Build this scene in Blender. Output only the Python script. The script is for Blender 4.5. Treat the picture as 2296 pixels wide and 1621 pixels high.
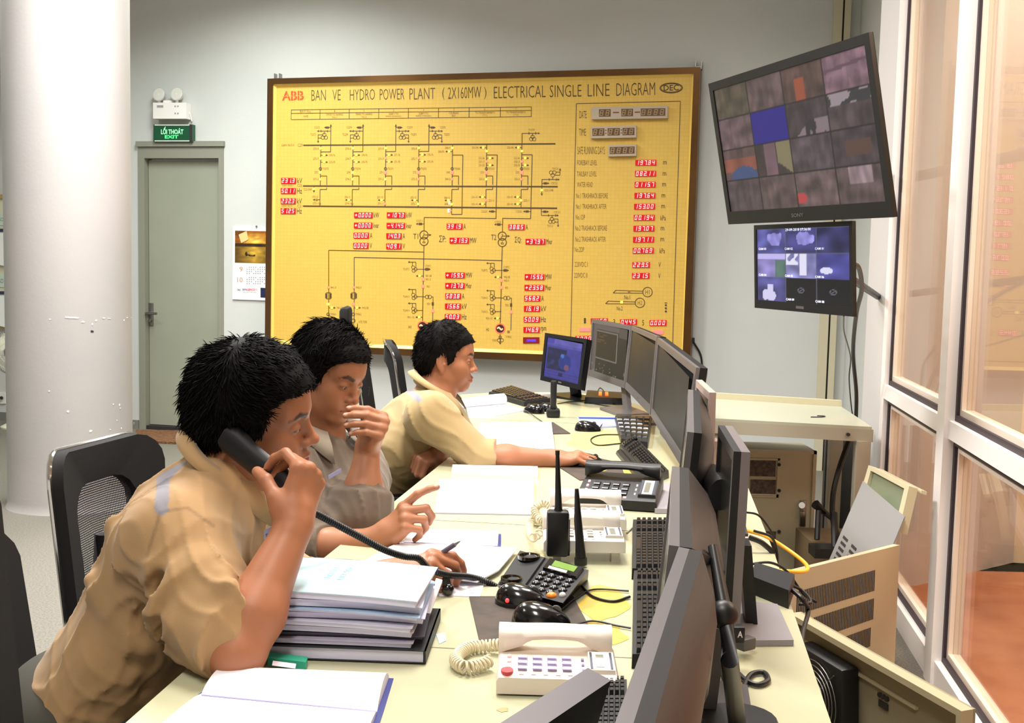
import bpy, bmesh, math, random
import numpy as np
from mathutils import Vector, Matrix, noise as mnoise
random.seed(7); RNG = np.random.default_rng(7)
for o in list(bpy.data.objects): bpy.data.objects.remove(o)
S = bpy.context.scene
COL = S.collection
PI = math.pi
# ---------------------------------------------------------------- camera
FPX = 2500.0; CAM_H = 1.36; PITCH = math.atan(210/2500.0); ROLL = 0.022
cd = bpy.data.cameras.new('camera'); cam = bpy.data.objects.new('camera', cd); COL.objects.link(cam)
cd.sensor_width = 36.0; cd.lens = FPX/2296.0*36.0; cd.clip_start = 0.05; cd.clip_end = 60
MCAM = Matrix.Rotation(PI/2-PITCH, 3, 'X') @ Matrix.Rotation(ROLL, 3, 'Z')
cam.matrix_world = Matrix.Translation((0, 0, CAM_H)) @ MCAM.to_4x4()
S.camera = cam
# ---------------------------------------------------------------- exposure and world
S.view_settings.view_transform = 'Standard'; S.view_settings.look = 'None'
S.view_settings.gamma = 1; S.view_settings.exposure = 0.18; S.view_settings.use_curve_mapping = False
w = bpy.data.worlds.new('world'); S.world = w; w.use_nodes = True
w.node_tree.nodes['Background'].inputs[0].default_value = (0.96, 0.96, 1.0, 1)
w.node_tree.nodes['Background'].inputs[1].default_value = 0.16
def area(name, loc, size, power, color=(1, 1, 1), rot=(0, 0, 0), sy=None, spread=None):
    l = bpy.data.lights.new(name, 'AREA'); l.energy = power; l.color = color
    l.shape = 'RECTANGLE'; l.size = size; l.size_y = sy or size
    if spread: l.spread = math.radians(spread)
    o = bpy.data.objects.new(name, l); o.location = loc; o.rotation_euler = rot; COL.objects.link(o); return o
# fluorescent ceiling troffers and one added lamp (their housings are built with the ceiling)
LAMPS = [(-1.75, 4.75, 150, (1, .97, .95)), (-1.9, 7.1, 80, (.96, 1, .95)), (-0.15, 2.7, 72, (1, .965, .90)), (0.95, 3.3, 30, (1, .95, .90)),  # last lamp of this row is added to whiten the glass wall posts
         (0.5, 5.8, 34, (1, .97, .94)), (-3.6, 6.4, 34, (.95, 1, .95)), (-0.4, 0.0, 50, (1, .95, .88)), (-2.9, 1.9, 30, (1, .97, .92))]
for i, (x, y, pw, c) in enumerate(LAMPS):
    area('lamp_light', (x, y, 3.66), 0.55, pw, c, sy=1.1, spread=150)
# warm lamps of the hall behind the glass wall
area('hall_light', (2.35, 2.2, 2.9), 0.6, 56, (1, .68, .5), rot=(0, math.radians(0), 0), sy=1.6)
area('hall_light', (2.6, 4.4, 2.9), 0.6, 28, (1, .72, .54), sy=1.4)

# ---------------------------------------------------------------- helpers
def rayd(u, v):
    return MCAM @ Vector(((u-1148)/FPX, -(v-810.5)/FPX, -1))
def onz(u, v, z=0.75):
    d = rayd(u, v); t = (z-CAM_H)/d.z; return Vector((0, 0, CAM_H))+d*t
def at(u, v, y):
    d = rayd(u, v); return Vector((0, 0, CAM_H))+d*(y/d.y)
def onplane(u, v, P, N):
    d = rayd(u, v); C0 = Vector((0, 0, CAM_H)); t = (Vector(P)-C0).dot(N)/d.dot(N); return C0+d*t
def lin(c):
    return tuple(((x/255.0)/12.92 if x/255.0 <= .04045 else ((x/255.0+.055)/1.055)**2.4) for x in c[:3])
MATS = {}
def mat(name, rgb, rough=.6, metal=0, noise=None, bump=None, emit=None, spec=.5, vcol=False, coat=0, sheen=0, sss=0):
    """rgb in sRGB 0-255; noise=(scale, rgb2, lo, hi) blends a second colour; bump=(scale, strength, dist)"""
    if name in MATS: return MATS[name]
    m = bpy.data.materials.new(name); m.use_nodes = True; nt = m.node_tree; b = nt.nodes['Principled BSDF']
    b.inputs['Base Color'].default_value = (*lin(rgb), 1); b.inputs['Roughness'].default_value = rough
    b.inputs['Metallic'].default_value = metal; b.inputs['Specular IOR Level'].default_value = spec
    if coat: b.inputs['Coat Weight'].default_value = coat; b.inputs['Coat Roughness'].default_value = .08
    if sheen: b.inputs['Sheen Weight'].default_value = sheen
    if sss:
        b.inputs['Subsurface Weight'].default_value = sss; b.inputs['Subsurface Radius'].default_value = (.010, .004, .002)
        b.inputs['Subsurface Scale'].default_value = 1.0
    tc = nt.nodes.new('ShaderNodeTexCoord'); src = None
    if vcol:
        a = nt.nodes.new('ShaderNodeVertexColor'); a.layer_name = 'col'; src = a.outputs['Color']
    if noise:
        n = nt.nodes.new('ShaderNodeTexNoise'); n.inputs['Scale'].default_value = noise[0]; n.inputs['Detail'].default_value = 6
        nt.links.new(tc.outputs['Object'], n.inputs['Vector'])
        r = nt.nodes.new('ShaderNodeValToRGB'); r.color_ramp.elements[0].position = noise[2]; r.color_ramp.elements[1].position = noise[3]
        nt.links.new(n.outputs['Fac'], r.inputs['Fac'])
        x = nt.nodes.new('ShaderNodeMixRGB'); nt.links.new(r.outputs['Color'], x.inputs['Fac'])
        x.inputs[1].default_value = (*lin(rgb), 1); x.inputs[2].default_value = (*lin(noise[1]), 1)
        if src is not None:
            x.blend_type = 'MULTIPLY'; nt.links.new(src, x.inputs[1])
            x.inputs[2].default_value = (*lin(noise[1]), 1)
        src = x.outputs['Color']
    if src is not None: nt.links.new(src, b.inputs['Base Color'])
    if bump:
        n = nt.nodes.new('ShaderNodeTexNoise'); n.inputs['Scale'].default_value = bump[0]; n.inputs['Detail'].default_value = 4
        nt.links.new(tc.outputs['Object'], n.inputs['Vector'])
        bp_ = nt.nodes.new('ShaderNodeBump'); bp_.inputs['Strength'].default_value = bump[1]; bp_.inputs['Distance'].default_value = bump[2]
        nt.links.new(n.outputs['Fac'], bp_.inputs['Height']); nt.links.new(bp_.outputs['Normal'], b.inputs['Normal'])
    if emit:
        b.inputs['Emission Color'].default_value = (*lin(emit[0]), 1); b.inputs['Emission Strength'].default_value = emit[1]
    MATS[name] = m; return m

class MB:
    """mesh builder: collects shapes (with material slots) and links them as one object"""
    def __init__(s): s.v = []; s.f = []; s.mi = []; s.mats = []; s.sm = []; s.M = Matrix.Identity(4)
    def _m(s, m):
        if m not in s.mats: s.mats.append(m)
        return s.mats.index(m)
    def add(s, vs, fs, m, smooth=False):
        b = len(s.v); k = s._m(m)
        s.v += [tuple(s.M @ Vector(p)) for p in vs]
        for f in fs: s.f.append(tuple(b+i for i in f)); s.mi.append(k); s.sm.append(smooth)
        return s
    def box(s, c, d, m, R=None, bev=0):
        hx, hy, hz = d[0]/2, d[1]/2, d[2]/2
        if bev:
            bm = bmesh.new(); bmesh.ops.create_cube(bm, size=1); bmesh.ops.scale(bm, vec=d, verts=bm.verts)
            bmesh.ops.bevel(bm, geom=bm.edges[:], offset=min(bev, min(d)*.45), segments=2, affect='EDGES', profile=.5)
            bm.verts.ensure_lookup_table(); vs = [v.co.copy() for v in bm.verts]; fs = [[v.index for v in f.verts] for f in bm.faces]; bm.free()
        else:
            vs = [Vector((x*hx, y*hy, z*hz)) for x in (-1, 1) for y in (-1, 1) for z in (-1, 1)]
            fs = [(0, 1, 3, 2), (4, 6, 7, 5), (0, 4, 5, 1), (2, 3, 7, 6), (0, 2, 6, 4), (1, 5, 7, 3)]
        if R is not None: vs = [R @ v for v in vs]
        c = Vector(c); return s.add([c+v for v in vs], fs, m)
    def bb(s, lo, hi, m, bev=0):
        lo = Vector(lo); hi = Vector(hi); return s.box((lo+hi)/2, hi-lo, m, bev=bev)
    def prism(s, pts, ext, m, smooth=False):
        """closed polygon pts (3D) extruded by vector ext"""
        n = len(pts); e = Vector(ext); vs = [Vector(p) for p in pts]+[Vector(p)+e for p in pts]
        fs = [tuple(range(n))[::-1], tuple(range(n, 2*n))]+[(i, (i+1) % n, n+(i+1) % n, n+i) for i in range(n)]
        return s.add(vs, fs, m, smooth)
    def quad(s, a, b, c, d, m): return s.add([a, b, c, d], [(0, 1, 2, 3)], m)
    def tube(s, pts, r, m, n=8, closed=False, cap=True):
        pts = [Vector(p) for p in pts]; N = len(pts); vs = []; up = None
        rr = r if hasattr(r, '__len__') else [r]*N
        for i, p in enumerate(pts):
            if closed: t = pts[(i+1) % N]-pts[i-1]
            else: t = pts[min(i+1, N-1)]-pts[max(i-1, 0)]
            if t.length < 1e-9: t = Vector((0, 0, 1))
            t.normalize()
            if up is None:
                up = Vector((0, 0, 1)) if abs(t.z) < .9 else Vector((1, 0, 0))
            a = (up-t*up.dot(t))
            if a.length < 1e-6: a = t.orthogonal()
            a.normalize(); up = a; b = t.cross(a)
            for k in range(n):
                q = 2*PI*k/n; vs.append(p+(a*math.cos(q)+b*math.sin(q))*rr[i])
        fs = []
        for i in range(N if closed else N-1):
            j = (i+1) % N
            for k in range(n): fs.append((i*n+k, i*n+(k+1) % n, j*n+(k+1) % n, j*n+k))
        if not closed and cap: fs += [tuple(range(n))[::-1], tuple(range((N-1)*n, N*n))]
        return s.add(vs, fs, m, True)
    def cyl(s, a, b, r, m, n=24, r2=None): return s.tube([a, b], [r, r if r2 is None else r2], m, n)
    def lathe(s, prof, m, c=(0, 0, 0), n=32, R=None):
        vs = []; c = Vector(c)
        for (r, z) in prof:
            for k in range(n):
                q = 2*PI*k/n; p = Vector((r*math.cos(q), r*math.sin(q), z))
                if R is not None: p = R @ p
                vs.append(c+p)
        fs = []
        for i in range(len(prof)-1):
            for k in range(n): fs.append((i*n+k, i*n+(k+1) % n, (i+1)*n+(k+1) % n, (i+1)*n+k))
        if prof[0][0] > 1e-5: fs.append(tuple(range(n))[::-1])
        if prof[-1][0] > 1e-5: fs.append(tuple(range((len(prof)-1)*n, len(prof)*n)))
        return s.add(vs, fs, m, True)
    def ell(s, c, r, m, R=None, n=20, k=12):
        vs = []; fs = []; c = Vector(c)
        for i in range(k+1):
            th = PI*i/k
            for j in range(n):
                q = 2*PI*j/n; p = Vector((r[0]*math.sin(th)*math.cos(q), r[1]*math.sin(th)*math.sin(q), r[2]*math.cos(th)))
                if R is not None: p = R @ p
                vs.append(c+p)
        for i in range(k):
            for j in range(n): fs.append((i*n+j, (i+1)*n+j, (i+1)*n+(j+1) % n, i*n+(j+1) % n))
        return s.add(vs, fs, m, True)
    def build(s, name, parent=None, loc=None, mats=True):
        me = bpy.data.meshes.new(name); me.from_pydata(s.v, [], s.f)
        for m in s.mats: me.materials.append(m)
        me.polygons.foreach_set('material_index', s.mi); me.polygons.foreach_set('use_smooth', s.sm)
        bm = bmesh.new(); bm.from_mesh(me); bmesh.ops.recalc_face_normals(bm, faces=bm.faces[:]); bm.to_mesh(me); bm.free()
        if any(s.sm) and not all(s.sm): pass
        try: me.set_sharp_from_angle(angle=math.radians(42))
        except Exception: pass
        me.update()
        o = bpy.data.objects.new(name, me); COL.objects.link(o)
        if parent is not None:
            o.parent = parent; o.matrix_parent_inverse = parent.matrix_world.inverted() if s_abs(parent) else Matrix.Identity(4)
        if loc: o.location = loc
        return o
def s_abs(p): return bool(p.get('_abs', 0))
def tag(o, label=None, cat=None, group=None, kind=None):
    if label: o['label'] = label
    if cat: o['category'] = cat
    if group: o['group'] = group
    if kind: o['kind'] = kind
    return o
def thing(name, label=None, cat=None, loc=(0, 0, 0), group=None, rz=0, absolute=True, M=None):
    """Empty at the thing's base; absolute=True: parts are modelled in world coordinates"""
    o = bpy.data.objects.new(name, None); COL.objects.link(o); o.empty_display_size = .05
    if M is not None: o.matrix_world = M
    else: o.matrix_world = Matrix.Translation(loc) @ Matrix.Rotation(rz, 4, 'Z')
    tag(o, label, cat, group)
    if absolute: o['_abs'] = 1
    return o
def copy_tree(o, parent=None):
    c = o.copy(); COL.objects.link(c)
    if parent is not None: c.parent = parent
    for ch in list(o.children): copy_tree(ch, c)
    return c
def structure(o): o['kind'] = 'structure'; return o
def frameM(o, ex, ey=None, ez=None):
    """matrix with columns ex, ey, ez at origin o"""
    ex = Vector(ex).normalized()
    if ez is None: ey = Vector(ey).normalized(); ez = ex.cross(ey).normalized(); ey = ez.cross(ex)
    else: ez = Vector(ez).normalized(); ey = ez.cross(ex).normalized(); ex = ey.cross(ez)
    M = Matrix((ex, ey, ez)).transposed().to_4x4(); M.translation = Vector(o); return M
# text as mesh in unit layout, cached per string
_tc = {}
def text_mesh(s, bold=0.0):
    key = (s, bold)
    if key in _tc: return _tc[key]
    c = bpy.data.curves.new('t', 'FONT'); c.body = s; c.size = 1; c.resolution_u = 2; c.offset = bold
    o = bpy.data.objects.new('t', c); COL.objects.link(o)
    dg = bpy.context.evaluated_depsgraph_get(); me = bpy.data.meshes.new_from_object(o.evaluated_get(dg))
    vs = [v.co.copy() for v in me.vertices]; fs = [tuple(p.vertices) for p in me.polygons]
    bpy.data.objects.remove(o); bpy.data.curves.remove(c); bpy.data.meshes.remove(me)
    if vs:
        x0 = min(v.x for v in vs); x1 = max(v.x for v in vs); y0 = min(v.y for v in vs); y1 = max(v.y for v in vs)
        vs = [Vector(((v.x-x0)/max(x1-x0, 1e-6), (v.y-y0)/max(y1-y0, 1e-6), 0)) for v in vs]
    _tc[key] = (vs, fs); return _tc[key]
def put_text(mb, s, o, ex, ey, m, bold=0.0, lift=None):
    """text filling the parallelogram o, o+ex, o+ey"""
    vs, fs = text_mesh(s, bold); o = Vector(o); ex = Vector(ex); ey = Vector(ey)
    if lift is not None: o = o+Vector(lift)
    mb.add([o+ex*v.x+ey*v.y for v in vs], fs, m)
def spline(pts, n=8):
    """Catmull-Rom through pts"""
    P = [Vector(p) for p in pts]; out = []
    P = [P[0]*2-P[1]]+P+[P[-1]*2-P[-2]]
    for i in range(1, len(P)-2):
        for k in range(n):
            t = k/n; a, b, c, d = P[i-1], P[i], P[i+1], P[i+2]
            out.append(.5*((2*b)+(c-a)*t+(2*a-5*b+4*c-d)*t*t+(3*b-a-3*c+d)*t**3))
    out.append(P[-2]); return out
def coil(path, R, turns, r, seg=10):
    """helix along a path of points"""
    P = [Vector(p) for p in path]; L = [0]
    for a, b in zip(P, P[1:]): L.append(L[-1]+(b-a).length)
    out = []; N = int(turns*seg); up = Vector((0, 0, 1))
    for k in range(N+1):
        s = L[-1]*k/N; i = max(j for j in range(len(L)) if L[j] <= s+1e-9); i = min(i, len(P)-2)
        t = (s-L[i])/max(L[i+1]-L[i], 1e-9); p = P[i].lerp(P[i+1], t); d = (P[i+1]-P[i]).normalized()
        a = up-d*up.dot(d)
        if a.length < 1e-3: a = d.orthogonal()
        a.normalize(); up = a; b = d.cross(a); q = 2*PI*k/seg
        out.append(p+(a*math.cos(q)+b*math.sin(q))*R)
    return out
# ================================================================ ROOM
WP = Vector((-1.87, 8.66, 0)); WS = -0.233
WX = Vector((1, WS, 0)).normalized(); WN = Vector((WS, -1, 0)).normalized()      # along the back wall, towards the camera
GD = Vector((.147, .989, 0)).normalized(); GP = Vector((1.64, 4.83, 0)); GN = Vector((-GD.y, GD.x, 0))   # glass wall direction, into the room
CEIL = 3.75
m_wall = mat('wall_paint', (202, 204, 201), .75, noise=(1.2, (194, 197, 195), .35, .75), bump=(90, .12, .004))
m_wallr = mat('wall_paint_warm', (206, 202, 200), .7, bump=(90, .1, .004))
m_floor = mat('terrazzo_floor', (122, 118, 108), .5, noise=(130, (98, 94, 86), .42, .62), bump=(120, .05, .002))
m_col = mat('column_paint', (178, 173, 171), .6, noise=(1.6, (168, 167, 165), .3, .7), bump=(60, .12, .004))
m_white = mat('white_paint', (235, 232, 228), .5)
m_door = mat('door_paint', (154, 157, 140), .5, noise=(2, (146, 149, 133), .3, .7))
m_doorf = mat('door_frame_paint', (138, 139, 126), .5)
m_black = mat('black_plastic', (15, 15, 17), .42)
m_black2 = mat('black_gloss', (10, 10, 12), .18, coat=.5)
m_steel = mat('brushed_steel', (150, 150, 148), .32, metal=1)
m_chrome = mat('chrome', (225, 225, 225), .08, metal=1)
m_dark = mat('dark_gap', (40, 36, 38), .7)
f = MB(); f.prism([(-6, -1.5, -.1), (.72, -1.5, -.1), (1.69, 5.1, -.1), (3.2, 5.1, -.1), (3.2, 9.6, -.1), (-6, 9.6, -.1)], (0, 0, .1), m_floor); structure(f.build('floor'))
c = MB(); c.bb((-6, -1.5, CEIL), (5.2, 9.9, CEIL+.1), mat('ceiling_paint', (222, 222, 218), .8)); structure(c.build('ceiling'))
# back wall with door opening left shut: a slab in four pieces round the door
def wp(s, z, out=0): return WP+WX*s+WN*out+Vector((0, 0, z))
def s_of(u, v=600, out=0):
    P = onplane(u, v, WP+WN*out, WN); return (P-WP).dot(WX)
def z_of(u, v, out=0): return onplane(u, v, WP+WN*out, WN).z
sc = (Vector((2.30, 7.69, 0))-WP).dot(WX)
dl, dr = s_of(313, 640), s_of(502, 640); dtop = z_of(410, 326)
w = MB()
def wslab(mb, s0, s1, z0, z1, o0, o1, m, bev=0):
    mb.prism([wp(s0, z0, o0), wp(s1, z0, o0), wp(s1, z1, o0), wp(s0, z1, o0)], WN*(o1-o0), m)
wslab(w, -4.6, dl, 0, CEIL, 0, -.15, m_wall); wslab(w, dr, sc, 0, CEIL, 0, -.15, m_wall); wslab(w, dl, dr, dtop, CEIL, 0, -.15, m_wall)
structure(w.build('wall_back'))
w = MB(); w.bb((-6.1, -1.5, 0), (-6, 9.9, CEIL), m_wall); structure(w.build('wall_left'))
w = MB(); w.bb((-6, -1.6, 0), (1.1, -1.5, CEIL), m_wall); structure(w.build('wall_front'))
# side wall between back wall corner and the pilaster, then the pilaster in line with the glass
CN = wp(sc, 0)
w = MB(); e = CN-GD*.9
w.prism([CN, e, e+Vector((.15, 0, 0)), CN+Vector((.15, 0, 0))], (0, 0, CEIL), m_wall)
p0 = GP+GD*.02; p1 = GP+GD*.66
w.prism([p0, p1, e, e+Vector((.3, 0, 0)), p1+Vector((1.0, 0, 0)), p0-GN*.16], (0, 0, CEIL), m_wallr)
structure(w.build('wall_right'))
# cable trunking on the back wall near the corner
t = MB(); sa, sb = s_of(1836, 750), s_of(1858, 750); sc2 = s_of(1874, 750)
mt = mat('trunking', (196, 188, 160), .55)
wslab(t, sa, sb-.006, .0, CEIL, 0, .05, mt); wslab(t, sb+.006, sc2, .0, CEIL, 0, .05, mt); wslab(t, sb-.006, sb+.006, 0, CEIL, 0, .03, m_dark)
for zz in (.35, 1.15, 1.95, 2.75):
    for s in ((sa+sb)/2, (sb+sc2)/2): t.cyl(wp(s, zz, .05), wp(s, zz, .056), .008, m_steel, 8)
tag(t.build('cable_trunking'), 'cream twin cable trunking running up the back wall beside the corner', 'trunking')
# door
dn = thing('door_1', loc=wp((dl+dr)/2, 0)); structure(dn)
m = MB(); fw = .055
wslab(m, dl, dl+fw, 0, dtop, -.1, .012, m_doorf); wslab(m, dr-.04, dr, 0, dtop, -.1, .012, m_doorf)
wslab(m, dl+fw, dr-.04, dtop-.10, dtop, -.1, .012, m_doorf); wslab(m, dl-.01, dr+.01, dtop-.01, dtop+.03, -.02, .03, m_doorf)
m.build('door_frame', dn)
m = MB(); wslab(m, dl+fw+.004, dr-.044, .035, dtop-.108, -.09, -.045, m_door); lf = m.build('door_leaf', dn)
m = MB(); wslab(m, dl+fw, dr-.04, 0, .03, -.1, .005, m_dark); m.build('threshold', dn)
m = MB(); hs = s_of(330, 702); hz = z_of(330, 702)
wslab(m, hs-.016, hs+.03, hz-.10, hz+.08, -.045, -.035, m_steel)
m.tube([wp(hs, hz, -.035), wp(hs, hz, .02), wp(hs+.02, hz, .028), wp(hs+.10, hz, .028)], .010, m_steel, 10)
m.cyl(wp(hs+.008, hz-.06, -.035), wp(hs+.008, hz-.06, -.02), .012, m_steel, 12)
m.build('door_handle', lf)
# skirting of the back wall
t = MB(); wslab(t, -4.6, dl-.01, 0, .07, 0, .012, mat('skirting', (120, 120, 115), .6)); wslab(t, dr+.01, sc, 0, .07, 0, .012, MATS['skirting']); structure(t.build('baseboard_back'))
# round column
cx, cy, cr = -2.44, 6.13, .325
m = MB(); prof = [(cr+.012, 0), (cr+.004, .02), (cr, .05)]+[(cr, z) for z in np.linspace(.3, CEIL, 10)]
m.lathe(prof, m_col, (cx, cy, 0), 72)
mch = mat('chipped_plaster', (245, 243, 238), .8); rr = random.Random(3)
def chip(u, v, wpx, hpx):
    d = rayd(u, v); C0 = Vector((0, 0, CAM_H)); a = d.x**2+d.y**2; b = 2*((C0.x-cx)*d.x+(C0.y-cy)*d.y); c_ = (C0.x-cx)**2+(C0.y-cy)**2-(cr+.0008)**2
    t_ = (-b-math.sqrt(max(b*b-4*a*c_, 0)))/(2*a); P = C0+d*t_; n = Vector((P.x-cx, P.y-cy, 0)).normalized(); tx = Vector((0, 0, 1)).cross(n)
    k = P.y/FPX; pts = [P+tx*(math.cos(q)*wpx*k*rr.uniform(.6, 1.2))+Vector((0, 0, math.sin(q)*hpx*k*rr.uniform(.5, 1.2))) for q in [i*PI/4 for i in range(8)]]
    m.prism(pts, n*.0008, mch)
for (u, v, a, b) in [(163, 712, 12, 2.2), (150, 711, 5, 2), (172, 713, 6, 2), (186, 722, 4, 2), (215, 719, 3, 3), (232, 713, 4, 1.5), (245, 714, 4, 1), (207, 727, 2, 3), (278, 718, 2, 3), (285, 712, 6, 1), (112, 716, 2, 2),
                     (203, 966, 4, 3), (152, 922, 3, 3), (254, 906, 2, 2), (268, 908, 2, 3), (270, 915, 2, 1.5), (247, 963, 2, 1.5), (272, 960, 2, 2), (300, 950, 2, 3), (262, 942, 1.5, 1.5), (110, 877, 2, 2), (294, 712, 3, 1)]:
    chip(u, v, a, b)
mch2 = mch; mch = m_dark; chip(206, 743, 4, 3)
co = m.build('column'); structure(co); tag(co, 'white round plastered column with small chips in the paint')
# door mat
m = MB(); a = onz(318, 990, .0); rr = random.Random(5)
mm = mat('coir_mat', (134, 92, 56), .95, noise=(40, (92, 60, 36), .35, .65), bump=(60, .8, .02))
q = [onz(305, 968, 0), onz(425, 970, 0), onz(410, 997, 0), onz(300, 992, 0)]
m.prism(q, (0, 0, .018), mm); tag(m.build('door_mat'), 'brown coir doormat on the floor in front of the grey door', 'mat')

# ---- ceiling light fittings, one of them for the added lamp
for i, (x, y, pw, c_) in enumerate(LAMPS):
    L = thing('ceiling_light', 'long white fluorescent fitting on the ceiling of the control room', 'ceiling light', (x, y, CEIL), 'fluorescent fittings on the ceiling', absolute=False)
    m = MB(); m.box((0, 0, -.025), (.62, 1.2, .05), m_white, bev=.008); m.build('housing', L)
    m = MB(); m.box((0, 0, -.056), (.54, 1.1, .010), mat('diffuser', (245, 245, 240), .4, emit=((255, 250, 240), 1.5))); m.build('diffuser', L)

# ================================================================ GLASS WALL
m_fr = mat('window_aluminium', (244, 237, 234), .4)
m_gas = mat('window_gasket', (52, 40, 46), .6)
m_sash = mat('window_sash_cream', (228, 212, 196), .4)
def glass_mat():
    m = bpy.data.materials.new('window_glass'); m.use_nodes = True; nt = m.node_tree; nt.nodes.clear()
    o = nt.nodes.new('ShaderNodeOutputMaterial'); t = nt.nodes.new('ShaderNodeBsdfTransparent'); g = nt.nodes.new('ShaderNodeBsdfGlossy')
    g.inputs['Roughness'].default_value = .015; t.inputs[0].default_value = (.93, .95, .93, 1)
    fr = nt.nodes.new('ShaderNodeLayerWeight'); fr.inputs['Blend'].default_value = .5
    pw = nt.nodes.new('ShaderNodeMath'); pw.operation = 'POWER'; pw.inputs[1].default_value = 4.5; nt.links.new(fr.outputs['Facing'], pw.inputs[0])
    ml = nt.nodes.new('ShaderNodeMath'); ml.operation = 'MULTIPLY_ADD'; ml.inputs[1].default_value = .5; ml.inputs[2].default_value = .03; nt.links.new(pw.outputs[0], ml.inputs[0])
    x = nt.nodes.new('ShaderNodeMixShader'); nt.links.new(ml.outputs[0], x.inputs[0]); nt.links.new(t.outputs[0], x.inputs[1]); nt.links.new(g.outputs[0], x.inputs[2]); nt.links.new(x.outputs[0], o.inputs[0]); return m
m_glass = glass_mat()
def gp(l, z, out=0): return GP-GD*l+GN*out+Vector((0, 0, z))     # l metres from the pilaster towards the camera
def l_of(u, v=700):
    P = onplane(u, v, GP, GN); return -(P-GP).dot(GD)
def gz(u, v): return onplane(u, v, GP, GN).z
def gbox(mb, l0, l1, z0, z1, o0, o1, m): mb.prism([gp(l0, z0, o0), gp(l1, z0, o0), gp(l1, z1, o0), gp(l0, z1, o0)], GN*(o1-o0), m)
la, lb = l_of(1977, 700), l_of(1996, 700); lc, ld = l_of(2146, 700), l_of(2188, 700)
zr1 = gz(2137, 937); zr0 = gz(2137, 978); zs = gz(2112, 1473); zsb = gz(2112, 1501)
print('glass', la, lb, lc, ld, zr1, zr0, zs, zsb)
wn = thing('window_1', loc=gp(1.2, 0)); structure(wn)
m = MB(); LE = 3.6
gbox(m, -.01, .07, 0, CEIL, -.05, .03, m_fr)
gbox(m, lc, lc+.10, 0, CEIL, -.05, .045, m_fr)
gbox(m, lc+1.16, lc+1.26, 0, CEIL, -.05, .045, m_fr)
m.build('post', wn)
m = MB(); gbox(m, .07, lc, zr0, zr1, -.04, .03, m_fr); gbox(m, lc+.10, lc+1.16, zr0, zr1, -.04, .03, m_fr); m.build('rail', wn)
m = MB(); gbox(m, .07, LE, 0, max(zs, .06), -.05, .035, m_fr); m.build('sill', wn)
for (a, b) in ((.07, lc), (lc+.10, lc+1.16), (lc+1.26, LE)):
    for (z0, z1) in ((max(zs, .06), zr0), (zr1, CEIL-.02)):
        m = MB()
        for k, (o0, o1, mm_, q) in enumerate(((-.03, .012, m_gas, .020), (-.035, .002, m_sash, .040))):
            q0 = 0 if k == 0 else .020
            gbox(m, a+q0, a+q, z0+q0, z1-q0, o0, o1, mm_); gbox(m, b-q, b-q0, z0+q0, z1-q0, o0, o1, mm_)
            gbox(m, a+q, b-q, z0+q0, z0+q, o0, o1, mm_); gbox(m, a+q, b-q, z1-q, z1-q0, o0, o1, mm_)
        sh = m.build('sash', wn)
        m = MB(); gbox(m, a+.04, b-.04, z0+.04, z1-.04, -.018, -.012, m_glass); m.build('pane', sh)
# the hall beyond the glass
m_hf = mat('hall_floor', (196, 128, 88), .45, noise=(6, (176, 106, 70), .35, .7)); m_hw = mat('hall_wall', (214, 194, 174), .75, noise=(2, (198, 178, 158), .3, .7))
m = MB(); m.prism([gp(-.6, 0, -.05), gp(LE+2, 0, -.05), gp(LE+2, 0, -2.6), gp(-.6, 0, -2.6)], (0, 0, -.1), m_hf); structure(m.build('floor_hall'))
m = MB(); m.prism([gp(-.7, 0, -1.75), gp(LE+2, 0, -1.75), gp(LE+2, 0, -1.9), gp(-.7, 0, -1.9)], (0, 0, CEIL), m_hw)
m.prism([gp(-.66, 0, -.3), gp(-.66, 0, -1.9), gp(-.8, 0, -1.9), gp(-.8, 0, -.3)], (0, 0, CEIL), m_hw); structure(m.build('wall_hall'))
m = MB(); m.prism([gp(-.64, 0, -.62), gp(-.55, 0, -.62), gp(-.55, 0, -.80), gp(-.64, 0, -.80)], (0, 0, CEIL), mat('hall_duct', (226, 206, 176), .5))
for z in (.55, 1.0, 1.6, 2.1): m.cyl(gp(-.55, z, -.71), gp(-.545, z, -.71), .012, m_dark, 8)
tag(m.build('cable_duct'), 'cream vertical cable duct behind the glass on the end wall of the hall', 'duct')
m = MB(); m.prism([gp(-.64, 2.02, -.86), gp(-.5, 2.02, -.86), gp(-.5, 2.02, -1.02), gp(-.64, 2.02, -1.02)], (0, 0, .16), mat('junction_box', (140, 118, 100), .6))
tag(m.build('junction_box'), 'small brown junction box high on the hall wall behind glass', 'box')
m = MB(); m.tube(spline([gp(-.60, 1.45, -1.0), gp(-.58, 1.3, -.95), gp(-.58, .98, -.86), gp(-.58, .75, -.95), gp(-.6, .7, -1.1)]), .008, mat('hall_cable', (150, 125, 108), .6))
tag(m.build('cable'), 'thin brown cable looping down the hall wall behind the glass', 'cable')
m = MB(); m.prism([gp(.2, 0, -1.0), gp(1.5, 0, -1.0), gp(1.5, 0, -1.35), gp(.2, 0, -1.35)], (0, 0, .16), mat('hall_plinth', (214, 160, 125), .6)); tag(m.build('plinth'), 'low peach plinth along the hall floor beyond the glass', 'plinth')
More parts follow.
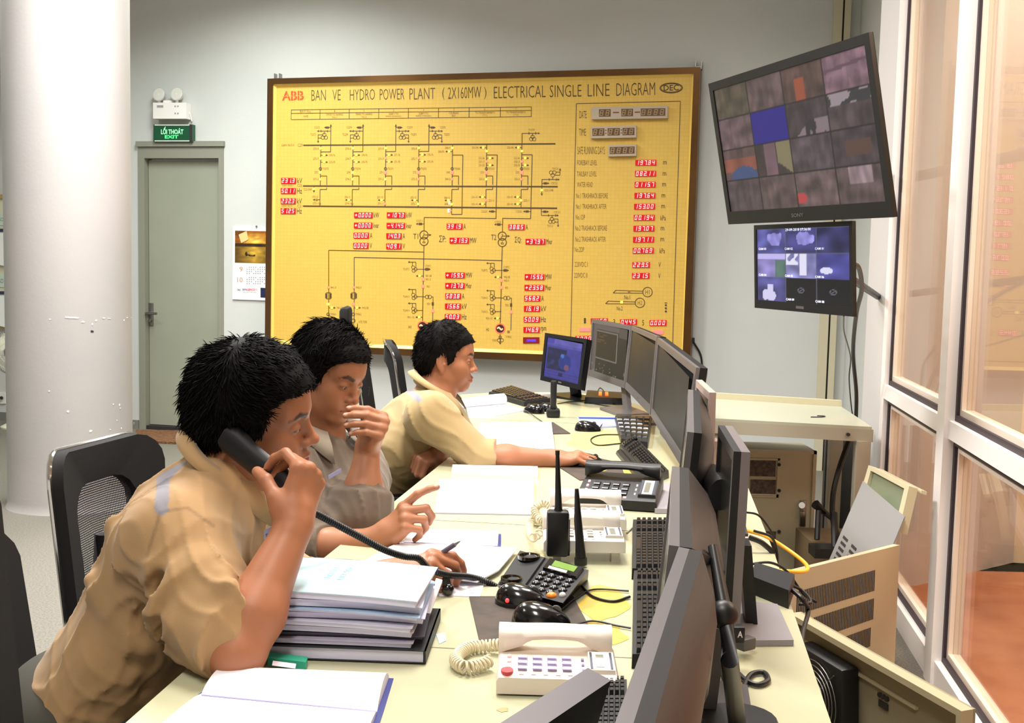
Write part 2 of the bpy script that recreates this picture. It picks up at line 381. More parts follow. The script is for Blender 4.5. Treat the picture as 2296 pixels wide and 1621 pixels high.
# ================================================================ MIMIC BOARD
BP = Vector((-1.87, 8.55, 0))
def B(u, v, lift=0): return onplane(u, v, BP, WN)+WN*lift
m_gold = bpy.data.materials.new('gold_mosaic'); m_gold.use_nodes = True
nt = m_gold.node_tree; b = nt.nodes['Principled BSDF']; b.inputs['Roughness'].default_value = .42; b.inputs['Specular IOR Level'].default_value = .35
tc = nt.nodes.new('ShaderNodeTexCoord'); mp = nt.nodes.new('ShaderNodeMapping'); mp.inputs['Rotation'].default_value = (PI/2, 0, 0)
br = nt.nodes.new('ShaderNodeTexBrick'); br.offset = 0; br.inputs['Scale'].default_value = 1; br.inputs['Brick Width'].default_value = .027; br.inputs['Row Height'].default_value = .027
br.inputs['Mortar Size'].default_value = .0012; br.inputs['Color1'].default_value = (*lin((216, 178, 84)), 1); br.inputs['Color2'].default_value = (*lin((212, 174, 82)), 1); br.inputs['Mortar'].default_value = (*lin((204, 166, 77)), 1)
nt.links.new(tc.outputs['Object'], mp.inputs[0]); nt.links.new(mp.outputs[0], br.inputs[0]); nt.links.new(br.outputs[0], b.inputs['Base Color'])
m_bronze = mat('bronze_frame', (120, 82, 44), .22, metal=.75, noise=(3, (96, 70, 46), .3, .7))
m_lip = mat('gold_lip', (244, 208, 104), .35)
m_ink = mat('board_ink', (76, 56, 26), .6)
m_inks = mat('board_ink_faded', (140, 106, 44), .6)
m_redbg = mat('led_window', (150, 8, 18), .3, emit=((215, 10, 24), .55))
m_led = mat('led_digit', (255, 205, 205), .4, emit=((255, 170, 165), 1.1))
m_ly = mat('lamp_yellow', (250, 235, 90), .4, emit=((250, 235, 80), .8))
m_lr = mat('lamp_red', (255, 120, 90), .4, emit=((255, 110, 85), 1.0))
bd = thing('mimic_board', 'large golden electrical single line diagram board with red numeric displays, mounted on the back wall', 'wall board', B(1075, 800)-WN*.05)
TL, TR, BR, BL = B(604, 178), B(1571, 152), B(1548, 824), B(598, 783)
m = MB(); m.prism([TL, TR, BR, BL], -WN*.10, mat('board_case', (110, 84, 52), .5)); m.build('case', bd)
m = MB()
iTL, iTR, iBR, iBL = B(616, 190), B(1556, 167), B(1531, 806), B(610, 770)
for a, b_, c_, d_ in ((TL, TR, iTR, iTL), (TR, BR, iBR, iTR), (BR, BL, iBL, iBR), (BL, TL, iTL, iBL)): m.prism([a, b_, c_, d_], WN*.035, m_bronze)
m.build('frame', bd)
m = MB()
jTL, jTR, jBR, jBL = B(621, 195), B(1551, 172), B(1527, 799), B(615, 763)
for a, b_, c_, d_ in ((iTL, iTR, jTR, jTL), (iTR, iBR, jBR, jTR), (iBR, iBL, jBL, jBR), (iBL, iTL, jTL, jBL)):
    m.add([a+WN*.022, b_+WN*.022, c_+WN*.006, d_+WN*.006, a, b_, c_, d_], [(0, 1, 2, 3), (0, 4, 5, 1), (3, 2, 6, 7), (0, 3, 7, 4), (1, 5, 6, 2)], m_lip)
m.build('inner_lip', bd)
m = MB(); m.prism([iTL, iTR, iBR, iBL], WN*.004, m_gold); m.build('mosaic_face', bd)
LF = .0048
ink = MB(); inf = MB()
def ln(u0, v0, u1, v1, wpx=1.6, m=None, mb=None):
    a, c_ = B(u0, v0, LF), B(u1, v1, LF); d = c_-a
    if d.length < 1e-6: return
    n = WN.cross(d).normalized()*(wpx*.00325/2)
    (mb or ink).prism([a-n, c_-n, c_+n, a+n], WN*.0012, m or m_ink)
def pl(pts, wpx=1.6): [ln(*a, *b_, wpx) for a, b_ in zip(pts, pts[1:])]
def txt(s, u0, v0, u1, v1, m=None, bold=0, dv=0, mb=None):
    """text box: left-bottom (u0,v1) to right (u1), cap height v0..v1, dv = rise over its length"""
    o = B(u0, v1, LF+.0006); put_text(mb or ink, s, o, B(u1, v1+dv, LF+.0006)-o, B(u0, v0, LF+.0006)-o, m or m_ink, bold)
def ring(u, v, r, wpx=1.4, m=None, mb=None):
    c_ = B(u, v, LF); X = (B(u+r, v, LF)-c_); Y = (B(u, v-r, LF)-c_); n = 28; k = wpx/r/2
    vs = []; 
    for j in range(n):
        q = 2*PI*j/n
        for f_ in (1-k, 1+k):
            for l in (0, .0012): vs.append(c_+X*math.cos(q)*f_+Y*math.sin(q)*f_+WN*l)
    fs = []
    for j in range(n):
        a = 4*j; b_ = 4*((j+1) % n); fs += [(a+1, a+3, b_+3, b_+1), (a, a+1, b_+1, b_), (a+2, b_+2, b_+3, a+3)]
    (mb or ink).add(vs, fs, m or m_ink)
def disc(u, v, r, m, mb, lift=0, n=16):
    c_ = B(u, v, LF+lift); X = (B(u+r, v, LF+lift)-c_); Y = (B(u, v-r, LF+lift)-c_)
    mb.prism([c_+X*math.cos(2*PI*j/n)+Y*math.sin(2*PI*j/n) for j in range(n)], WN*.003, m)
def sq(u, v, a, b_, m, mb, lift=0, h=.002):
    mb.prism([B(u-a, v-b_, LF+lift), B(u+a, v-b_, LF+lift), B(u+a, v+b_, LF+lift), B(u-a, v+b_, LF+lift)], WN*h, m)
def arr(u, v, du, dv, L=5):
    p = Vector((du, dv)).normalized(); q = Vector((-p.y, p.x)); 
    ink.prism([B(u+p.x*L, v+p.y*L, LF), B(u+q.x*2.4, v+q.y*2.4, LF), B(u-q.x*2.4, v-q.y*2.4, LF)], WN*.0012, m_ink)
# title
mt_red = mat('logo_red', (214, 74, 28), .5)
lg = MB(); txt('ABB', 633, 205, 682, 226, mt_red, .028, -1.2, lg)
for k in range(3): pass
lg.add([B(631, 215.8, LF+.0009), B(684, 214.4, LF+.0009), B(684, 215.2, LF+.0009), B(631, 216.6, LF+.0009)], [(0, 1, 2, 3)], m_gold)
for x in (645.2, 659.0, 672.5): lg.add([B(x-.5, 204, LF+.001), B(x+.5, 204, LF+.001), B(x+.5, 227, LF+.001), B(x-.5, 227, LF+.001)], [(0, 1, 2, 3)], m_gold)
lg.build('maker_logo', bd)
tl = MB()
for s, a, v0, b_, v1 in (('BAN', 699, 202, 731, 226), ('VE', 746, 201.5, 764.5, 225.5), ('HYDRO', 785, 201, 841, 225.3), ('POWER', 852, 200, 907, 224.5), ('PLANT', 918.5, 198.5, 976, 223.5), ('(', 992, 196, 997, 224),
                         ('2X160MW', 1005, 196, 1079, 222), (')', 1086, 195, 1091, 223), ('ELECTRICAL', 1107.6, 194.5, 1224, 221), ('SINGLE', 1233, 191.5, 1304, 218.5), ('LINE', 1318, 189, 1367, 216.5), ('DIAGRAM', 1382, 187, 1469, 215.5)):
    tl = MB(); txt(s, a, v0, b_, v1, bold=-.012, dv=-(b_-a)*.024, mb=tl); tl.build('title_word', bd)
mk = MB(); c_ = B(1505, 197.4, LF)
for k, (rx, ry) in enumerate(((25, 11), (22.5, 9))):
    X = B(1505+rx, 197, LF)-c_; Y = B(1505, 197.4-ry, LF)-c_
    mk.tube([c_+X*math.cos(2*PI*j/36)+Y*math.sin(2*PI*j/36) for j in range(36)], .0035 if k == 0 else .0015, m_ink, 5, closed=True)
txt('DEC', 1488, 191, 1522, 204, m_ink, .015, -1, mk); mk.build('oval_emblem', bd)
# table
X = [653.8, 718.3, 783.6, 849.8, 916.2, 983.7, 1052.3, 1122.5, 1191.8]
rs = lambda x: -(x-653.8)*.0125
for v in (246.5, 254.5, 268.3): ln(653.8, v, 1191.8, v+rs(1191.8), 1.1)
for x in X: ln(x, 246.5+rs(x), x-.4, 268.3+rs(x), 1.1)
hd = ['BAY No.', '1', '2', '3', '4', '5', '6', '7']; nm = [('NAME', ''), ('SPARE TO VAMMO', 'No.1'), ('SPARE TO VAMMO', 'No.2'), ('220KV TO', 'HUNG DONG(E1)'), ('220KV TO', 'HUNG DONG(E1)'), ('COUPLING', 'BAY'), ('TO TRANSFORMERT1', '(T1)'), ('TO TRANSFORMERT2', '(T2)')]
for i in range(8):
    cxm = (X[i]+X[i+1])/2; y0 = rs(cxm); wd = min(46, 4*len(hd[i]))
    txt(hd[i], cxm-wd/2+1, 248+y0, cxm+wd/2-1, 253+y0, m_inks, mb=inf)
    for j, s in enumerate(nm[i]):
        if s: wd = min(56, 2.7*len(s)); txt(s, cxm-wd/2, (256 if nm[i][1] else 259)+y0+j*6, cxm+wd/2, (260.5 if nm[i][1] else 263.5)+y0+j*6, m_inks, mb=inf)
# bus bars
ln(680.6, 325.8, 1245.6, 322.6, 3); ln(680, 417, 1250.8, 418.6, 3.2); ln(680, 462, 1249.5, 467, 3.2)
txt('220KV BUS III', 632, 323, 660, 328, m_inks, mb=inf); txt('C29', 668, 322, 679, 329, m_inks, mb=inf)
txt('220KV BUS II', 633, 414, 658, 418, m_inks, mb=inf); txt('C22', 667, 413, 678, 419, m_inks, mb=inf); txt('220KV BUS I', 632, 459.5, 657, 463.5, m_inks, mb=inf); txt('C21', 667, 459, 678, 465, m_inks, mb=inf)
lampY = MB(); lampR = MB()
def lamp(u, v, on, sqr=False):
    mb = ink if on == '' else MB()
    if on == '': return disc(u, v, 2.3, m_inks, ink)
    if sqr: sq(u, v, 3.4 if on == 'r' else 2.8, 3.4 if on == 'r' else 2.8, m_lr if on == 'r' else m_ly, mb)
    else: disc(u, v, 2.7, m_lr if on == 'r' else m_ly, mb, n=12)
    mb.build('status_lamp', bd)
def earth(u, v, sgn, on='y', s='', tw=15):
    ln(u, v, u+sgn*13, v, 1.2); arr(u+sgn*12, v, sgn, 0, 4); lamp(u+sgn*7.5, v, on)
    if s:
        a = u+sgn*19; a, b_ = (a, a+tw) if sgn > 0 else (a-tw, a)
        txt(s, a, v-2.4, b_, v+2.4, m_inks, mb=inf)
def pt(u, v, sgn):          # three ring voltage transformer
    for du, dv in ((0, 0), (-3.4, 6), (3.4, 6)): ring(u+du, v+dv, 3.9, 1)
    pl([(u+sgn*3, v), (u+sgn*14, v), (u+sgn*14, v+14)], 1.2); ln(u+sgn*6, v+7, u+sgn*14, v+7, 1.2); arr(u+sgn*14, v+14, 0, 1, 4)
BX = [719.8, 792, 865.5, 939.8, 1015, 1091.6, 1170.4]; NB = ['273', '274', '271', '272', '200', '231', '232']
st = ['yyyyyyyyy', 'yyyyyyyyy', 'yyryyrryy', 'yyryyrrry', 'y....rryy', 'y.r..rryy', 'y.r..rryy']
for i, x in enumerate(BX):
    k = NB[i]; ys = 325 if i < 5 else 323.5; dy = -i*.35
    x2 = x-1.8
    ln(x, ys, x-1, 418, 1.5)
    if i < 4:
        lamp(x, 333+dy, 'y'); pl([(x, 340.7+dy), (x+22, 340.5+dy), (x+22.6, 284)], 1.4); arr(x+22.7, 284, 0, -1, 6)
        sg = -1 if i < 2 else 1; xa = x+22.5
        ln(xa, 286, xa+sg*12, 286, 1.2); sq(xa+sg*7.5, 286, 3.4, 2.2, m_ink, ink); arr(xa+sg*11, 286, sg, 0, 4); txt('CS'+k, xa+sg*31-(6 if sg > 0 else 6), 283.5, xa+sg*31+(6 if sg > 0 else 6), 288, m_inks, mb=inf)
        ln(xa, 294, xa+sg*28, 294, 1.2); arr(xa+sg*27, 294, sg, 0, 4)
        for q in (7.5, 22): ln(xa+sg*q, 291.6, xa+sg*q, 296.4, 1.4)
        ln(xa+sg*14.5, 294, xa+sg*14.5, 301, 1.2); pt(xa+sg*14.5, 302.5, sg); txt('TU'+k, xa+sg*40-6, 299, xa+sg*40+6, 304.5, m_inks, mb=inf)
        earth(x, 348+dy, 1, 'y', k+'-76', 13); earth(x, 363.5+dy, 1, 'y', k+'-75', 13); lamp(x-.3, 355.7+dy, st[i][2]); txt(k+'-9', x-17, 331, x-5, 336, m_inks, mb=inf); txt(k+'-7', x-17, 353.5, x-5, 358.5, m_inks, mb=inf)
    elif i == 4:
        lamp(x, 332, 'y'); earth(x, 340, -1, 'y', '200-95', 13); txt('200-9', x-17, 329, x-5, 334, m_inks, mb=inf)
        pl([(x, 347.6), (1038.2, 347.6), (1036, 480.7), (1012.7, 480.7), (1013, 465)], 1.5)
    else:
        earth(x, 331, -1, 'y', k+'-94', 14); lamp(x, 339, 'y'); x9 = 1115 if i == 5 else 1193.6
        earth(x, 354.6, 1, 'y'); earth(x, 370.5, 1, 'y'); lamp(x, 362.3, 'r'); txt(k+'-36', x-18, 352, x-5, 357, m_inks, mb=inf); txt(k+'-3', x-18, 360, x-5, 365, m_inks, mb=inf); txt(k+'-35', x-18, 368, x-5, 373, m_inks, mb=inf)
        if i == 5: pl([(x, 347.4), (1115.2, 347.4), (1112.4, 489.8), (951.6, 487.6), (951.2, 518)], 1.5)
        else: pl([(x, 347), (1193.6, 347), (1190, 490.3), (1127.4, 489.4), (1126.6, 520)], 1.5)
    ring(x-.6, 378.6, 2.9, 1.3); txt('TI'+k, x+4, 376, x+17, 381, m_inks, mb=inf)
    lamp(x-.8, 387, 'r' if i > 1 else 'y', True); txt(k, x-14, 384, x-6, 389, m_inks, mb=inf)
    lamp(x-1, 402, 'r' if i in (3, 4, 6) else 'y'); txt(k+'-2', x-17, 399, x-5, 404, m_inks, mb=inf)
    pl([(x-1, 394.5), (x+13.5, 394.5), (x+13.4, 414.5)], 1.4)
    pl([(x+13.2, 420.5), (x+13.2, 424.8), (x-1.6, 424.8), (x-2, 462.5+i*.8)], 1.4)
    if i < 5: earth(x-1.8, 447.8+i*.4, -1, '' if i == 0 else 'y'); lamp(x-2, 456+i*.5, '' if i < 2 else ('r' if i == 2 else 'y')); txt(k+'-15', x-19, 439+i*.5, x-6, 444+i*.5, m_inks, mb=inf); txt(k+'-1', x-18, 453+i*.5, x-6, 458+i*.5, m_inks, mb=inf)
    else: earth(x-1.8, 441.8, -1, 'y', k+'-15', 13); lamp(x-2, 449.5, 'r' if i == 5 else 'y'); earth(x-1.8, 457.6, -1, 'y', k+'-14', 13); txt(k+'-1', x+4, 447, x+16, 452, m_inks, mb=inf)
    if i >= 5:
        xx = 1112.6 if i == 5 else 1190.2; ln(xx, 474, xx-14, 474, 1.2); sq(xx-8, 474, 3.4, 2.2, m_ink, ink); arr(xx-13, 474, -1, 0, 4); txt('CS2'+k[1:], xx-33, 471.5, xx-20, 476.5, m_inks, mb=inf)
lamp(1010.5, 472.5, 'r'); sq(1007.5, 454, 1.6, 5, m_white, ink); sq(1006.5, 472.5, 2.6, 4.6, m_white, ink)
ln(704.5, 418, 704.5, 428, 1.2); lamp(704.5, 424, 'y'); arr(704.5, 427, 0, 1, 5); txt('C22-24A', 681, 422, 700, 427, m_inks, mb=inf)
# small clusters at the right ends of the buses
pl([(1170.6, 323), (1170.8, 299.3), (1208, 299)], 1.4); arr(1207, 299, 1, 0, 4)
for q in (1186.5, 1201.5): ln(q, 296, q, 302, 1.4)
ln(1194.5, 299, 1194.5, 305, 1.2)
for du, dv in ((0, 307), (-3.4, 312), (3.4, 312)): ring(1194.5+du, dv, 4, 1)
txt('TUC29', 1185, 289, 1199, 293.5, m_inks, mb=inf)
pl([(1215, 434), (1215.4, 402.5), (1252, 402.5)], 1.3); arr(1251, 402.5, 1, 0, 4); arr(1215, 434, 0, 1, 5); lamp(1215, 426.5, 'y'); txt('C22-24B', 1221, 424, 1241, 429, m_inks, mb=inf)
for q in (1231.5, 1247.5): ln(q, 399.8, q, 405.2, 1.4)
ln(1215.4, 411, 1228, 411, 1.2); sq(1223, 411, 3.6, 2.3, m_ink, ink); arr(1228, 411, 1, 0, 4); txt('CSC22', 1236, 408.5, 1250, 413.5, m_inks, mb=inf); ln(1239.5, 402, 1239.5, 396, 1.2)
for du, dv in ((0, 393), (-3.6, 387), (3.6, 387)): ring(1239.5+du, dv, 4, 1)
pl([(1244, 393), (1255.5, 393), (1256, 382)], 1.2); arr(1256, 382, 0, -1, 5); ln(1246, 386, 1256, 386, 1.2); txt('TUC22', 1238, 376, 1252, 380.5, m_inks, mb=inf)
pl([(1214, 467), (1214.2, 483), (1250, 483)], 1.3); arr(1249, 483, 1, 0, 4); ln(1214, 474.5, 1227, 474.5, 1.2); sq(1222, 474.5, 3.6, 2.3, m_ink, ink); arr(1227, 474.5, 1, 0, 4); txt('CSC21', 1242, 473, 1256, 478, m_inks, mb=inf)
for q in (1230, 1246): ln(q, 480.3, q, 485.7, 1.4)
ln(1238, 483, 1238, 489, 1.2); pt(1237.5, 491, 1); txt('TUC21', 1227, 504, 1240, 509, m_inks, mb=inf)
# transformers, generators
for (tx, ty, gx, gy, sx, nmg) in ((951, 526.7, 947.7, 731, 951, '1'), (1126.5, 529.3, 1121.8, 736.6, 1126.5, '2')):
    ring(tx, ty, 9.2, 1.8); ring(tx, ty+14.3, 9.2, 1.8); arr(tx+12, ty, 1, 0, 5); ln(tx, ty, tx+14, ty, 1.2); ln(tx, ty, tx, ty-5, 1.2); ln(tx, ty, tx-3, ty+4, 1.2)
    pl([(tx-3, ty+17.5), (tx, ty+12.5), (tx+3, ty+17.5), (tx-3, ty+17.5)], 1)
    ln(tx, ty+23.5, gx+.2, gy-10, 1.6)
    x = tx-2; y0 = ty-526.7
    ln(tx+.5, 502+y0*.5, tx-14, 502+y0*.5, 1.2); sq(tx-8, 502+y0*.5, 3.6, 2.4, m_ink, ink); arr(tx-14, 502+y0*.5, -1, 0, 4); txt('CST'+nmg, tx-17, 493+y0, tx-3, 498+y0, m_inks, mb=inf)
    for (yy, nn) in ((603.5, 'TU9T'), (665, 'TUH1'), (696, 'TUH1')):
        yy += y0; ln(x, yy, x-16, yy, 1.2)
        for du, dv in ((-17, 0), (-22, -4.5), (-21, 3.5)): ring(x+du, yy+dv*.9, 3.7, 1)
        pl([(x-16, yy-3), (x-16, yy-16), (x-31, yy-16)], 1.2); ln(x-24, yy-16, x-24, yy-7, 1.2); arr(x-30, yy-16, -1, 0, 4); txt(nn+nmg, x-45, yy-2.5, x-31, yy+2.5, m_inks, mb=inf)
    ln(x, 603.5+y0, x+14, 603.5+y0, 1.2); sq(x+8.5, 603.5+y0, 3.8, 2.6, m_ink, ink); arr(x+13, 603.5+y0, 1, 0, 4); txt('CS9T'+nmg, x+5, 594+y0, x+18, 599+y0, m_inks, mb=inf)
    earth(x, 618.7+y0, -1, 'y'); lamp(x, 626.3+y0, 'r', True); lamp(x-.2, 642+y0, 'r', True); txt('90'+nmg+'-38', x+6, 616+y0, x+19, 621+y0, m_inks, mb=inf); txt('90'+nmg+'-3', x+6, 624+y0, x+17, 629+y0, m_inks, mb=inf); txt('90'+nmg, x+8, 640+y0, x+15, 645+y0, m_inks, mb=inf)
    for du in (9, 15): ring(x+du, 665.5+y0, 4, 1)
    pl([(x, 665.3+y0), (x+5, 665.3+y0)], 1.2); pl([(x+19, 665.5+y0), (x+22.5, 665.5+y0), (x+21.2, 738+y0)], 1.3); sq(x+21.8, 681+y0, 2.2, 3.6, m_ink, ink); lamp(x+21.6, 697+y0, 'r', True); txt('TE'+nmg, x+8, 679+y0, x+16, 684+y0, m_inks, mb=inf)
    sq(x+16, 741+y0, 2.6, 2.6, m_inks, ink)
    earth(x-1, 711+y0, -1, 'y', '90'+nmg+'-15', 15)
    g = MB(); disc(gx, gy, 9.4, mat('generator_disc', (50, 22, 14), .5), g); ring(gx, gy, 10.6, 2.6, mat('generator_ring', (255, 90, 60), .4, emit=((255, 84, 52), 1.4)), g)
    P = [B(gx-6+12*q/12, gy-2.6*math.sin(2*PI*q/12), LF+.004) for q in range(13)]; g.tube(P, .0052, mat('generator_wave', (255, 160, 120), .4, emit=((255, 150, 110), 1.6)), 6); g.build('generator_lamp', bd)
    txt('H'+nmg, gx-31, gy-1, gx-25, gy+5, m_ink); ln(gx, gy+10, gx, gy+34, 1.3); ring(gx, gy+19, 2.8, 1.2); ring(gx-3, gy+26, 3.6, 1); ring(gx+4, gy+26, 3.6, 1); arr(gx, gy+31, 0, 1, 5); txt('TI90'+nmg, gx+12, gy+16, gx+25, gy+21, m_inks, mb=inf); txt('TUN'+nmg, gx-18, gy+24, gx-8, gy+29, m_inks, mb=inf)
pl([(737.8, 722), (737.8, 561), (950, 565)], 1.5); pl([(794.6, 722), (794.7, 577), (1125.6, 584)], 1.5)
for x, nn, rc in ((737, '941', 'y'), (793.6, '942', 'r')):
    lamp(x, 644.5, 'r'); txt(nn+'-3', x+5, 642, x+17, 647, m_inks, mb=inf); sq(x-4.8, 663, 2.2, 5.5, m_ink, ink); sq(x+4.8, 663, 2.2, 5.5, m_ink, ink); pl([(x-5, 656), (x+5, 656)], 1.2); pl([(x-5, 670), (x+5, 670)], 1.2)
    lamp(x-.5, 682, rc, True); earth(x, 690, 1, 'y', nn+'-38', 14); ring(x-.8, 704.5, 3, 1.2); txt('TI'+nn, x+4, 702, x+17, 707, m_inks, mb=inf); ring(x-.8, 719, 4, 1.2); txt('ATD TD9'+nn[2], x+11, 719, x+30, 724, m_inks, mb=inf)
txt('T1', 927, 524, 938, 536); txt('T2', 1101.5, 526, 1113, 538)
txt('\u03a3P:', 985, 528, 1000, 543); txt('\u03a3Q:', 1154.5, 531, 1169.5, 546)
# framed measurement column
pl([(1279.2, 780), (1292.6, 232.6), (1525.7, 227.2), (1507.6, 786)], 1.3); ln(1279.2, 778, 1508, 787, 1.3)
for s, a, b_, v in (('FOREBAY LEVEL', 1294.5, 1339, 365), ('TAILBAY LEVEL', 1294, 1338, 390), ('WATER HEAD', 1294, 1329, 414), ('No.1 TRASHRACK BEFORE', 1292, 1363, 439), ('No.1 TRASHRACK AFTER', 1292, 1360, 463), ('No.1DP', 1291, 1312, 487), ('No.2 TRASHRACK BEFORE', 1290, 1361, 511.5),
                    ('No.2 TRASHRACK AFTER', 1290, 1358, 536.5), ('No.2DP', 1289, 1310, 559.5), ('220VDC I', 1289, 1318, 592.5), ('220VDC II', 1288, 1317, 617)):
    txt(s, a, v-5.5, b_, v+5.5, mat('board_ink_soft', (104, 78, 34), .6), -.008, 0, inf)
txt('DATE:', 1299.5, 249, 1316.5, 265.5, bold=-.01); txt('TIME:', 1298.5, 289, 1315, 304.5, bold=-.01); txt('SAFE RUNNING DAYS:', 1295, 329, 1357, 346, bold=-.012)
for v, s, x in ((365, 'm', 1491), (390, 'm', 1490), (414, 'm', 1489), (439, 'm', 1487.5), (463, 'm', 1487), (489, 'kPa', 1487), (512.5, 'm', 1485.5), (537, 'm', 1485), (562.5, 'kPa', 1485), (593.5, 'V', 1479), (618.5, 'V', 1478.5)):
    w_ = 12 if s == 'kPa' else (8 if s == 'm' else 5); txt(s, x-w_/2, v-(3.6 if s == 'm' else 5.5), x+w_/2, v+(4 if s == 'm' else 5.5))
for (u, v, r, s, x0, x1) in ((1452, 654.8, 10.6, 'H1', 1375, 1441), (1435, 678.8, 10.6, 'H2', 1358, 1424)):
    ring(u, v, r, 1.5); txt(s, u-5, v-5, u+5, v+5, m_inks); ln(x0+6, v-4, x1, v-2, 1.2); ln(x0, v+2, x1, v+2.5, 1.2); ln(x0+6, v-4, x0, v+2, 1.6)
lamp(1394, 677.5, 'y', True); sq(1411, 654.5, 2.6, 2.6, m_inks, ink); txt('No.1', 1400, 662, 1413, 671); txt('No.2', 1383, 687, 1396, 696)
for k in range(3): disc(1493, 684+7*k, 2.2, m_ink, ink)
ln(1490, 679, 1496, 679, 1.4)
for s, u, v in (('1', 1311.5, 719), ('3', 1377, 721.5), ('5', 1442, 723.5)): txt(s, u-2, v-6, u+2.5, v+6)
ink.build('diagram_lines', bd); inf.build('diagram_labels', bd);
# seven segment readouts
SEG = {'0': 'abcdef', '1': 'bc', '2': 'abged', '3': 'abgcd', '4': 'fgbc', '5': 'afgcd', '6': 'afgedc', '7': 'abc', '8': 'abcdefg', '9': 'abcdfg', '-': 'g', ' ': '', 'A': 'abcefg'}
def digits(mb, s, o, ex, ey, m, slant=.12, lift=.0015):
    """7-segment text in the parallelogram"""
    cells = []
    for ch in s:
        if ch == '.' and cells: cells[-1][1] = True
        else: cells.append([ch, False])
    n = len(cells); cw = 1/n
    P = lambda x, y: o+ex*x+ey*y+WN*lift
    for i, (ch, dot) in enumerate(cells):
        x0 = cw*(i+.16); x1 = cw*(i+.74); th = cw*.12; tv = .10; y0, y1 = .12, .88; ym = .5
        def r(xa, ya, xb, yb):
            sa, sb = (ya-.5)*slant*cw*2.2, (yb-.5)*slant*cw*2.2
            mb.add([P(xa+sa, ya), P(xb+sa, ya), P(xb+sb, yb), P(xa+sb, yb)], [(0, 1, 2, 3)], m)
        if ch == '+': r(x0, .43, x1, .57); r((x0+x1)/2-th/2, .28, (x0+x1)/2+th/2, .72); continue
        if ch == ':': r((x0+x1)/2-th/2, .25, (x0+x1)/2+th/2, .4); r((x0+x1)/2-th/2, .6, (x0+x1)/2+th/2, .75); continue
        g_ = SEG.get(ch, '')
        if 'a' in g_: r(x0, y1-tv, x1, y1)
        if 'd' in g_: r(x0, y0, x1, y0+tv)
        if 'g' in g_: r(x0, ym-tv/2, x1, ym+tv/2)
        if 'f' in g_: r(x0, ym, x0+th, y1)
        if 'b' in g_: r(x1-th, ym, x1, y1)
        if 'e' in g_: r(x0, y0, x0+th, ym)
        if 'c' in g_: r(x1-th, y0, x1, ym)
        if dot: r(x1+cw*.06, y0, x1+cw*.18, y0+tv)
def readout(u, v, w_, s, unit='', h=12.6, us=(0, 0), bg=None, fg=None):
    sk = -.01*w_ if u > 1280 else .004*w_
    o = B(u-w_/2, v+h/2, .0045); ex = B(u+w_/2, v+h/2+sk, .0045)-o; ey = B(u-w_/2, v-h/2, .0045)-o
    r = MB(); r.prism([o, o+ex, o+ex+ey, o+ey], WN*.006, bg or m_redbg); ro = r.build('numeric_display', bd)
    d = MB(); digits(d, s, o+WN*.006+ex*.03, ex*.94, ey, fg or m_led, lift=.0008); d.build('digits', ro)
    if unit:
        uw = {'kV': 11, 'Hz': 11, 'kW': 12, 'kvar': 12, 'A': 5, 'V': 5, 'MW': 14, 'Mvar': 13, 'rpm': 12}[unit]
        ui.append((unit, u+w_/2+2.5, v-6, u+w_/2+2.5+uw, v+6))
ui = []
for a in [(648, 405.3, 33, '231.3', 'kV'), (647.5, 428, 33, '50.11', 'Hz'), (647.3, 450.8, 33, '232.3', 'kV'), (647.2, 473, 33, '51.25', 'Hz'),
          (815.5, 482.4, 41, '+0.000', 'kW'), (815, 505.4, 41, '+0.000', 'kvar'), (810.7, 528, 34, '0.000', 'A'), (810, 550.8, 34, '0.000', 'V'),
          (888.8, 482.4, 41, '+107.3', 'kW'), (888.3, 506, 41, '-4.145', 'kvar'), (884, 529.2, 34, '140.3', 'A'), (883.8, 552, 34, '409.1', 'V'),
          (1019.8, 507.7, 35, '391.9', 'A'), (1030.4, 539.3, 43, '+319.3', 'MW'), (1158.6, 509.2, 36, '388.5', 'A'), (1201, 541.8, 44, '+37.97', 'Mvar'),
          (1021, 617, 43, '+159.5', 'MW'), (1020.6, 640.5, 43, '+13.78', 'Mvar'), (1016.5, 663.8, 35, '583.8', 'A'), (1016, 686.6, 35, '15.66', 'kV'), (1015.5, 710, 35, '50.03', 'Hz'),
          (1199, 620.8, 44, '+159.6', 'MW'), (1198.6, 644.9, 44, '+23.58', 'Mvar'), (1193.9, 668.7, 36, '568.2', 'A'), (1193.4, 692, 36, '16.19', 'kV'), (1192.8, 716, 36, '50.09', 'Hz'), (1192.3, 739.2, 36, '146.9', 'rpm'),
          (1448.4, 365.2, 47, '197.84'), (1447.6, 389.7, 47, '082.11'), (1446.8, 414.3, 47, '0115.7'), (1446.3, 438.9, 47, '197.64'), (1445.5, 463.4, 47, '153.00'), (1444.7, 488.3, 47, '00.194'), (1444, 512.6, 47, '197.07'),
          (1443.2, 537.4, 47, '197.11'), (1442.4, 562, 47, '00.769'), (1437.7, 594, 39, '229.5'), (1436.9, 618.4, 39, '231.5'), (1475.6, 724, 38, '0.000'), (1409.5, 722, 38, '0.445'), (1343.9, 720, 38, '0.459'), (1309.6, 759.5, 38, '0.000')]:
    readout(*a)
m = MB()
for u in ui: txt(u[0], u[1], u[2], u[3], u[4], mb=m)
m.build('unit_lettering', bd)
r = MB(); o = B(1173.5, 769.5, .0045); r.prism([o, B(1209.5, 769.5, .0045), B(1209.5, 756, .0045), B(1173.5, 756, .0045)], WN*.006, mat('led_window_dull', (120, 20, 26), .3, emit=((110, 14, 22), .4))); ro = r.build('numeric_display', bd)
d = MB(); txt('DONGMAI', 1182, 760, 1202, 766, mat('led_blue', (70, 60, 230), .4, emit=((70, 60, 235), 1)), .03, 0, d); 
for i, v_ in enumerate(d.v): d.v[i] = tuple(Vector(v_)+WN*.0065)
d.build('blue_message', ro)
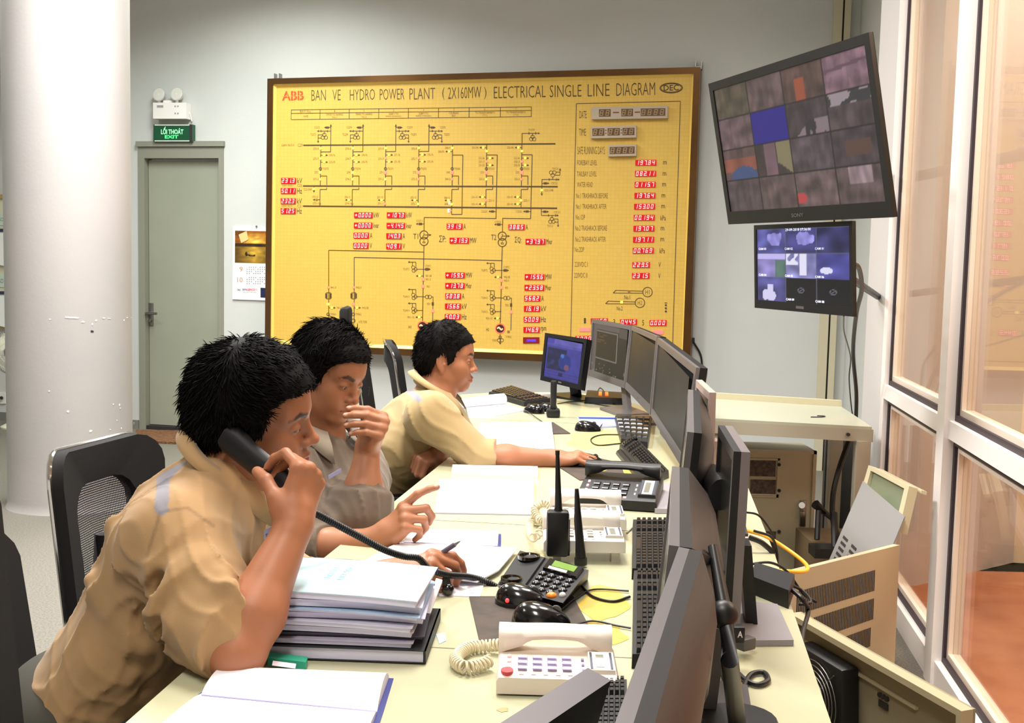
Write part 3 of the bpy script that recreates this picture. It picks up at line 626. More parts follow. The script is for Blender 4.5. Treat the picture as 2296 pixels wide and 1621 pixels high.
for u, v in ((1311.5, 739), (1475.6, 745)):
    r = MB(); sq(u, v, 12, 4, mat('led_bar', (255, 110, 110), .4, emit=((255, 90, 90), 1.2)), r, h=.004); r.build('warning_bar', bd)
m_gry = mat('clock_panel', (176, 160, 140), .5); m_cw = mat('clock_window', (92, 64, 34), .4); m_off = mat('unlit_segment', (168, 138, 96), .5); m_dash = mat('unlit_dash', (120, 52, 40), .5)
def clock(x0, y0, x1, y1, sk, wins, dashes=()):
    o = B(x0, y1, .0045); ex = B(x1, y1-sk, .0045)-o; ey = B(x0, y0, .0045)-o
    r = MB(); r.prism([o, o+ex, o+ex+ey, o+ey], WN*.03, m_gry); ro = r.build('clock_display', bd)
    d = MB()
    for (a, b_, s) in wins:
        p = o+ex*a+ey*.2+WN*.0305; X_ = ex*(b_-a); Y_ = ey*.62; d.add([p, p+X_, p+X_+Y_, p+Y_], [(0, 1, 2, 3)], m_cw); digits(d, s, p, X_, Y_, m_off, .1, .001)
    for (a, b_, s) in dashes:
        if s == '-': p = o+ex*a+ey*.48+WN*.031; d.add([p, p+ex*(b_-a), p+ex*(b_-a)+ey*.1, p+ey*.1], [(0, 1, 2, 3)], m_dash)
        else:
            for yy in (.35, .6): p = o+ex*a+ey*yy+WN*.031; d.add([p, p+ex*(b_-a), p+ex*(b_-a)+ey*.1, p+ey*.1], [(0, 1, 2, 3)], m_dash)
    d.build('digits', ro)
clock(1328, 242, 1498, 269, 2.5, ((.10, .255, '88'), (.395, .55, '88'), (.65, .97, '8888')), ((.285, .365, '-'), (.57, .64, '-')))
clock(1326.5, 285, 1428, 311.5, 2, ((.035, .30, '88'), (.37, .64, '88'), (.70, .96, '88')), ((.32, .345, ':'), (.66, .685, ':')))
clock(1365, 326.5, 1428, 352, 1.5, ((.06, .94, '8888'),))
# hanging brackets
for (u, v) in ((612, 178), (1564, 152)):
    r = MB(); P = B(u, v, -.06)
    for d_ in (-.02, .02): r.prism([P+WX*d_, P+WX*(d_+.006), P+WX*(d_+.006)+Vector((0, 0, .055)), P+WX*d_+Vector((0, 0, .055))], -WN*.05, m_steel)
    r.prism([P-WX*.02, P+WX*.026, P+WX*.026+Vector((0, 0, .02)), P-WX*.02+Vector((0, 0, .02))], -WN*.05, m_steel); r.build('bracket', bd)

# ================================================================ WALL THINGS
# emergency twin lamp
def W(u, v, out=0): return onplane(u, v, WP+WN*out, WN)+Vector((0, 0, 0))
el = thing('emergency_light', 'white twin-head emergency light on the wall above the green exit sign', 'emergency light', wp(s_of(380, 265), z_of(380, 265)))
m = MB(); a = W(343, 266, .08); b_ = W(417, 266, .08); tp = W(343, 230, .08)
m.prism([a, b_, W(417, 230, .08), tp], -WN*.078, m_white); m.build('battery_box', el)
m = MB(); m.prism([W(352, 236, .0805), W(366, 236, .0805), W(366, 241, .0805), W(352, 241, .0805)], WN*.001, mat('grey_print', (150, 150, 155), .6))
for u, v in ((393, 238), (399, 238), (393, 254), (399, 254)): m.cyl(W(u, v, .08), W(u, v, .083), .006, MATS['grey_print'], 8)
m.build('indicator_print', el)
m = MB(); m.prism([W(366, 232, .05), W(386, 232, .05), W(386, 225, .05), W(366, 225, .05)], -WN*.02, m_white); m.build('carry_handle', el)
for u, v in ((357, 213), (397, 212)):
    P = W(u, v, .06); m = MB(); m.tube([W(u, 232, .04), W(u, 222, .05)], .012, m_white)
    R = Vector((0, 0, 1)).rotation_difference((WN+Vector((0, 0, .15))).normalized()).to_matrix()
    m.lathe([(.012, -.045), (.035, -.035), (.048, 0), (.05, .01), (.046, .012)], mat('lamp_shell', (205, 205, 200), .3), P, 28, R); hd_ = m.build('lamp_head', el)
    m = MB(); m.lathe([(.001, -.01), (.02, -.006), (.044, .013)], mat('reflector_silver', (222, 222, 216), .3, metal=.2), P, 28, R); m.ell(P+R @ Vector((0, 0, .004)), (.010, .010, .014), m_white); m.build('reflector', hd_)
m = MB(); m.tube(spline([W(417, 245, .04), W(424, 252, .03), W(428, 262, .02), W(430, 272, .015)]), .005, m_white); m.build('lead', el)
ex = thing('exit_sign', 'green illuminated LOI THOAT EXIT sign above the grey door', 'exit sign', wp(s_of(388, 300), z_of(388, 320)))
m = MB(); m_gr = mat('exit_green', (16, 72, 44), .35, emit=((14, 66, 40), .25))
m.prism([W(344, 318, .05), W(431, 318, .05), W(431, 279, .05), W(344, 279, .05)], -WN*.048, m_gr); m.build('sign_body', ex)
m = MB()
for v in (280.5, 316): m.prism([W(347, v+1, .0505), W(425, v+1, .0505), W(425, v-1, .0505), W(347, v-1, .0505)], WN*.003, m_white)
m.prism([W(425, 318, .0505), W(431, 318, .0505), W(431, 279, .0505), W(425, 279, .0505)], WN*.003, m_dark); m.build('trim_strip', ex)
m = MB(); m_lg = mat('exit_letters', (150, 240, 170), .4, emit=((130, 240, 160), 1.1))
def wtxt(mb, s, u0, v0, u1, v1, out, mm_, bold=0):
    o = W(u0, v1, out); put_text(mb, s, o, W(u1, v1, out)-o, W(u0, v0, out)-o, mm_, bold)
wtxt(m, 'L\u1ed0I THO\u00c1T', 361, 284, 411, 301, .052, m_lg, .02); wtxt(m, 'EXIT', 369.5, 303, 400, 310.5, .052, mat('exit_letters2', (70, 230, 130), .4, emit=((60, 235, 120), 1.2)), .03); m.build('lettering', ex)
# calendar
ca = thing('wall_calendar', 'wall calendar with sunset river photo hanging between the door and the golden board', 'calendar', wp(s_of(560, 672), z_of(560, 672)))
m = MB(); m.prism([W(521, 671, .012), W(600, 674, .012), W(601, 512, .012), W(522, 509, .012)], -WN*.010, mat('calendar_paper', (232, 232, 234), .6)); m.build('calendar_sheet', ca)
pm = bpy.data.materials.new('sunset_print'); pm.use_nodes = True; nt = pm.node_tree; b = nt.nodes['Principled BSDF']; b.inputs['Roughness'].default_value = .4
va = nt.nodes.new('ShaderNodeVertexColor'); va.layer_name = 'col'; nt.links.new(va.outputs[0], b.inputs['Base Color'])
def picture(name, parent, P0, X_, Y_, nx, ny, fn, m, lift=None):
    """grid mesh with vertex colours fn(x,y)->sRGB: a printed or displayed image"""
    vs = []; cs = []
    for j in range(ny+1):
        for i in range(nx+1):
            x, y = i/nx, j/ny; vs.append(tuple(P0+X_*x+Y_*y)); cs.append((*lin(fn(x, y)), 1))
    fs = [(j*(nx+1)+i, j*(nx+1)+i+1, (j+1)*(nx+1)+i+1, (j+1)*(nx+1)+i) for j in range(ny) for i in range(nx)]
    me = bpy.data.meshes.new(name); me.from_pydata(vs, [], fs); a = me.color_attributes.new('col', 'FLOAT_COLOR', 'POINT'); a.data.foreach_set('color', [c for q in cs for c in q]); me.materials.append(m); me.update()
    o = bpy.data.objects.new(name, me); COL.objects.link(o)
    if parent is not None: o.parent = parent; o.matrix_parent_inverse = parent.matrix_world.inverted() if s_abs(parent) else Matrix.Identity(4)
    return o
def sunset(x, y):
    n = mnoise.noise(Vector((x*6, y*14, 1)))
    if y > .60:
        d = math.hypot((x-.62)*1.1, (y-.66)*1.6); k = max(0, 1-d*1.8); c_ = np.array((150, 84, 22))*(1-k)+np.array((255, 214, 90))*k; c_ = c_*(1+.25*n)
        if x < .3 and y > .85: c_ = c_*.7
    elif y > .50: c_ = np.array((52, 34, 14))*(1+.4*n)
    else:
        d = abs(x-.6); k = max(0, 1-d*1.9)*(1-abs(y-.35)*1.3); c_ = np.array((96, 70, 18))*(1-k)+np.array((214, 170, 60))*k; c_ = c_*(1+.2*n)
        if abs(y-.27-.04*math.sin(x*9)) < .025 and .3 < x < .62: c_ = np.array((40, 26, 10))
        if .33 < x < .38 and .2 < y < .36: c_ = np.array((34, 24, 12))
    return np.clip(c_, 0, 255)
P0 = W(526.5, 589, .0125); picture('photo_print', ca, P0, W(600, 591, .0125)-P0, W(527, 517, .0125)-P0, 60, 50, sunset, pm)
m = MB(); m_or = mat('orange_ink', (200, 130, 70), .6); m_gi = mat('grey_ink', (120, 120, 130), .6)
wtxt(m, '9', 537, 598, 544, 609, .0126, m_or); wtxt(m, '10', 532, 622, 544, 633, .0126, m_or)
for r_ in range(2):
    for i in range(10):
        for j in range(4):
            if (i+j) % 5: u = 553+i*4.9; v = 599+r_*23+j*4.6; m.add([W(u, v+1.5, .0126), W(u+1.8, v+1.5, .0126), W(u+1.8, v-.8, .0126), W(u, v-.8, .0126)], [(0, 1, 2, 3)], m_gi)
wtxt(m, 'EVN', 544, 647, 553, 652, .0126, mat('navy_ink', (40, 50, 110), .6), .03); wtxt(m, 'GENCO 1', 553.5, 647, 576, 652, .0126, mat('red_ink', (200, 40, 40), .6), .03); wtxt(m, 'TONG CONG TY PHAT DIEN 1', 544, 654, 575, 656.5, .0126, m_gi)
m.add([W(584, 667, .0126), W(600, 668, .0126), W(600, 646, .0126), W(584, 645, .0126)], [(0, 1, 2, 3)], mat('navy_panel', (28, 32, 70), .5))
for q in range(4):
    a = q*PI/4; m.add([W(535.5-4.5*math.cos(a)-.4, 650-4.5*math.sin(a)-.4, .0126), W(535.5+4.5*math.cos(a)+.4, 650+4.5*math.sin(a)-.4, .0126), W(535.5+4.5*math.cos(a)+.4, 650+4.5*math.sin(a)+.4, .0126), W(535.5-4.5*math.cos(a)-.4, 650-4.5*math.sin(a)+.4, .0126)], [(0, 1, 2, 3)], m_dark)
m.build('print', ca)
m = MB(); a = [W(535, 526, .016), W(553, 518, .016), W(557, 537, .016), W(541, 545, .016)]; m.prism(a, WN*.001, mat('photo_tag', (226, 196, 130), .5)); m.build('stuck_note', ca)
m = MB(); m.cyl(W(575, 508, .012), W(575, 508, .02), .008, m_steel, 10); m.build('hanging_pin', ca)
# framed notice boards at the left edge
for (x0, x1, y0, y1, lab) in ((-60, 42, 436, 736, 'wide framed notice panel with document pockets at the left wall'), (47, 100, 437, 605, 'narrow framed panel mostly hidden behind the round column')):
    nb = thing('notice_board', lab, 'notice board', W((x0+x1)/2, y1, .01))
    m = MB(); fw_ = 9 if x0 < 0 else 7; mo = mat('oak_frame', (176, 148, 98), .5)
    for q in ([(x0, y0), (x1, y0), (x1, y0+fw_), (x0, y0+fw_)], [(x0, y1-fw_), (x1, y1-fw_), (x1, y1), (x0, y1)], [(x1-fw_, y0), (x1, y0), (x1-1, y1), (x1-fw_-1, y1)], [(x0, y0), (x0+fw_, y0), (x0+fw_, y1), (x0, y1)]):
        m.prism([W(*p, .03) for p in q], -WN*.028, mo)
    m.build('frame', nb)
    m = MB(); m.prism([W(x0+3, y0+3, .012), W(x1-3, y0+3, .012), W(x1-3, y1-3, .012), W(x0+3, y1-3, .012)], -WN*.01, mat('notice_backing', (216, 214, 186), .6)); m.build('backing', nb)
    if x0 < 0:
        for v0, v1, h2 in ((480, 505, 0), (617, 644, 0)):
            m = MB(); m.prism([W(-20, v0, .016), W(27, v0, .016), W(27, v1, .016), W(-20, v1, .016)], WN*.002, mat('pale_green_card', (196, 216, 200), .5)); wtxt(m, 'SO DO', -2, v0+8, 22, v1-9, .019, m_gi); m.build('name_card', nb)
        for v0, v1 in ((515, 598), (655, 735)):
            m = MB(); m.prism([W(-20, v0, .02), W(26, v0, .02), W(20, v1, .035), W(-20, v1-8, .035)], WN*.004, mat('pocket_paper', (240, 242, 240), .6))
            m.prism([W(-20, v0-2, .026), W(26, v0-2, .026), W(26, v0+5, .026), W(-20, v0+5, .026)], WN*.006, mat('navy_clip', (46, 56, 84), .5)); m.build('document_pocket', nb)
# wall socket
m = MB(); m.prism([W(-6, 905, .01), W(12, 905, .01), W(12, 880, .01), W(-6, 880, .01)], -WN*.009, m_white)
m.cyl(W(3, 892, .01), W(3, 892, .03), .014, m_black, 12); tag(m.build('wall_socket'), 'white wall socket with a black plug low on the wall behind the fan', 'socket')
# pedestal fan
fy = 8.2
def A(u, v, y=fy): return at(u, v, y)
fn_ = thing('pedestal_fan', 'white pedestal fan with a grey hub on the floor left of the column', 'fan', onz(22, 962, 0))
hub = A(28, 790); m_fan = mat('fan_ivory', (226, 224, 200), .35); m_fg = mat('fan_grey', (120, 122, 118), .45)
fN = Vector((-.15, -1, .05)).normalized(); Rf = Vector((0, 0, 1)).rotation_difference(fN).to_matrix()
m = MB(); m.lathe([(.0, .03), (.04, .03), (.055, .02), (.055, -.03), (.03, -.05), (0, -.05)], m_fg, hub, 28, Rf); m.ell(hub+fN*.03, (.008, .008, .01), m_black); m.build('hub', fn_)
m = MB()
for r_, zz in ((.165, -.02), (.165, .0), (.12, .035), (.075, .045)): m.tube([hub+Rf @ Vector((r_*math.cos(q), r_*math.sin(q), zz)) for q in np.linspace(0, 2*PI, 49)[:-1]], .0028 if r_ > .16 else .0012, m_fan if r_ < .16 else m_fg, 5, closed=True)
for k in range(60):
    q = 2*PI*k/60; m.tube([hub+Rf @ Vector((rr_*math.cos(q), rr_*math.sin(q), z_)) for rr_, z_ in ((.165, 0), (.14, .028), (.09, .044), (.05, .045))], .0011, m_fan, 4)
    m.tube([hub+Rf @ Vector((rr_*math.cos(q), rr_*math.sin(q), z_)) for rr_, z_ in ((.165, -.02), (.12, -.06), (.05, -.07))], .0011, m_fan, 4)
m.build('guard', fn_)
m_bl = mat('fan_blade', (206, 206, 190), .3)
for k in range(3):
    m = MB(); q0 = 2*PI*k/3; P = []
    for j in range(7):
        a = q0+j*.24-.5; 
        P.append((a, .15*math.sin(PI*(j+1)/8)**.35))
    vs = [hub+Rf @ Vector((.045*math.cos(q0+(j-3)*.12), .045*math.sin(q0+(j-3)*.12), (j-3)*.006)) for j in range(7)]+[hub+Rf @ Vector((r_*math.cos(a), r_*math.sin(a), (j-3)*.010)) for j, (a, r_) in enumerate(P)]
    m.add(vs+[v-fN*.002 for v in vs], [(j, j+1, 8+j, 7+j) for j in range(6)]+[(14+j, 21+j, 22+j, 15+j) for j in range(6)], m_bl, True); m.build('blade', fn_)
m = MB(); m.tube([hub-fN*.05, hub-fN*.14], [.045, .035], m_fan, 20); m.build('motor', fn_)
bs = onz(48, 958, 0); m = MB(); m.tube([hub-fN*.1-Vector((0, 0, .03)), Vector((bs.x, bs.y, .33))], .016, m_fan, 14); m.tube([Vector((bs.x, bs.y, .36)), Vector((bs.x, bs.y, .04))], [.03, .022], m_fg, 16); m.build('stand', fn_)
m = MB(); m.lathe([(.0, .055), (.05, .05), (.12, .03), (.155, .012), (.155, 0), (0, 0)], m_fan, (bs.x, bs.y, 0), 36); m.box((bs.x-.03, bs.y-.10, .043), (.06, .03, .008), m_fg, bev=.002); m.build('base', fn_)
# ================================================================ SIGNED DISTANCE MODELLING (people)
F4 = np.float32
def V3(a): return np.array(tuple(a), dtype=F4)
def smin(a, b, k):
    if k <= 0: return np.minimum(a, b)
    h = np.clip(.5+.5*(b-a)/k, 0, 1); return b*(1-h)+a*h-k*h*(1-h)
_rk = np.random.default_rng(11)
_K = _rk.normal(size=(24, 3)).astype(F4); _K /= np.linalg.norm(_K, axis=1)[:, None]; _PH = _rk.uniform(0, 6.28, 24).astype(F4)
def wn(P, f, o=0, n=5):
    r = 0
    for i in range(n): r = r+np.sin(P @ (_K[(i+o) % 24]*f*(1+.23*i))+_PH[(i+o) % 24])
    return r/n
class Sdf:
    def __init__(s): s.ops = []
    def _a(s, fn, c, r, k, sub): s.ops.append((fn, V3(c), float(r), float(k), sub))
    def cap(s, a, b, ra, rb, k=.01, sub=False):
        a = V3(a); b = V3(b); ab = b-a; L = max(float(ab @ ab), 1e-9)
        def f(P):
            t = np.clip(((P-a) @ ab)/L, 0, 1); return np.linalg.norm(P-a-t[:, None]*ab, axis=1)-(ra+(rb-ra)*t)
        s._a(f, (a+b)/2, math.sqrt(L)/2+max(ra, rb), k, sub); return s
    def ell(s, c, r, R=None, k=.01, sub=False):
        c = V3(c); r_ = np.array(r, dtype=F4); Rm = None if R is None else np.array(R, dtype=F4)
        def f(P):
            q = P-c
            if Rm is not None: q = q @ Rm
            k0 = np.linalg.norm(q/r_, axis=1); k1 = np.linalg.norm(q/(r_*r_), axis=1)+1e-9; return k0*(k0-1)/k1
        s._a(f, c, max(r), k, sub); return s
    def cyl(s, a, b, ra, rb, k=.01, sub=False, flat=None):
        """flat-ended cone; flat=(dir, factor) squashes the section"""
        a = V3(a); b = V3(b); ab = b-a; L = math.sqrt(float(ab @ ab)); n = ab/L
        def f(P):
            q = P-a; t = q @ n; rad = np.linalg.norm(q-t[:, None]*n, axis=1); rr = ra+(rb-ra)*np.clip(t/L, 0, 1)
            d1 = rad-rr; d2 = np.abs(t-L/2)-L/2
            return np.where((d1 > 0) & (d2 > 0), np.sqrt(d1*d1+d2*d2), np.maximum(d1, d2))
        s._a(f, (a+b)/2, L/2+max(ra, rb), k, sub); return s
    def fn(s, f, c, r, k=0, sub=False): s._a(f, c, r, k, sub); return s
    def ev(s, P, c=None, rad=1e9):
        d = np.full(len(P), 9.0, dtype=F4)
        for f, cc, rr, k, sub in s.ops:
            if c is not None and np.linalg.norm(cc-c) > rr+rad*1.6+k+.06: continue
            if sub: d = -smin(-d, f(P), k)
            else: d = smin(d, f(P), k)
        return d
def bounds(ops, pad=.03):
    lo = np.min([c-r for f, c, r, k, sub in ops if not sub], axis=0)-pad; hi = np.max([c+r for f, c, r, k, sub in ops if not sub], axis=0)+pad; return lo, hi
def mesh_sdf(sd, h, post=None, lo=None, hi=None, margin=.02):
    """surface nets over a block-sparse grid"""
    l0, h0 = bounds(sd.ops); lo = l0 if lo is None else np.maximum(l0, V3(lo)); hi = h0 if hi is None else np.minimum(h0, V3(hi))
    B_ = 16; n = np.ceil((hi-lo)/h/B_).astype(int)*B_+1
    G = np.full(n, 1.0, dtype=F4); bd_ = B_*h*.87
    ax = [np.arange(B_+1, dtype=F4)*h]*3; gx, gy, gz_ = np.meshgrid(*ax, indexing='ij'); loc = np.stack([gx.ravel(), gy.ravel(), gz_.ravel()], 1)
    for i in range(0, n[0]-1, B_):
        for j in range(0, n[1]-1, B_):
            for k in range(0, n[2]-1, B_):
                o = (lo+np.array((i, j, k))*h).astype(F4); c = o+B_*h/2
                d0 = sd.ev(c[None], c, bd_)[0]
                if d0 > bd_*1.5+margin+.02: continue
                if d0 < -(bd_*1.4+.06): G[i:i+B_+1, j:j+B_+1, k:k+B_+1] = np.minimum(G[i:i+B_+1, j:j+B_+1, k:k+B_+1], -1); continue
                P = loc+o; d = sd.ev(P, c, bd_)
                if post: d = post(P, d)
                G[i:i+B_+1, j:j+B_+1, k:k+B_+1] = d.reshape(B_+1, B_+1, B_+1)
    ins = G < 0; cor = [ins[a:n[0]-1+a, b:n[1]-1+b, c:n[2]-1+c] for a in (0, 1) for b in (0, 1) for c in (0, 1)]
    sm = np.zeros(tuple(n-1), dtype=np.int8)
    for q in cor: sm += q
    cells = np.argwhere((sm > 0) & (sm < 8)); idx = -np.ones(tuple(n-1), dtype=np.int32); idx[tuple(cells.T)] = np.arange(len(cells))
    acc = np.zeros((len(cells), 3)); cnt = np.zeros(len(cells))
    cr_ = [(a, b, c) for a in (0, 1) for b in (0, 1) for c in (0, 1)]
    val = [G[cells[:, 0]+a, cells[:, 1]+b, cells[:, 2]+c] for a, b, c in cr_]
    for e in range(8):
        for f in range(e+1, 8):
            a, b = np.array(cr_[e]), np.array(cr_[f])
            if np.abs(a-b).sum() != 1: continue
            m = (val[e] < 0) != (val[f] < 0); t = np.where(m, val[e]/(val[e]-val[f]+1e-12), 0)
            p = a+(b-a)*t[:, None]; acc += np.where(m[:, None], p, 0); cnt += m
    V = lo+(cells+acc/cnt[:, None])*h
    F = []
    for axn in range(3):
        s0 = [slice(0, -1)]*3; 
        A = G.take(range(0, n[axn]-1), axis=axn) < 0; Bq = G.take(range(1, n[axn]), axis=axn) < 0
        ch = np.argwhere(A != Bq); u, v = [(1, 2), (2, 0), (0, 1)][axn]
        ok = (ch[:, u] > 0) & (ch[:, v] > 0) & (ch[:, u] < n[u]-1) & (ch[:, v] < n[v]-1); ch = ch[ok]
        sgn = A[tuple(ch.T)]
        def I(du, dv):
            q = ch.copy(); q[:, u] -= du; q[:, v] -= dv; return idx[tuple(q.T)]
        q = np.stack([I(1, 1), I(0, 1), I(0, 0), I(1, 0)], 1); q[~sgn] = q[~sgn][:, ::-1]; F.append(q)
    F = np.concatenate(F); F = F[(F >= 0).all(1)]
    return V, F
def relax(V, F, it=2, lam=.5):
    V = V.copy(); n = len(V); E_ = np.concatenate([F[:, [0, 1]], F[:, [1, 2]], F[:, [2, 3]], F[:, [3, 0]]]); E_ = np.concatenate([E_, E_[:, ::-1]])
    cnt = np.bincount(E_[:, 0], minlength=n)[:, None]
    for _ in range(it):
        a = np.stack([np.bincount(E_[:, 0], weights=V[E_[:, 1], k], minlength=n) for k in range(3)], 1)/np.maximum(cnt, 1); V = V+(a-V)*lam
    return V
def vnormals(V, F):
    n = np.cross(V[F[:, 2]]-V[F[:, 0]], V[F[:, 3]]-V[F[:, 1]]); N = np.zeros_like(V)
    for k in range(4):
        for a in range(3): N[:, a] += np.bincount(F[:, k], weights=n[:, a], minlength=len(V))
    return N/np.maximum(np.linalg.norm(N, axis=1), 1e-9)[:, None]
def np_obj(name, V, F, m, parent=None, col=None):
    me = bpy.data.meshes.new(name); V = np.asarray(V, dtype=F4); F = np.asarray(F, dtype=np.int32); k = F.shape[1]
    me.vertices.add(len(V)); me.vertices.foreach_set('co', V.ravel()); me.loops.add(F.size); me.loops.foreach_set('vertex_index', F.ravel())
    me.polygons.add(len(F)); me.polygons.foreach_set('loop_start', np.arange(0, F.size, k, dtype=np.int32)); 
    me.polygons.foreach_set('use_smooth', np.ones(len(F), dtype=bool))
    if col is not None:
        a = me.color_attributes.new('col', 'FLOAT_COLOR', 'POINT'); c4 = np.ones((len(V), 4), dtype=F4); c4[:, :3] = col; a.data.foreach_set('color', c4.ravel())
    me.materials.append(m); me.update(); me.validate()
    o = bpy.data.objects.new(name, me); COL.objects.link(o)
    if parent is not None: o.parent = parent; o.matrix_parent_inverse = parent.matrix_world.inverted()
    return o
L3 = lambda c: np.array(lin(c), dtype=F4)

# ---------------------------------------------------------------- anatomy
class Frame:
    def __init__(s, o, f, up=(0, 0, 1), sc=1.0):
        s.o = V3(o); f = np.array(tuple(f), float); f /= np.linalg.norm(f); up = np.array(tuple(up), float)
        l = np.cross(up, f); l /= np.linalg.norm(l); u = np.cross(f, l); s.R = np.stack([f, l, u], 1).astype(F4); s.s = sc
    def p(s, x, y, z): return s.o+s.R @ np.array((x*s.s, y*s.s, z*s.s), dtype=F4)
    def loc(s, P): return ((P-s.o) @ s.R)/F4(s.s)
def add_head(sd, fr, neck, neck_r=.056, full=1.0, jaw=1.0):
    H = Sdf(); p = lambda x, y, z: np.array((x, y, z), dtype=F4); R = np.eye(3, dtype=F4)
    H.ell(p(-.014, 0, .030), (.094, .075, .086), R, k=.0)
    H.ell(p(.022, 0, -.022), (.066, .061*full, .084), R, k=.03)
    for s in (1, -1):
        H.cap(p(-.006, s*.046*jaw, -.058), p(.062, s*.016, -.094), .022*full, .018, k=.026)
        H.ell(p(.050, s*.041, -.026), (.026, .023*full, .021), R, k=.022)
        H.cap(p(.066, s*.043, .020), p(.084, s*.012, .021), .010, .0105, k=.016)
        H.ell(p(.058, s*.030, -.052), (.026, .022*full, .024), R, k=.025)
    H.ell(p(.070, 0, -.096), (.017, .021, .016), R, k=.016)
    H.ell(p(.074, 0, -.068), (.021, .026, .020), R, k=.018)
    H.ell(p(.060, 0, .050), (.030, .050, .034), R, k=.03)
    for s in (1, -1): H.ell(p(.094, s*.031, .001), (.014, .018, .0105), R, k=.012, sub=True)
    H.cap(p(.083, 0, .012), p(.103, 0, -.028), .0068, .0090, k=.012)
    H.ell(p(.1050, 0, -.034), (.0118, .0120, .0100), R, k=.007)
    for s in (1, -1): H.ell(p(.094, s*.0135, -.037), (.0105, .0078, .0078), R, k=.006)
    for s in (1, -1):
        H.ell(p(.101, s*.0070, -.0445), (.0058, .0038, .0042), R, k=.002, sub=True)
        H.ell(p(.0755, s*.031, -.001), (.0138, .0150, .0118), R, k=.004)
        H.ell(p(.0885, s*.031, -.0035), (.0065, .0120, .0016), R, k=.0012, sub=True)
    for s in (1, -1):
        H.cap(p(.0955, 0, -.0625), p(.082, s*.023, -.0685), .0052, .0028, k=.005)
        H.cap(p(.0935, 0, -.0745), p(.081, s*.021, -.0715), .0060, .0028, k=.005)
        H.cap(p(.1015, 0, -.0685), p(.086, s*.024, -.0700), .0016, .0012, k=.0025, sub=True)
    for s in (1, -1):
        Re = np.array(Matrix.Rotation(math.radians(-14), 3, 'Y') @ Matrix.Rotation(math.radians(-s*18), 3, 'Z'), dtype=F4)
        H.ell(p(-.012, s*.075, -.013), (.0185, .0075, .032), Re, k=.007)
        H.ell(p(-.004, s*.0835, -.011), (.0095, .0055, .019), Re, k=.003, sub=True)
        H.ell(p(.002, s*.079, -.017), (.004, .004, .006), R, k=.004)
        H.ell(p(-.008, s*.075, -.041), (.007, .006, .008), R, k=.005)
    sd.fn(lambda P: H.ev(fr.loc(P))*F4(fr.s), fr.o, .15*fr.s, 0)
    nb = V3(neck); sd.cap(fr.p(-.024, 0, -.045), nb, neck_r*.96*fr.s, neck_r*1.06, k=.028)
    sd.cap(fr.p(.012, 0, -.075), nb+(fr.p(.035, 0, 0)-fr.p(0, 0, 0)), .028, .035, k=.03)
def head_color(fr, P, base, C, brow=1.0, stub=.0):
    q = fr.loc(P)
    def dcap(a, b): 
        a = np.array(a); b = np.array(b); ab = b-a; t = np.clip(((q-a) @ ab)/(ab @ ab), 0, 1); return np.linalg.norm(q-a-t[:, None]*ab, axis=1)
    def mixc(C, c2, w): return C*(1-w[:, None])+c2*w[:, None]
    near = (np.linalg.norm(q, axis=1) < .16)
    jit = wn(P, 900, 3, 3)*.0012
    for s in (1, -1):
        d = np.minimum(dcap((.094, s*.016, .0185), (.087, s*.034, .0255)), dcap((.087, s*.034, .0255), (.072, s*.048, .020)))+jit
        C = mixc(C, L3((38, 26, 22)), np.clip((.0062*brow-d)/.0022, 0, 1)*near*.92)
        d = dcap((.094, s*.020, -.0015), (.082, s*.045, -.0025)); C = mixc(C, L3((44, 28, 24)), np.clip((.0022-d)/.001, 0, 1)*near*.8)
    d = np.minimum(np.minimum(dcap((.100, 0, -.0635), (.084, .022, -.0688)), dcap((.100, 0, -.0635), (.084, -.022, -.0688))), np.minimum(dcap((.099, 0, -.0735), (.083, .020, -.0710)), dcap((.099, 0, -.0735), (.083, -.020, -.0710))))
    C = mixc(C, L3((150, 78, 68)), np.clip((.0068-d)/.003, 0, 1)*near*.65)
    d = dcap((.098, .0, -.04), (.108, 0, -.034)); C = mixc(C, base*np.array((1.1, .84, .82)), np.clip((.018-d)/.012, 0, 1)*near*.5)
    if stub: 
        d = np.minimum(dcap((.098, 0, -.054), (.08, .024, -.060)), dcap((.098, 0, -.054), (.08, -.024, -.060))); C = mixc(C, L3((70, 52, 44)), np.clip((.006-d+jit)/.004, 0, 1)*near*stub)
        d = np.linalg.norm(q-np.array((.075, 0, -.10)), axis=1); C = mixc(C, L3((90, 66, 54)), np.clip((.026-d+jit)/.02, 0, 1)*near*stub*.6)
    return C
FL = [(.042, .025, .019), (.046, .029, .020), (.042, .027, .019), (.033, .020, .017)]
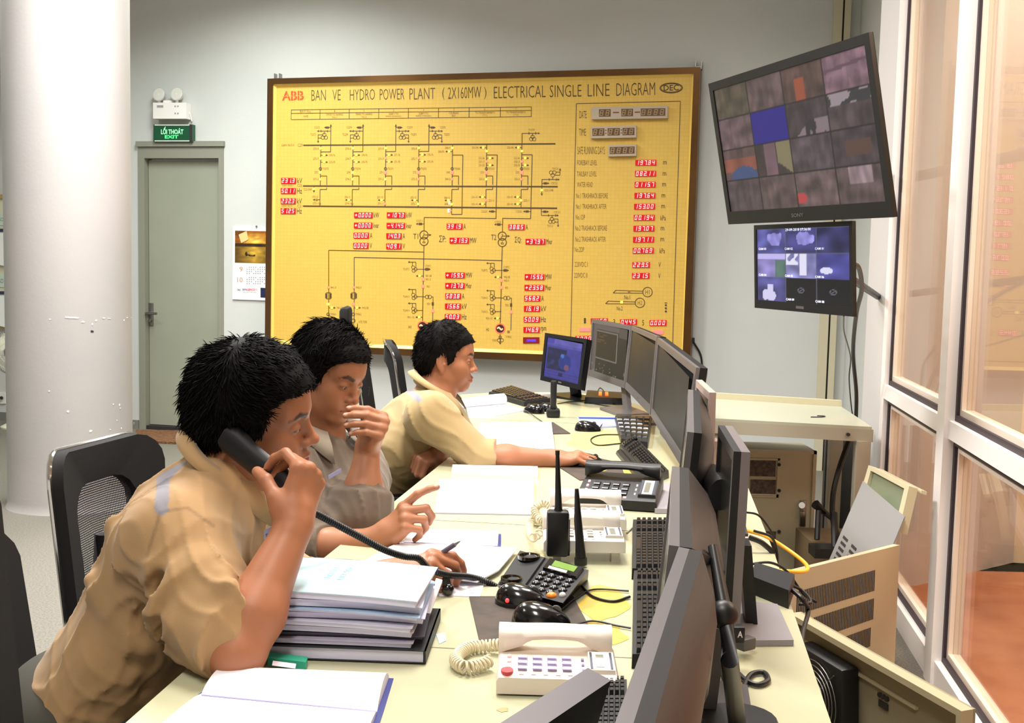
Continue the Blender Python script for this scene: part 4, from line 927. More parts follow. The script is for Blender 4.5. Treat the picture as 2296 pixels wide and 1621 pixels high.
def add_hand(sd, W_, X_, Z_, side=1, curl=((25, 30, 20),)*4, splay=(6, 1, -4, -10), thumb=((.030, .030, -.010), (.058, .048, -.016), (.082, .052, -.018)), scale=1.0, nails=None, tips=None):
    """W_ wrist; X_ towards the knuckles; Z_ out of the back of the hand; side=+1: thumb on Z x X side"""
    X = np.array(tuple(X_), float); X /= np.linalg.norm(X); Z = np.array(tuple(Z_), float); Z -= X*(Z @ X); Z /= np.linalg.norm(Z); Y = np.cross(Z, X)*side
    W0 = np.array(tuple(W_), float); pt_ = lambda x, y, z: W0+(X*x+Y*y+Z*z)*scale
    mc = [(.090, .027, 0), (.094, .009, .003), (.088, -.009, .002), (.079, -.026, -.002)]
    sd.cap(pt_(0, .004, 0), pt_(.03, .004, 0), .024*scale, .024*scale, k=.02)
    for i, (x, y, z) in enumerate(mc):
        sd.cap(pt_(.012, y*.55, -.002), pt_(x*.92, y, z-.004), .0145*scale, .0115*scale, k=.014)
    sd.ell(pt_(.05, -.002, -.012), (.040*scale, .034*scale, .014*scale), np.stack([X, Y, Z], 1), k=.012)
    for i, (x, y, z) in enumerate(mc):
        a = pt_(x, y, z); sp = math.radians(splay[i]); ang = 0; rad = (.0100, .0102, .0097, .0085)[i]*scale
        sd.cap(a-Z*.002*scale, a, rad*1.08, rad*1.08, k=.008)
        for j in range(3):
            ang += math.radians(curl[i][j]); D = (X*math.cos(sp)+Y*math.sin(sp))*math.cos(ang)-Z*math.sin(ang)
            b = a+D*FL[i][j]*scale*1.03; r0 = rad*(1, .90, .82)[j]; r1 = rad*(.90, .82, .72)[j]
            sd.cap(a, b, r0, r1, k=.0035 if j else .006); 
            if j == 2 and nails is not None: nails.append((b-D*.002+(Z*math.cos(ang)+X*math.sin(ang))*rad*.62, .0062*scale))
            a = b
        if tips is not None: tips.append(b)
    T = [pt_(.012, .014, -.006)]+[pt_(*t) for t in thumb]
    for j in range(3): sd.cap(T[j], T[j+1], (.0165, .0125, .0108)[j]*scale, (.0128, .0108, .0092)[j]*scale, k=.010 if j == 0 else .004)
    sd.ell((T[0]+T[1])/2, (.022*scale, .017*scale, .017*scale), np.stack([X, Y, Z], 1), k=.014)
    if nails is not None:
        d = T[3]-T[2]; d /= np.linalg.norm(d); nz = np.cross(d, Z); nz /= np.linalg.norm(nz); nails.append((T[3]+nz*.006*side*scale, .006*scale))
def skin_mat(name):
    m = mat(name, (255, 255, 255), .48, vcol=True, bump=(260, .10, .0015), sss=.02, spec=.4); return m
def hair_part(parent, fr, m, off, zl, seed, n, comb, ln_, jit=.5, grey=0, top=.0, fringe=.45):
    """hair: a close cap over the skull plus many tapered locks; part of the person (built in head space)"""
    sd = Sdf(); I3 = np.eye(3, dtype=F4)
    sd.ell((-.014, 0, .032), (.098+off, .079+off, .089+off+top), I3, k=0)
    sd.ell((-.045, 0, -.012), (.066+off, .070+off*.8, .065), I3, k=.02)
    sd.ell((.028, 0, .060), (.054+off, .056+off, .042+off), I3, k=.03)
    def post(q, d):
        x = q[:, 0]; z = q[:, 2]; y = np.abs(q[:, 1])
        d = d+wn(q, 140, 1)*.0022+wn(q, 60, 7)*.003
        return np.maximum(d, zl(x, y)-z+wn(q, 220, 5)*.003+wn(q, 90, 9)*.004)
    V, F = mesh_sdf(sd, .0036, post); V = relax(V, F, 1); N = vnormals(V, F); r = np.random.default_rng(seed)
    inner = ((V-np.array((-.014, 0, .02)))*N).sum(1) > .03; idx = r.choice(np.where(inner)[0], n); q = V[idx]
    P0 = q-N[idx]*.003; D = np.array(comb)[None]; back = np.clip(-q[:, 0]/.06, 0, 1)[:, None]
    low = np.clip((.045-q[:, 2])/.03, 0, 1)[:, None]*(1-back)
    D = D*(1-back)+np.array((-.35, 0, -.9))[None]*back; D = D*(1-low)+np.array((-.35, 0, -.9))[None]*low
    T = D-(D*N[idx]).sum(1)[:, None]*N[idx]; T /= np.maximum(np.linalg.norm(T, axis=1), 1e-6)[:, None]
    T = T+r.normal(size=T.shape)*jit*.35+N[idx]*(.35+.25*r.random((n, 1)))*jit; T /= np.linalg.norm(T, axis=1)[:, None]
    front = np.clip((q[:, 0]-.03)/.03, 0, 1); L = (ln_*(.6+.8*r.random(n))*(1-(1-fringe)*front)*(1-.45*low[:, 0]))[:, None]; w = .0010+.0005*r.random((n, 1))
    S_ = np.cross(T, N[idx]); S_ /= np.maximum(np.linalg.norm(S_, axis=1), 1e-6)[:, None]; U = np.cross(S_, T); dn = (fr.R.T @ np.array((0, 0, -1)))[None]
    rows = []
    for t, ww in ((0, 1), (.4, 1), (.75, .7), (1, .15)):
        c = P0+T*L*t-N[idx]*L*(.35*t*t)*(1-.6*jit)+dn*L*.12*t*t
        for a in (0, 2.094, 4.189): rows.append(c+(S_*math.cos(a)+U*math.sin(a))*w*ww)
    VV = np.stack(rows, 1).reshape(-1, 3); base = (np.arange(n)*12)[:, None]
    fq = [(j*3+a, j*3+(a+1) % 3, (j+1)*3+(a+1) % 3, (j+1)*3+a) for j in range(3) for a in range(3)]
    FF = (base[:, :, None]+np.array(fq)[None]).reshape(-1, 4)
    A = np.concatenate([V, VV]); A = fr.o+(A*fr.s) @ fr.R.T
    return np_obj('hair', A, np.concatenate([F, FF+len(V)]), m, parent)
def eyes_part(parent, fr, gaze=(1, 0, -.15)):
    for s in (1, -1):
        m = MB(); c = Vector(fr.p(.0755, s*.031, -.0015)); g = Vector(fr.R @ np.array(gaze, dtype=F4)).normalized(); R = Vector((0, 0, 1)).rotation_difference(g).to_matrix()
        k_ = fr.s; m.ell(c, (.0125*k_, .0125*k_, .0125*k_), mat('eye_white', (168, 154, 144), .25), n=20, k=14); m.ell(c+g*.0064*k_, (.0072*k_, .0072*k_, .0068*k_), mat('iris_dark', (26, 16, 12), .12), R, 16, 10); m.build('eye', parent)
# ================================================================ PEOPLE
SKIN_H = .0028; 
m_skin = skin_mat('skin'); m_hair = mat('hair_black', (12, 10, 10), .7, spec=.10)
def cloth(name, rgb): return mat(name, (255, 255, 255), .85, vcol=True, bump=(700, .22, .0012), sheen=.15)
m_sh = cloth('khaki_cloth', 0); m_tr = mat('trouser_cloth', (62, 60, 52), .9, bump=(500, .2, .001))
def P_(u, v, y): return V3(at(u, v, y))
def unit(a): a = np.array(tuple(a), float); return a/np.linalg.norm(a)
def legs(parent, pel, kneeL, kneeR, ankL, ankR, name='trousers'):
    sd = Sdf(); lat = unit((0, 1, 0)); pel = np.array(pel, float)
    sd.ell(pel, (.16, .18, .12), k=0)
    for kn, an, s in ((kneeL, ankL, 1), (kneeR, ankR, -1)):
        h_ = pel+np.array((.02, s*.09, -.01)); sd.cap(h_, kn, .092, .066, k=.05); sd.cap(kn, an, .066, .048, k=.03)
    V, F = mesh_sdf(sd, .010, lambda P, d: d+wn(P, 30, 3)*.004); np_obj(name, relax(V, F, 1), F, m_tr, parent)
    for an in (ankL, ankR):
        m = MB(); a = Vector(tuple(an)); m.ell((a.x+.07, a.y, .045), (.135, .047, .045), m_black, n=20, k=10); m.build('shoe', parent)
def collar(parent, neck, up, fwd, r, m, col, h=.05, open_=42, tip=.05, flare=.62, lean=.02, name='collar'):
    """folded shirt collar: ring strip from tip round the nape to the other tip, thickness 3 mm"""
    u = Vector(tuple(up)).normalized(); f = Vector(tuple(fwd)); f = (f-u*f.dot(u)).normalized(); l = u.cross(f); c = Vector(tuple(neck))
    n = 40; inner = []; top = []; low = []
    for i in range(n+1):
        a = math.radians(open_+(360-2*open_)*i/n); e = min(i, n-i)/n; tipw = max(0, 1-e/.16)
        d = f*math.cos(a)+l*math.sin(a); back = (1-math.cos(a))/2
        R0 = r*(1+.04*math.cos(a)); inner.append(c+d*R0*.98+u*(-.012)+f*lean*0); top.append(c+d*R0*1.0+u*(.014+.008*back)); low.append(c+d*(R0+h*flare*(1+.25*tipw))+u*(.014-h*(.22+.60*tipw)+.004*back)+f*tip*tipw*.75)
    rows = [inner, top, [t_.lerp(l_, .5)+u*.006 for t_, l_ in zip(top, low)], low]
    vs = []; N_ = n+1
    for row in rows: vs += row
    for row in rows[::-1]: vs += [p_+(p_-c).normalized()*(-.003)+u*(-.002) for p_ in row]
    fs = [(k*N_+i, k*N_+i+1, (k+1)*N_+i+1, (k+1)*N_+i) for k in range(7) for i in range(n)]+[(7*N_+i, 7*N_+i+1, i+1, i) for i in range(n)]
    V = np.array([tuple(v) for v in vs]); C = np.tile(L3(col), (len(V), 1)); return np_obj(name, V, np.array(fs), m, parent, C)
def shirt_obj(parent, sd, h, base, folds=.006, extra=None, lo=None, dark=.0, seed=0):
    A = []
    def post(P, d):
        w_ = wn(P, 16, seed)*1.6; f1 = np.sin(P @ (_K[seed % 24]*46)+w_*2.9); f2 = wn(P, 30, 5+seed); f3 = np.sin(P @ (_K[(seed+3) % 24]*84)+wn(P, 26, seed+9)*3.8)
        m1 = np.clip(wn(P, 11, seed+13)*1.6+.35, 0, 1); m2 = np.clip(wn(P, 14, seed+17)*1.8+.2, 0, 1); f4 = np.sin(P @ (_K[(seed+7) % 24]*60)+w_*3.2)
        return d-folds*(1-np.abs(f1))**2*m1*.8-folds*.7*f2-folds*.55*(1-np.abs(f3))**2*m2-folds*.8*(1-np.abs(f4))**2.5*(1-m1)+folds*.4
    V, F = mesh_sdf(sd, h, post); V = relax(V, F, 1); N = vnormals(V, F); C = np.tile(L3(base), (len(V), 1))
    C = C*(1+.05*wn(V, 9, 2))[:, None]
    if extra: C = extra(V, N, C)
    return np_obj('shirt', V, F, m_sh, parent, C)
def pxdist(V, pts):
    """distance (m) of surface points to a 3-D polyline, measured across the line of sight of the seam"""
    d = np.full(len(V), 9.0)
    for a, b, nrm in pts:
        a = np.array(a, float); b = np.array(b, float); n_ = unit(nrm); ab = b-a; q = V-a; q = q-(q @ n_)[:, None]*n_; ab = ab-n_*(ab @ n_)
        t = np.clip((q @ ab)/(ab @ ab), 0, 1); d = np.minimum(d, np.linalg.norm(q-t[:, None]*ab, axis=1))
    return d
def skin_obj(parent, sd, base, fr, nails, brow=1, stub=0, h=SKIN_H, dark=None):
    V, F = mesh_sdf(sd, h); V = relax(V, F, 1, .4); C = np.tile(L3(base), (len(V), 1))*(1+.06*wn(V, 38, 4)+.04*wn(V, 120, 8))[:, None]
    C = head_color(fr, V, L3(base), C, brow, stub)
    for c, r in nails:
        d = np.linalg.norm(V-np.array(c), axis=1); w_ = np.clip((r-d)/.002, 0, 1)[:, None]*.6; C = C*(1-w_)+L3((228, 176, 158))*w_
    return np_obj('body', V, F, m_skin, parent, np.clip(C, 0, 1))
ROOTS = {}
# ---------------------------------------------------------------- man with the telephone
def man_one():
    pel = P_(205, 1650, 1.92); root = thing('person', 'nearest man in tan shirt leaning on the desk with a black handset at his ear', 'person', (pel[0], pel[1], 0)); ROOTS[1] = root
    fr = Frame(P_(572, 930, 1.93), (1, -.03, -.10), (.0, -.27, .96), .985)
    neck = P_(508, 1080, 1.92); chest = P_(440, 1225, 1.89); belly = P_(315, 1425, 1.90)
    shR = P_(402, 1215, 1.745); shL = P_(500, 1185, 2.06); elR = P_(527, 1462, 1.61); wrR = P_(660, 1180, 1.72)
    elL = P_(650, 1322, 2.03); wrL = P_(872, 1290, 2.05)
    sd = Sdf(); nails = []
    add_head(sd, fr, neck, .055)
    sd.ell(chest, (.10, .14, .12), k=.04); sd.cap(chest, pel, .10, .12, k=.05); sd.cap(neck, chest, .06, .10, k=.04)
    sd.cap(shR, elR, .048, .043, k=.03); sd.cap(elR, elR+(wrR-elR)*.3, .042, .046, k=.02); sd.cap(elR+(wrR-elR)*.3, wrR, .046, .028, k=.02)
    sd.cap(shL, elL, .048, .040, k=.03); sd.cap(elL, wrL, .042, .027, k=.02)
    # right hand round the handset, thumb towards us
    add_hand(sd, wrR, P_(690, 1082, 1.745)-wrR, (.80, -.60, .05), 1, curl=((62, 52, 28), (74, 55, 25), (80, 60, 25), (70, 50, 30)), splay=(8, 2, -3, -8),
             thumb=((.036, .034, -.026), (.060, .040, -.052), (.072, .038, -.082)), scale=.98, nails=nails)
    # left hand holding the pen, palm down
    add_hand(sd, wrL, P_(950, 1266, 2.05)-wrL, (-.05, -.35, .93), 1, curl=((30, 38, 20), (45, 50, 30), (55, 55, 30), (55, 55, 35)), thumb=((.034, .026, -.022), (.062, .026, -.030), (.088, .016, -.030)), scale=.95, nails=nails)
    skin_obj(root, sd, (162, 105, 74), fr, nails, 1.05, .35, h=.0026)
    eyes_part(root, fr, (1, 0, -.35))
    def zl(x, y): return np.interp(x, [-.12, -.055, -.035, -.012, .004, .010, .034, .042, .060, .075, .12], [-.085, -.085, -.03, .020, .018, -.022, -.004, .046, .060, .066, .068]).astype(F4)
    hair_part(root, fr, m_hair, .012, zl, 5, 11000, (.75, -.1, .05), .026, .8, top=.006)
    # shirt
    s = Sdf(); ax = unit(neck-pel); R = np.stack([ax, unit(np.cross((0, 1, 0), ax)), (0, 1, 0)], 1)
    Rc = np.stack([unit(chest-belly), np.cross((0, 1, 0), unit(chest-belly)), (0, 1, 0)], 1).astype(F4)
    s.ell(P_(425, 1225, 1.90), (.165, .128, .185), Rc, k=0); s.ell(P_(320, 1430, 1.90), (.18, .122, .175), Rc, k=.07); s.ell(P_(225, 1610, 1.92), (.14, .138, .18), Rc, k=.08)
    s.cap(P_(478, 1135, 1.885), chest, .074, .11, k=.05)
    s.cap(shR+np.array((-.01, .02, .0)), P_(500, 1405, 1.635), .082, .064, k=.045); s.cyl(P_(438, 1388, 1.66), P_(524, 1434, 1.60), .066, .062, k=.012); s.cyl(P_(432, 1340, 1.685), P_(447, 1357, 1.67), .082, .080, k=.02)
    s.cap(shL, elL, .082, .062, k=.05); s.cyl(elL, elL+(wrL-elL)*.3, .064, .056, k=.02)
    s.cap(P_(480, 1132, 1.88), shR+np.array((0, 0, .01)), .052, .070, k=.04); s.cap(P_(480, 1132, 1.88), shL, .052, .070, k=.04)
    # pulled folds from the armpit and round the waist
    for (a, b, r0, r1) in (((300, 1500, 1.77), (450, 1440, 1.76), .014, .006), ((150, 1560, 1.79), (300, 1520, 1.745), .016, .010), ((200, 1300, 1.79), (330, 1450, 1.735), .010, .014), ((260, 1180, 1.80), (330, 1310, 1.74), .010, .012),
                           ((345, 1290, 1.665), (470, 1265, 1.655), .012, .010), ((370, 1330, 1.655), (500, 1290, 1.63), .014, .010), ((400, 1380, 1.64), (520, 1310, 1.60), .012, .010)):
        s.cap(P_(*a), P_(*b), r0, r1, k=.03)
    s.cap(P_(440, 1470, 1.70), P_(330, 1545, 1.74), .014, .016, k=.02, sub=True); s.cap(P_(365, 1310, 1.655), P_(385, 1440, 1.70), .014, .016, k=.02, sub=True)
    st = [(P_(424, 1000, 1.80), P_(408, 1028, 1.78), rayd(410, 1060)), (P_(408, 1028, 1.78), P_(366, 1068, 1.75), rayd(380, 1060)), (P_(366, 1068, 1.75), P_(362, 1140, 1.70), rayd(365, 1100))]
    def ex_(V, N, C):
        d = pxdist(V, st); w_ = ((d < .0105) & (V[:, 1] < 1.87))[:, None]; C = np.where(w_, L3((128, 124, 132)), C)
        se = [(P_(330, 1245, 1.68), P_(360, 1148, 1.68), rayd(345, 1150)), (P_(360, 1148, 1.68), P_(420, 1138, 1.68), rayd(400, 1150)), (P_(420, 1138, 1.68), P_(480, 1180, 1.68), rayd(450, 1150))]
        d = pxdist(V, se); w2 = (np.clip((.0035-d)/.002, 0, 1)*(V[:, 1] < 1.9))[:, None]; return C*(1-.28*w2)
    shirt_obj(root, s, .0042, (164, 130, 88), .0085, ex_, seed=2)
    up = unit(fr.p(-.03, 0, -.05)-neck)
    collar(root, P_(510, 1036, 1.915), (.50, -.14, .86), (.86, 0, -.50), .074, m_sh, (172, 139, 96), h=.055, open_=36, tip=.06, flare=.50)
    m = MB(); a = at(592, 1190, 1.81); b_ = at(628, 1168, 1.80); m.prism([a, b_, at(628, 1186, 1.80), at(592, 1210, 1.81)], (.0, .004, 0), mat('name_tag', (176, 180, 226), .5)); 
    put_text(m, 'Tu\u1ea5n Anh', at(595, 1206, 1.807), at(625, 1185, 1.797)-at(595, 1206, 1.807), at(595, 1196, 1.807)-at(595, 1206, 1.807), mat('tag_ink', (50, 56, 150), .6), .02); m.build('name_tag', root)
    y0 = 1.9; legs(root, (pel[0], pel[1], .56), (pel[0]+.42, 2.05, .55), (pel[0]+.42, 1.78, .55), (pel[0]+.40, 2.08, .09), (pel[0]+.36, 1.76, .09))
man_one()
# ---------------------------------------------------------------- man with his hand on his mouth
def man_two():
    pel = P_(545, 1450, 2.66); root = thing('person', 'middle man in khaki shirt, coloured darker for shade, covering his mouth with one hand', 'person', (pel[0], pel[1], 0)); ROOTS[2] = root
    fr = Frame(P_(738, 838, 2.72), (.80, -.50, -.30), (.10, 0, 1), .93)
    neck = P_(712, 985, 2.76); chest = P_(700, 1120, 2.72)
    shR = P_(625, 1085, 2.56); shL = P_(800, 1050, 2.86); elR = P_(675, 1240, 2.46); wrR = P_(845, 1212, 2.40); elL = P_(808, 1165, 2.54); wrL = P_(824, 1002, 2.60)
    sd = Sdf(); nails = []; add_head(sd, fr, neck, .056, .97)
    sd.ell(chest, (.10, .14, .12), k=.04); sd.cap(chest, pel, .10, .12, k=.05); sd.cap(neck, chest, .06, .10, k=.04)
    sd.cap(shR, elR, .048, .040, k=.03); sd.cap(elR, elR+(wrR-elR)*.4, .041, .042, k=.02); sd.cap(elR+(wrR-elR)*.4, wrR, .042, .027, k=.02)
    sd.cap(shL, elL, .048, .040, k=.03); sd.cap(elL, elL+(wrL-elL)*.4, .041, .043, k=.02); sd.cap(elL+(wrL-elL)*.4, wrL, .043, .027, k=.02)
    # left hand over the mouth: fingers point left towards the lips, back of the hand to us
    add_hand(sd, wrL, (.42, -.50, .60), (.86, .32, -.28), -1, curl=((82, 24, 10), (88, 24, 12), (92, 26, 14), (92, 30, 16)), splay=(4, 1, -2, -6),
             thumb=((.040, .030, -.020), (.066, .040, -.034), (.084, .034, -.052)), scale=.98, nails=nails)
    # right hand raised over the desk, index out
    add_hand(sd, wrR, P_(915, 1150, 2.38)-wrR, (-.40, -.60, .70), 1, curl=((8, 22, 14), (48, 62, 40), (60, 66, 40), (66, 66, 40)), splay=(8, 0, -3, -8),
             thumb=((.036, .030, -.016), (.060, .038, -.030), (.082, .030, -.040)), scale=1.0, nails=nails)
    skin_obj(root, sd, (164, 110, 79), fr, nails, 1.0, .3, h=.0028); eyes_part(root, fr, (1, .1, -.35))
    def zl(x, y): return np.interp(x, [-.12, -.055, -.035, -.012, .002, .006, .030, .040, .060, .080, .12], [-.080, -.080, -.02, .022, .020, -.020, -.016, .025, .052, .066, .068]).astype(F4)
    hair_part(root, fr, m_hair, .010, zl, 6, 8000, (.25, -.75, .25), .034, .62, top=.010)
    s = Sdf(); a1 = unit(chest-pel); c1 = np.array((.42, .85, 0)); c1 = unit(c1-a1*(a1 @ c1)); Rc = np.stack([a1, np.cross(c1, a1), c1], 1).astype(F4)
    s.ell(chest, (.16, .13, .185), Rc, k=0); s.cap(chest, pel, .13, .15, k=.08); nk = neck+(chest-neck)*.36; s.cap(nk, chest, .070, .10, k=.05)
    s.cap(shR, elR, .080, .062, k=.05); s.cyl(elR-(wrR-elR)*.05, elR+(wrR-elR)*.36, .062, .058, k=.015); s.cap(shL, elL, .080, .070, k=.05); s.cap(elL, elL+(wrL-elL)*.16, .068, .066, k=.04); s.cyl(elL+(wrL-elL)*.10, elL+(wrL-elL)*.34, .064, .070, k=.02)
    s.cap(nk, shR, .055, .070, k=.04); s.cap(nk, shL, .055, .070, k=.04)
    shirt_obj(root, s, .005, (98, 84, 70), .0085, seed=5)  # shade on this man is put into the shirt's base colour
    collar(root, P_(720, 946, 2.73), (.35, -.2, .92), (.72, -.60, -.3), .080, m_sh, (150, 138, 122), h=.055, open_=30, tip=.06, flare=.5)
    m = MB(); a, b_ = at(736, 1066, 2.55), at(764, 1050, 2.55); m.prism([a, b_, at(765, 1058, 2.55), at(737, 1075, 2.55)], (0, .004, 0), MATS['name_tag']); m.build('name_tag', root)
    legs(root, (pel[0], pel[1], .56), (pel[0]+.42, 2.88, .55), (pel[0]+.42, 2.6, .55), (pel[0]+.40, 2.90, .09), (pel[0]+.40, 2.62, .09))
man_two()
# ---------------------------------------------------------------- man with the mouse
def man_three():
    pel = P_(790, 1175, 3.72); root = thing('person', 'farthest man in light khaki shirt with his outstretched hand on a mouse', 'person', (pel[0], pel[1], 0)); ROOTS[3] = root
    fr = Frame(P_(1001, 803, 3.72), (.99, -.02, -.06), (.03, 0, 1), .93)
    neck = P_(968, 900, 3.70); chest = P_(922, 975, 3.64)
    shR = P_(965, 935, 3.44); shL = P_(975, 925, 3.84); elR = P_(1082, 1028, 3.40); wrR = P_(1232, 1028, 3.42); elL = P_(1050, 1005, 3.78); wrL = P_(980, 1020, 3.52)
    sd = Sdf(); nails = []; add_head(sd, fr, neck, .057, 1.02)
    sd.ell(chest, (.10, .14, .12), k=.04); sd.cap(chest, pel, .10, .12, k=.05); sd.cap(neck, chest, .06, .10, k=.04)
    sd.cap(shR, elR, .048, .040, k=.03); sd.cap(elR, elR+(wrR-elR)*.35, .041, .042, k=.02); sd.cap(elR+(wrR-elR)*.35, wrR, .042, .027, k=.02)
    sd.cap(shL, elL, .048, .040, k=.03); sd.cap(elL, wrL, .041, .028, k=.02)
    add_hand(sd, wrR, P_(1300, 1022, 3.42)-wrR, (-.05, -.12, 1), 1, curl=((22, 22, 10), (24, 24, 12), (26, 24, 14), (24, 20, 14)), splay=(5, 1, -4, -9),
             thumb=((.034, .034, -.016), (.062, .046, -.024), (.086, .042, -.030)), scale=1.0, nails=nails)
    add_hand(sd, wrL, P_(930, 1036, 3.42)-wrL, (-.1, -.55, .8), 1, curl=((70, 80, 40), (72, 82, 40), (74, 82, 40), (76, 80, 40)), thumb=((.034, .026, -.022), (.058, .012, -.036), (.07, -.01, -.038)), scale=.98)
    skin_obj(root, sd, (166, 110, 80), fr, nails, .9, .15, h=.0032); eyes_part(root, fr, (1, 0, -.1))
    def zl(x, y): return np.interp(x, [-.12, -.055, -.035, -.012, .004, .010, .030, .040, .060, .075, .12], [-.070, -.070, -.02, .024, .022, -.012, -.010, .03, .052, .062, .064]).astype(F4)
    hair_part(root, fr, mat('hair_brown_black', (15, 12, 11), .7, spec=.12), .006, zl, 8, 7000, (.5, 0, .45), .020, .8, top=.010)
    s = Sdf(); Rc = np.stack([unit(chest-pel), unit(np.cross((0, 1, 0), unit(chest-pel))), (0, 1, 0)], 1).astype(F4)
    s.ell(chest, (.16, .118, .185), Rc, k=0); s.ell((chest+pel)/2, (.18, .122, .170), Rc, k=.06); s.ell(pel, (.13, .15, .18), Rc, k=.07); nk = neck+(chest-neck)*.34; s.cap(nk, chest, .072, .11, k=.05)
    s.cap(shR+np.array((0, 0, .005)), elR-np.array((.02, 0, -.01)), .076, .060, k=.05); s.cyl(elR+(elR-wrR)*.16, elR+(wrR-elR)*.20, .058, .062, k=.012)
    s.cap(shL, elL, .080, .062, k=.05); s.cyl(elL, elL+(wrL-elL)*.45, .060, .054, k=.02)
    s.cap(nk, shR, .055, .072, k=.04); s.cap(nk, shL, .055, .072, k=.04)
    st = [(P_(912, 855, 3.5), P_(918, 878, 3.5), rayd(930, 870)), (P_(918, 878, 3.5), P_(938, 893, 3.5), rayd(930, 870))]
    def ex_(V, N, C):
        d = pxdist(V, st); return np.where(((d < .011) & (V[:, 1] < 3.75))[:, None], L3((136, 134, 140)), C)
    shirt_obj(root, s, .006, (166, 142, 98), .0095, ex_, seed=9)
    collar(root, P_(972, 866, 3.70), (.44, -.06, .9), (.9, 0, -.44), .074, m_sh, (174, 150, 104), h=.055, open_=36, tip=.06, flare=.5)
    legs(root, (pel[0], pel[1], .56), (pel[0]+.42, 3.85, .55), (pel[0]+.42, 3.58, .55), (pel[0]+.40, 3.87, .09), (pel[0]+.40, 3.6, .09))
man_three()
# ================================================================ DESK
def D(u, v, h=0): return onz(u, v, .75+h)
m_desk = mat('desk_laminate', (184, 183, 152), .34, noise=(2.2, (176, 175, 144), .35, .7), coat=.25)
m_stain = mat('tea_stain', (206, 178, 84), .4, noise=(14, (196, 160, 66), .35, .65))
m_desks = mat('desk_side', (176, 174, 156), .5)
dk = thing('control_desk', 'long cream curved control desk carrying monitors, phones and papers', 'desk', (.1, 3, 0))
out = [(-.56, .62), (-.53, 1.05), (-.50, 1.426), (-.471, 1.689), (-.339, 2.566), (-.201, 3.498), (-.15, 4.2), (-.20, 4.9), (-.245, 5.30), (-.1, 5.42), (.20, 5.5), (.45, 5.45), (.60, 5.0), (.70, 4.4), (.765, 3.95), (.765, 3.75), (.674, 3.085), (.581, 2.381), (.523, 1.998), (.447, 1.478), (.38, 1.0), (.34, .62)]
m = MB(); m.prism([(x, y, .722) for x, y in out], (0, 0, .028), m_desk); m.build('desktop', dk)
ins = [(x if i >= 9 else max(x+.42, -.05), y) for i, (x, y) in enumerate(out)]; ins = [(x*.97+.004, 3+(y-3)*.985) for x, y in ins]; m = MB()
m.prism([(x, y, .10) for x, y in ins], (0, 0, .618), m_desks); m.build('body', dk)
m = MB(); m.prism([(x*.96+.006, 3+(y-3)*.99, .0) for x, y in ins], (0, 0, .10), m_dark); m.build('plinth', dk)
m = MB()
for (a, b) in (((770, 1155), (1440, 1192)), ((1050, 938), (1400, 955)), ((560, 1430), (1500, 1480))):
    p, q = D(*a), D(*b); n = Vector((0, 0, 1)).cross(q-p).normalized()*.0012; m.prism([p-n, q-n, q+n, p+n], (0, 0, .0006), mat('seam', (120, 118, 98), .6))
m.build('seam', dk)
def blob(mb, u, v, ru, rv, m_, seed, h=.0007, n=26):
    r = random.Random(seed); ph = [r.uniform(0, 6) for _ in range(4)]
    mb.prism([D(u+ru*math.cos(a)*(1+.16*math.sin(3*a+ph[0])+.1*math.sin(5*a+ph[1])), v+rv*math.sin(a)*(1+.16*math.sin(2*a+ph[2])+.1*math.sin(7*a+ph[3]))) for a in [2*PI*i/n for i in range(n)]], (0, 0, h), m_)
for a_ in ((1352, 1352, 56, 34, m_stain, 1), (1345, 1420, 60, 26, m_stain, 2, .0006), (1330, 985, 62, 22, mat('pale_stain', (190, 178, 120), .4), 4, .0005), (1386, 1058, 34, 12, m_stain, 5, .0006), (1128, 1592, 12, 5, mat('spill', (170, 154, 104), .4), 6, .0006)):
    m = MB(); blob(m, *a_); m.build('stain', dk)

class Quad:
    """bilinear patch of four desk points (near-left, near-right, far-right, far-left)"""
    def __init__(s, nl, nr, fr_, fl):
        s.c = [Vector(p) for p in (nl, nr, fr_, fl)]; n = (s.c[1]-s.c[0]).cross(s.c[3]-s.c[0]).normalized(); s.sg = -1 if n.z < -.5 else 1
    def __call__(s, x, y, h=0):
        a, b, c, d = s.c; p = a.lerp(b, x).lerp(d.lerp(c, x), y); n = (b-a).cross(d-a).normalized()*s.sg; return p+n*h
    def slab(s, mb, x0, y0, x1, y1, h0, h1, m_, tap=0):
        lo = [s(x0, y0, h0), s(x1, y0, h0), s(x1, y1, h0), s(x0, y1, h0)]; dx = (x1-x0)*tap; dy = (y1-y0)*tap
        hi = [s(x0+dx, y0+dy, h1), s(x1-dx, y0+dy, h1), s(x1-dx, y1-dy, h1), s(x0+dx, y1-dy, h1)]
        mb.add(lo+hi, [(3, 2, 1, 0), (4, 5, 6, 7), (0, 1, 5, 4), (1, 2, 6, 5), (2, 3, 7, 6), (3, 0, 4, 7)], m_); return s
def patch_tex(s, mb, txt_, x0, y0, x1, y1, h, m_, bold=0): o = s(x0, y0, h); put_text(mb, txt_, o, s(x1, y0, h)-o, s(x0, y1, h)-o, m_, bold)

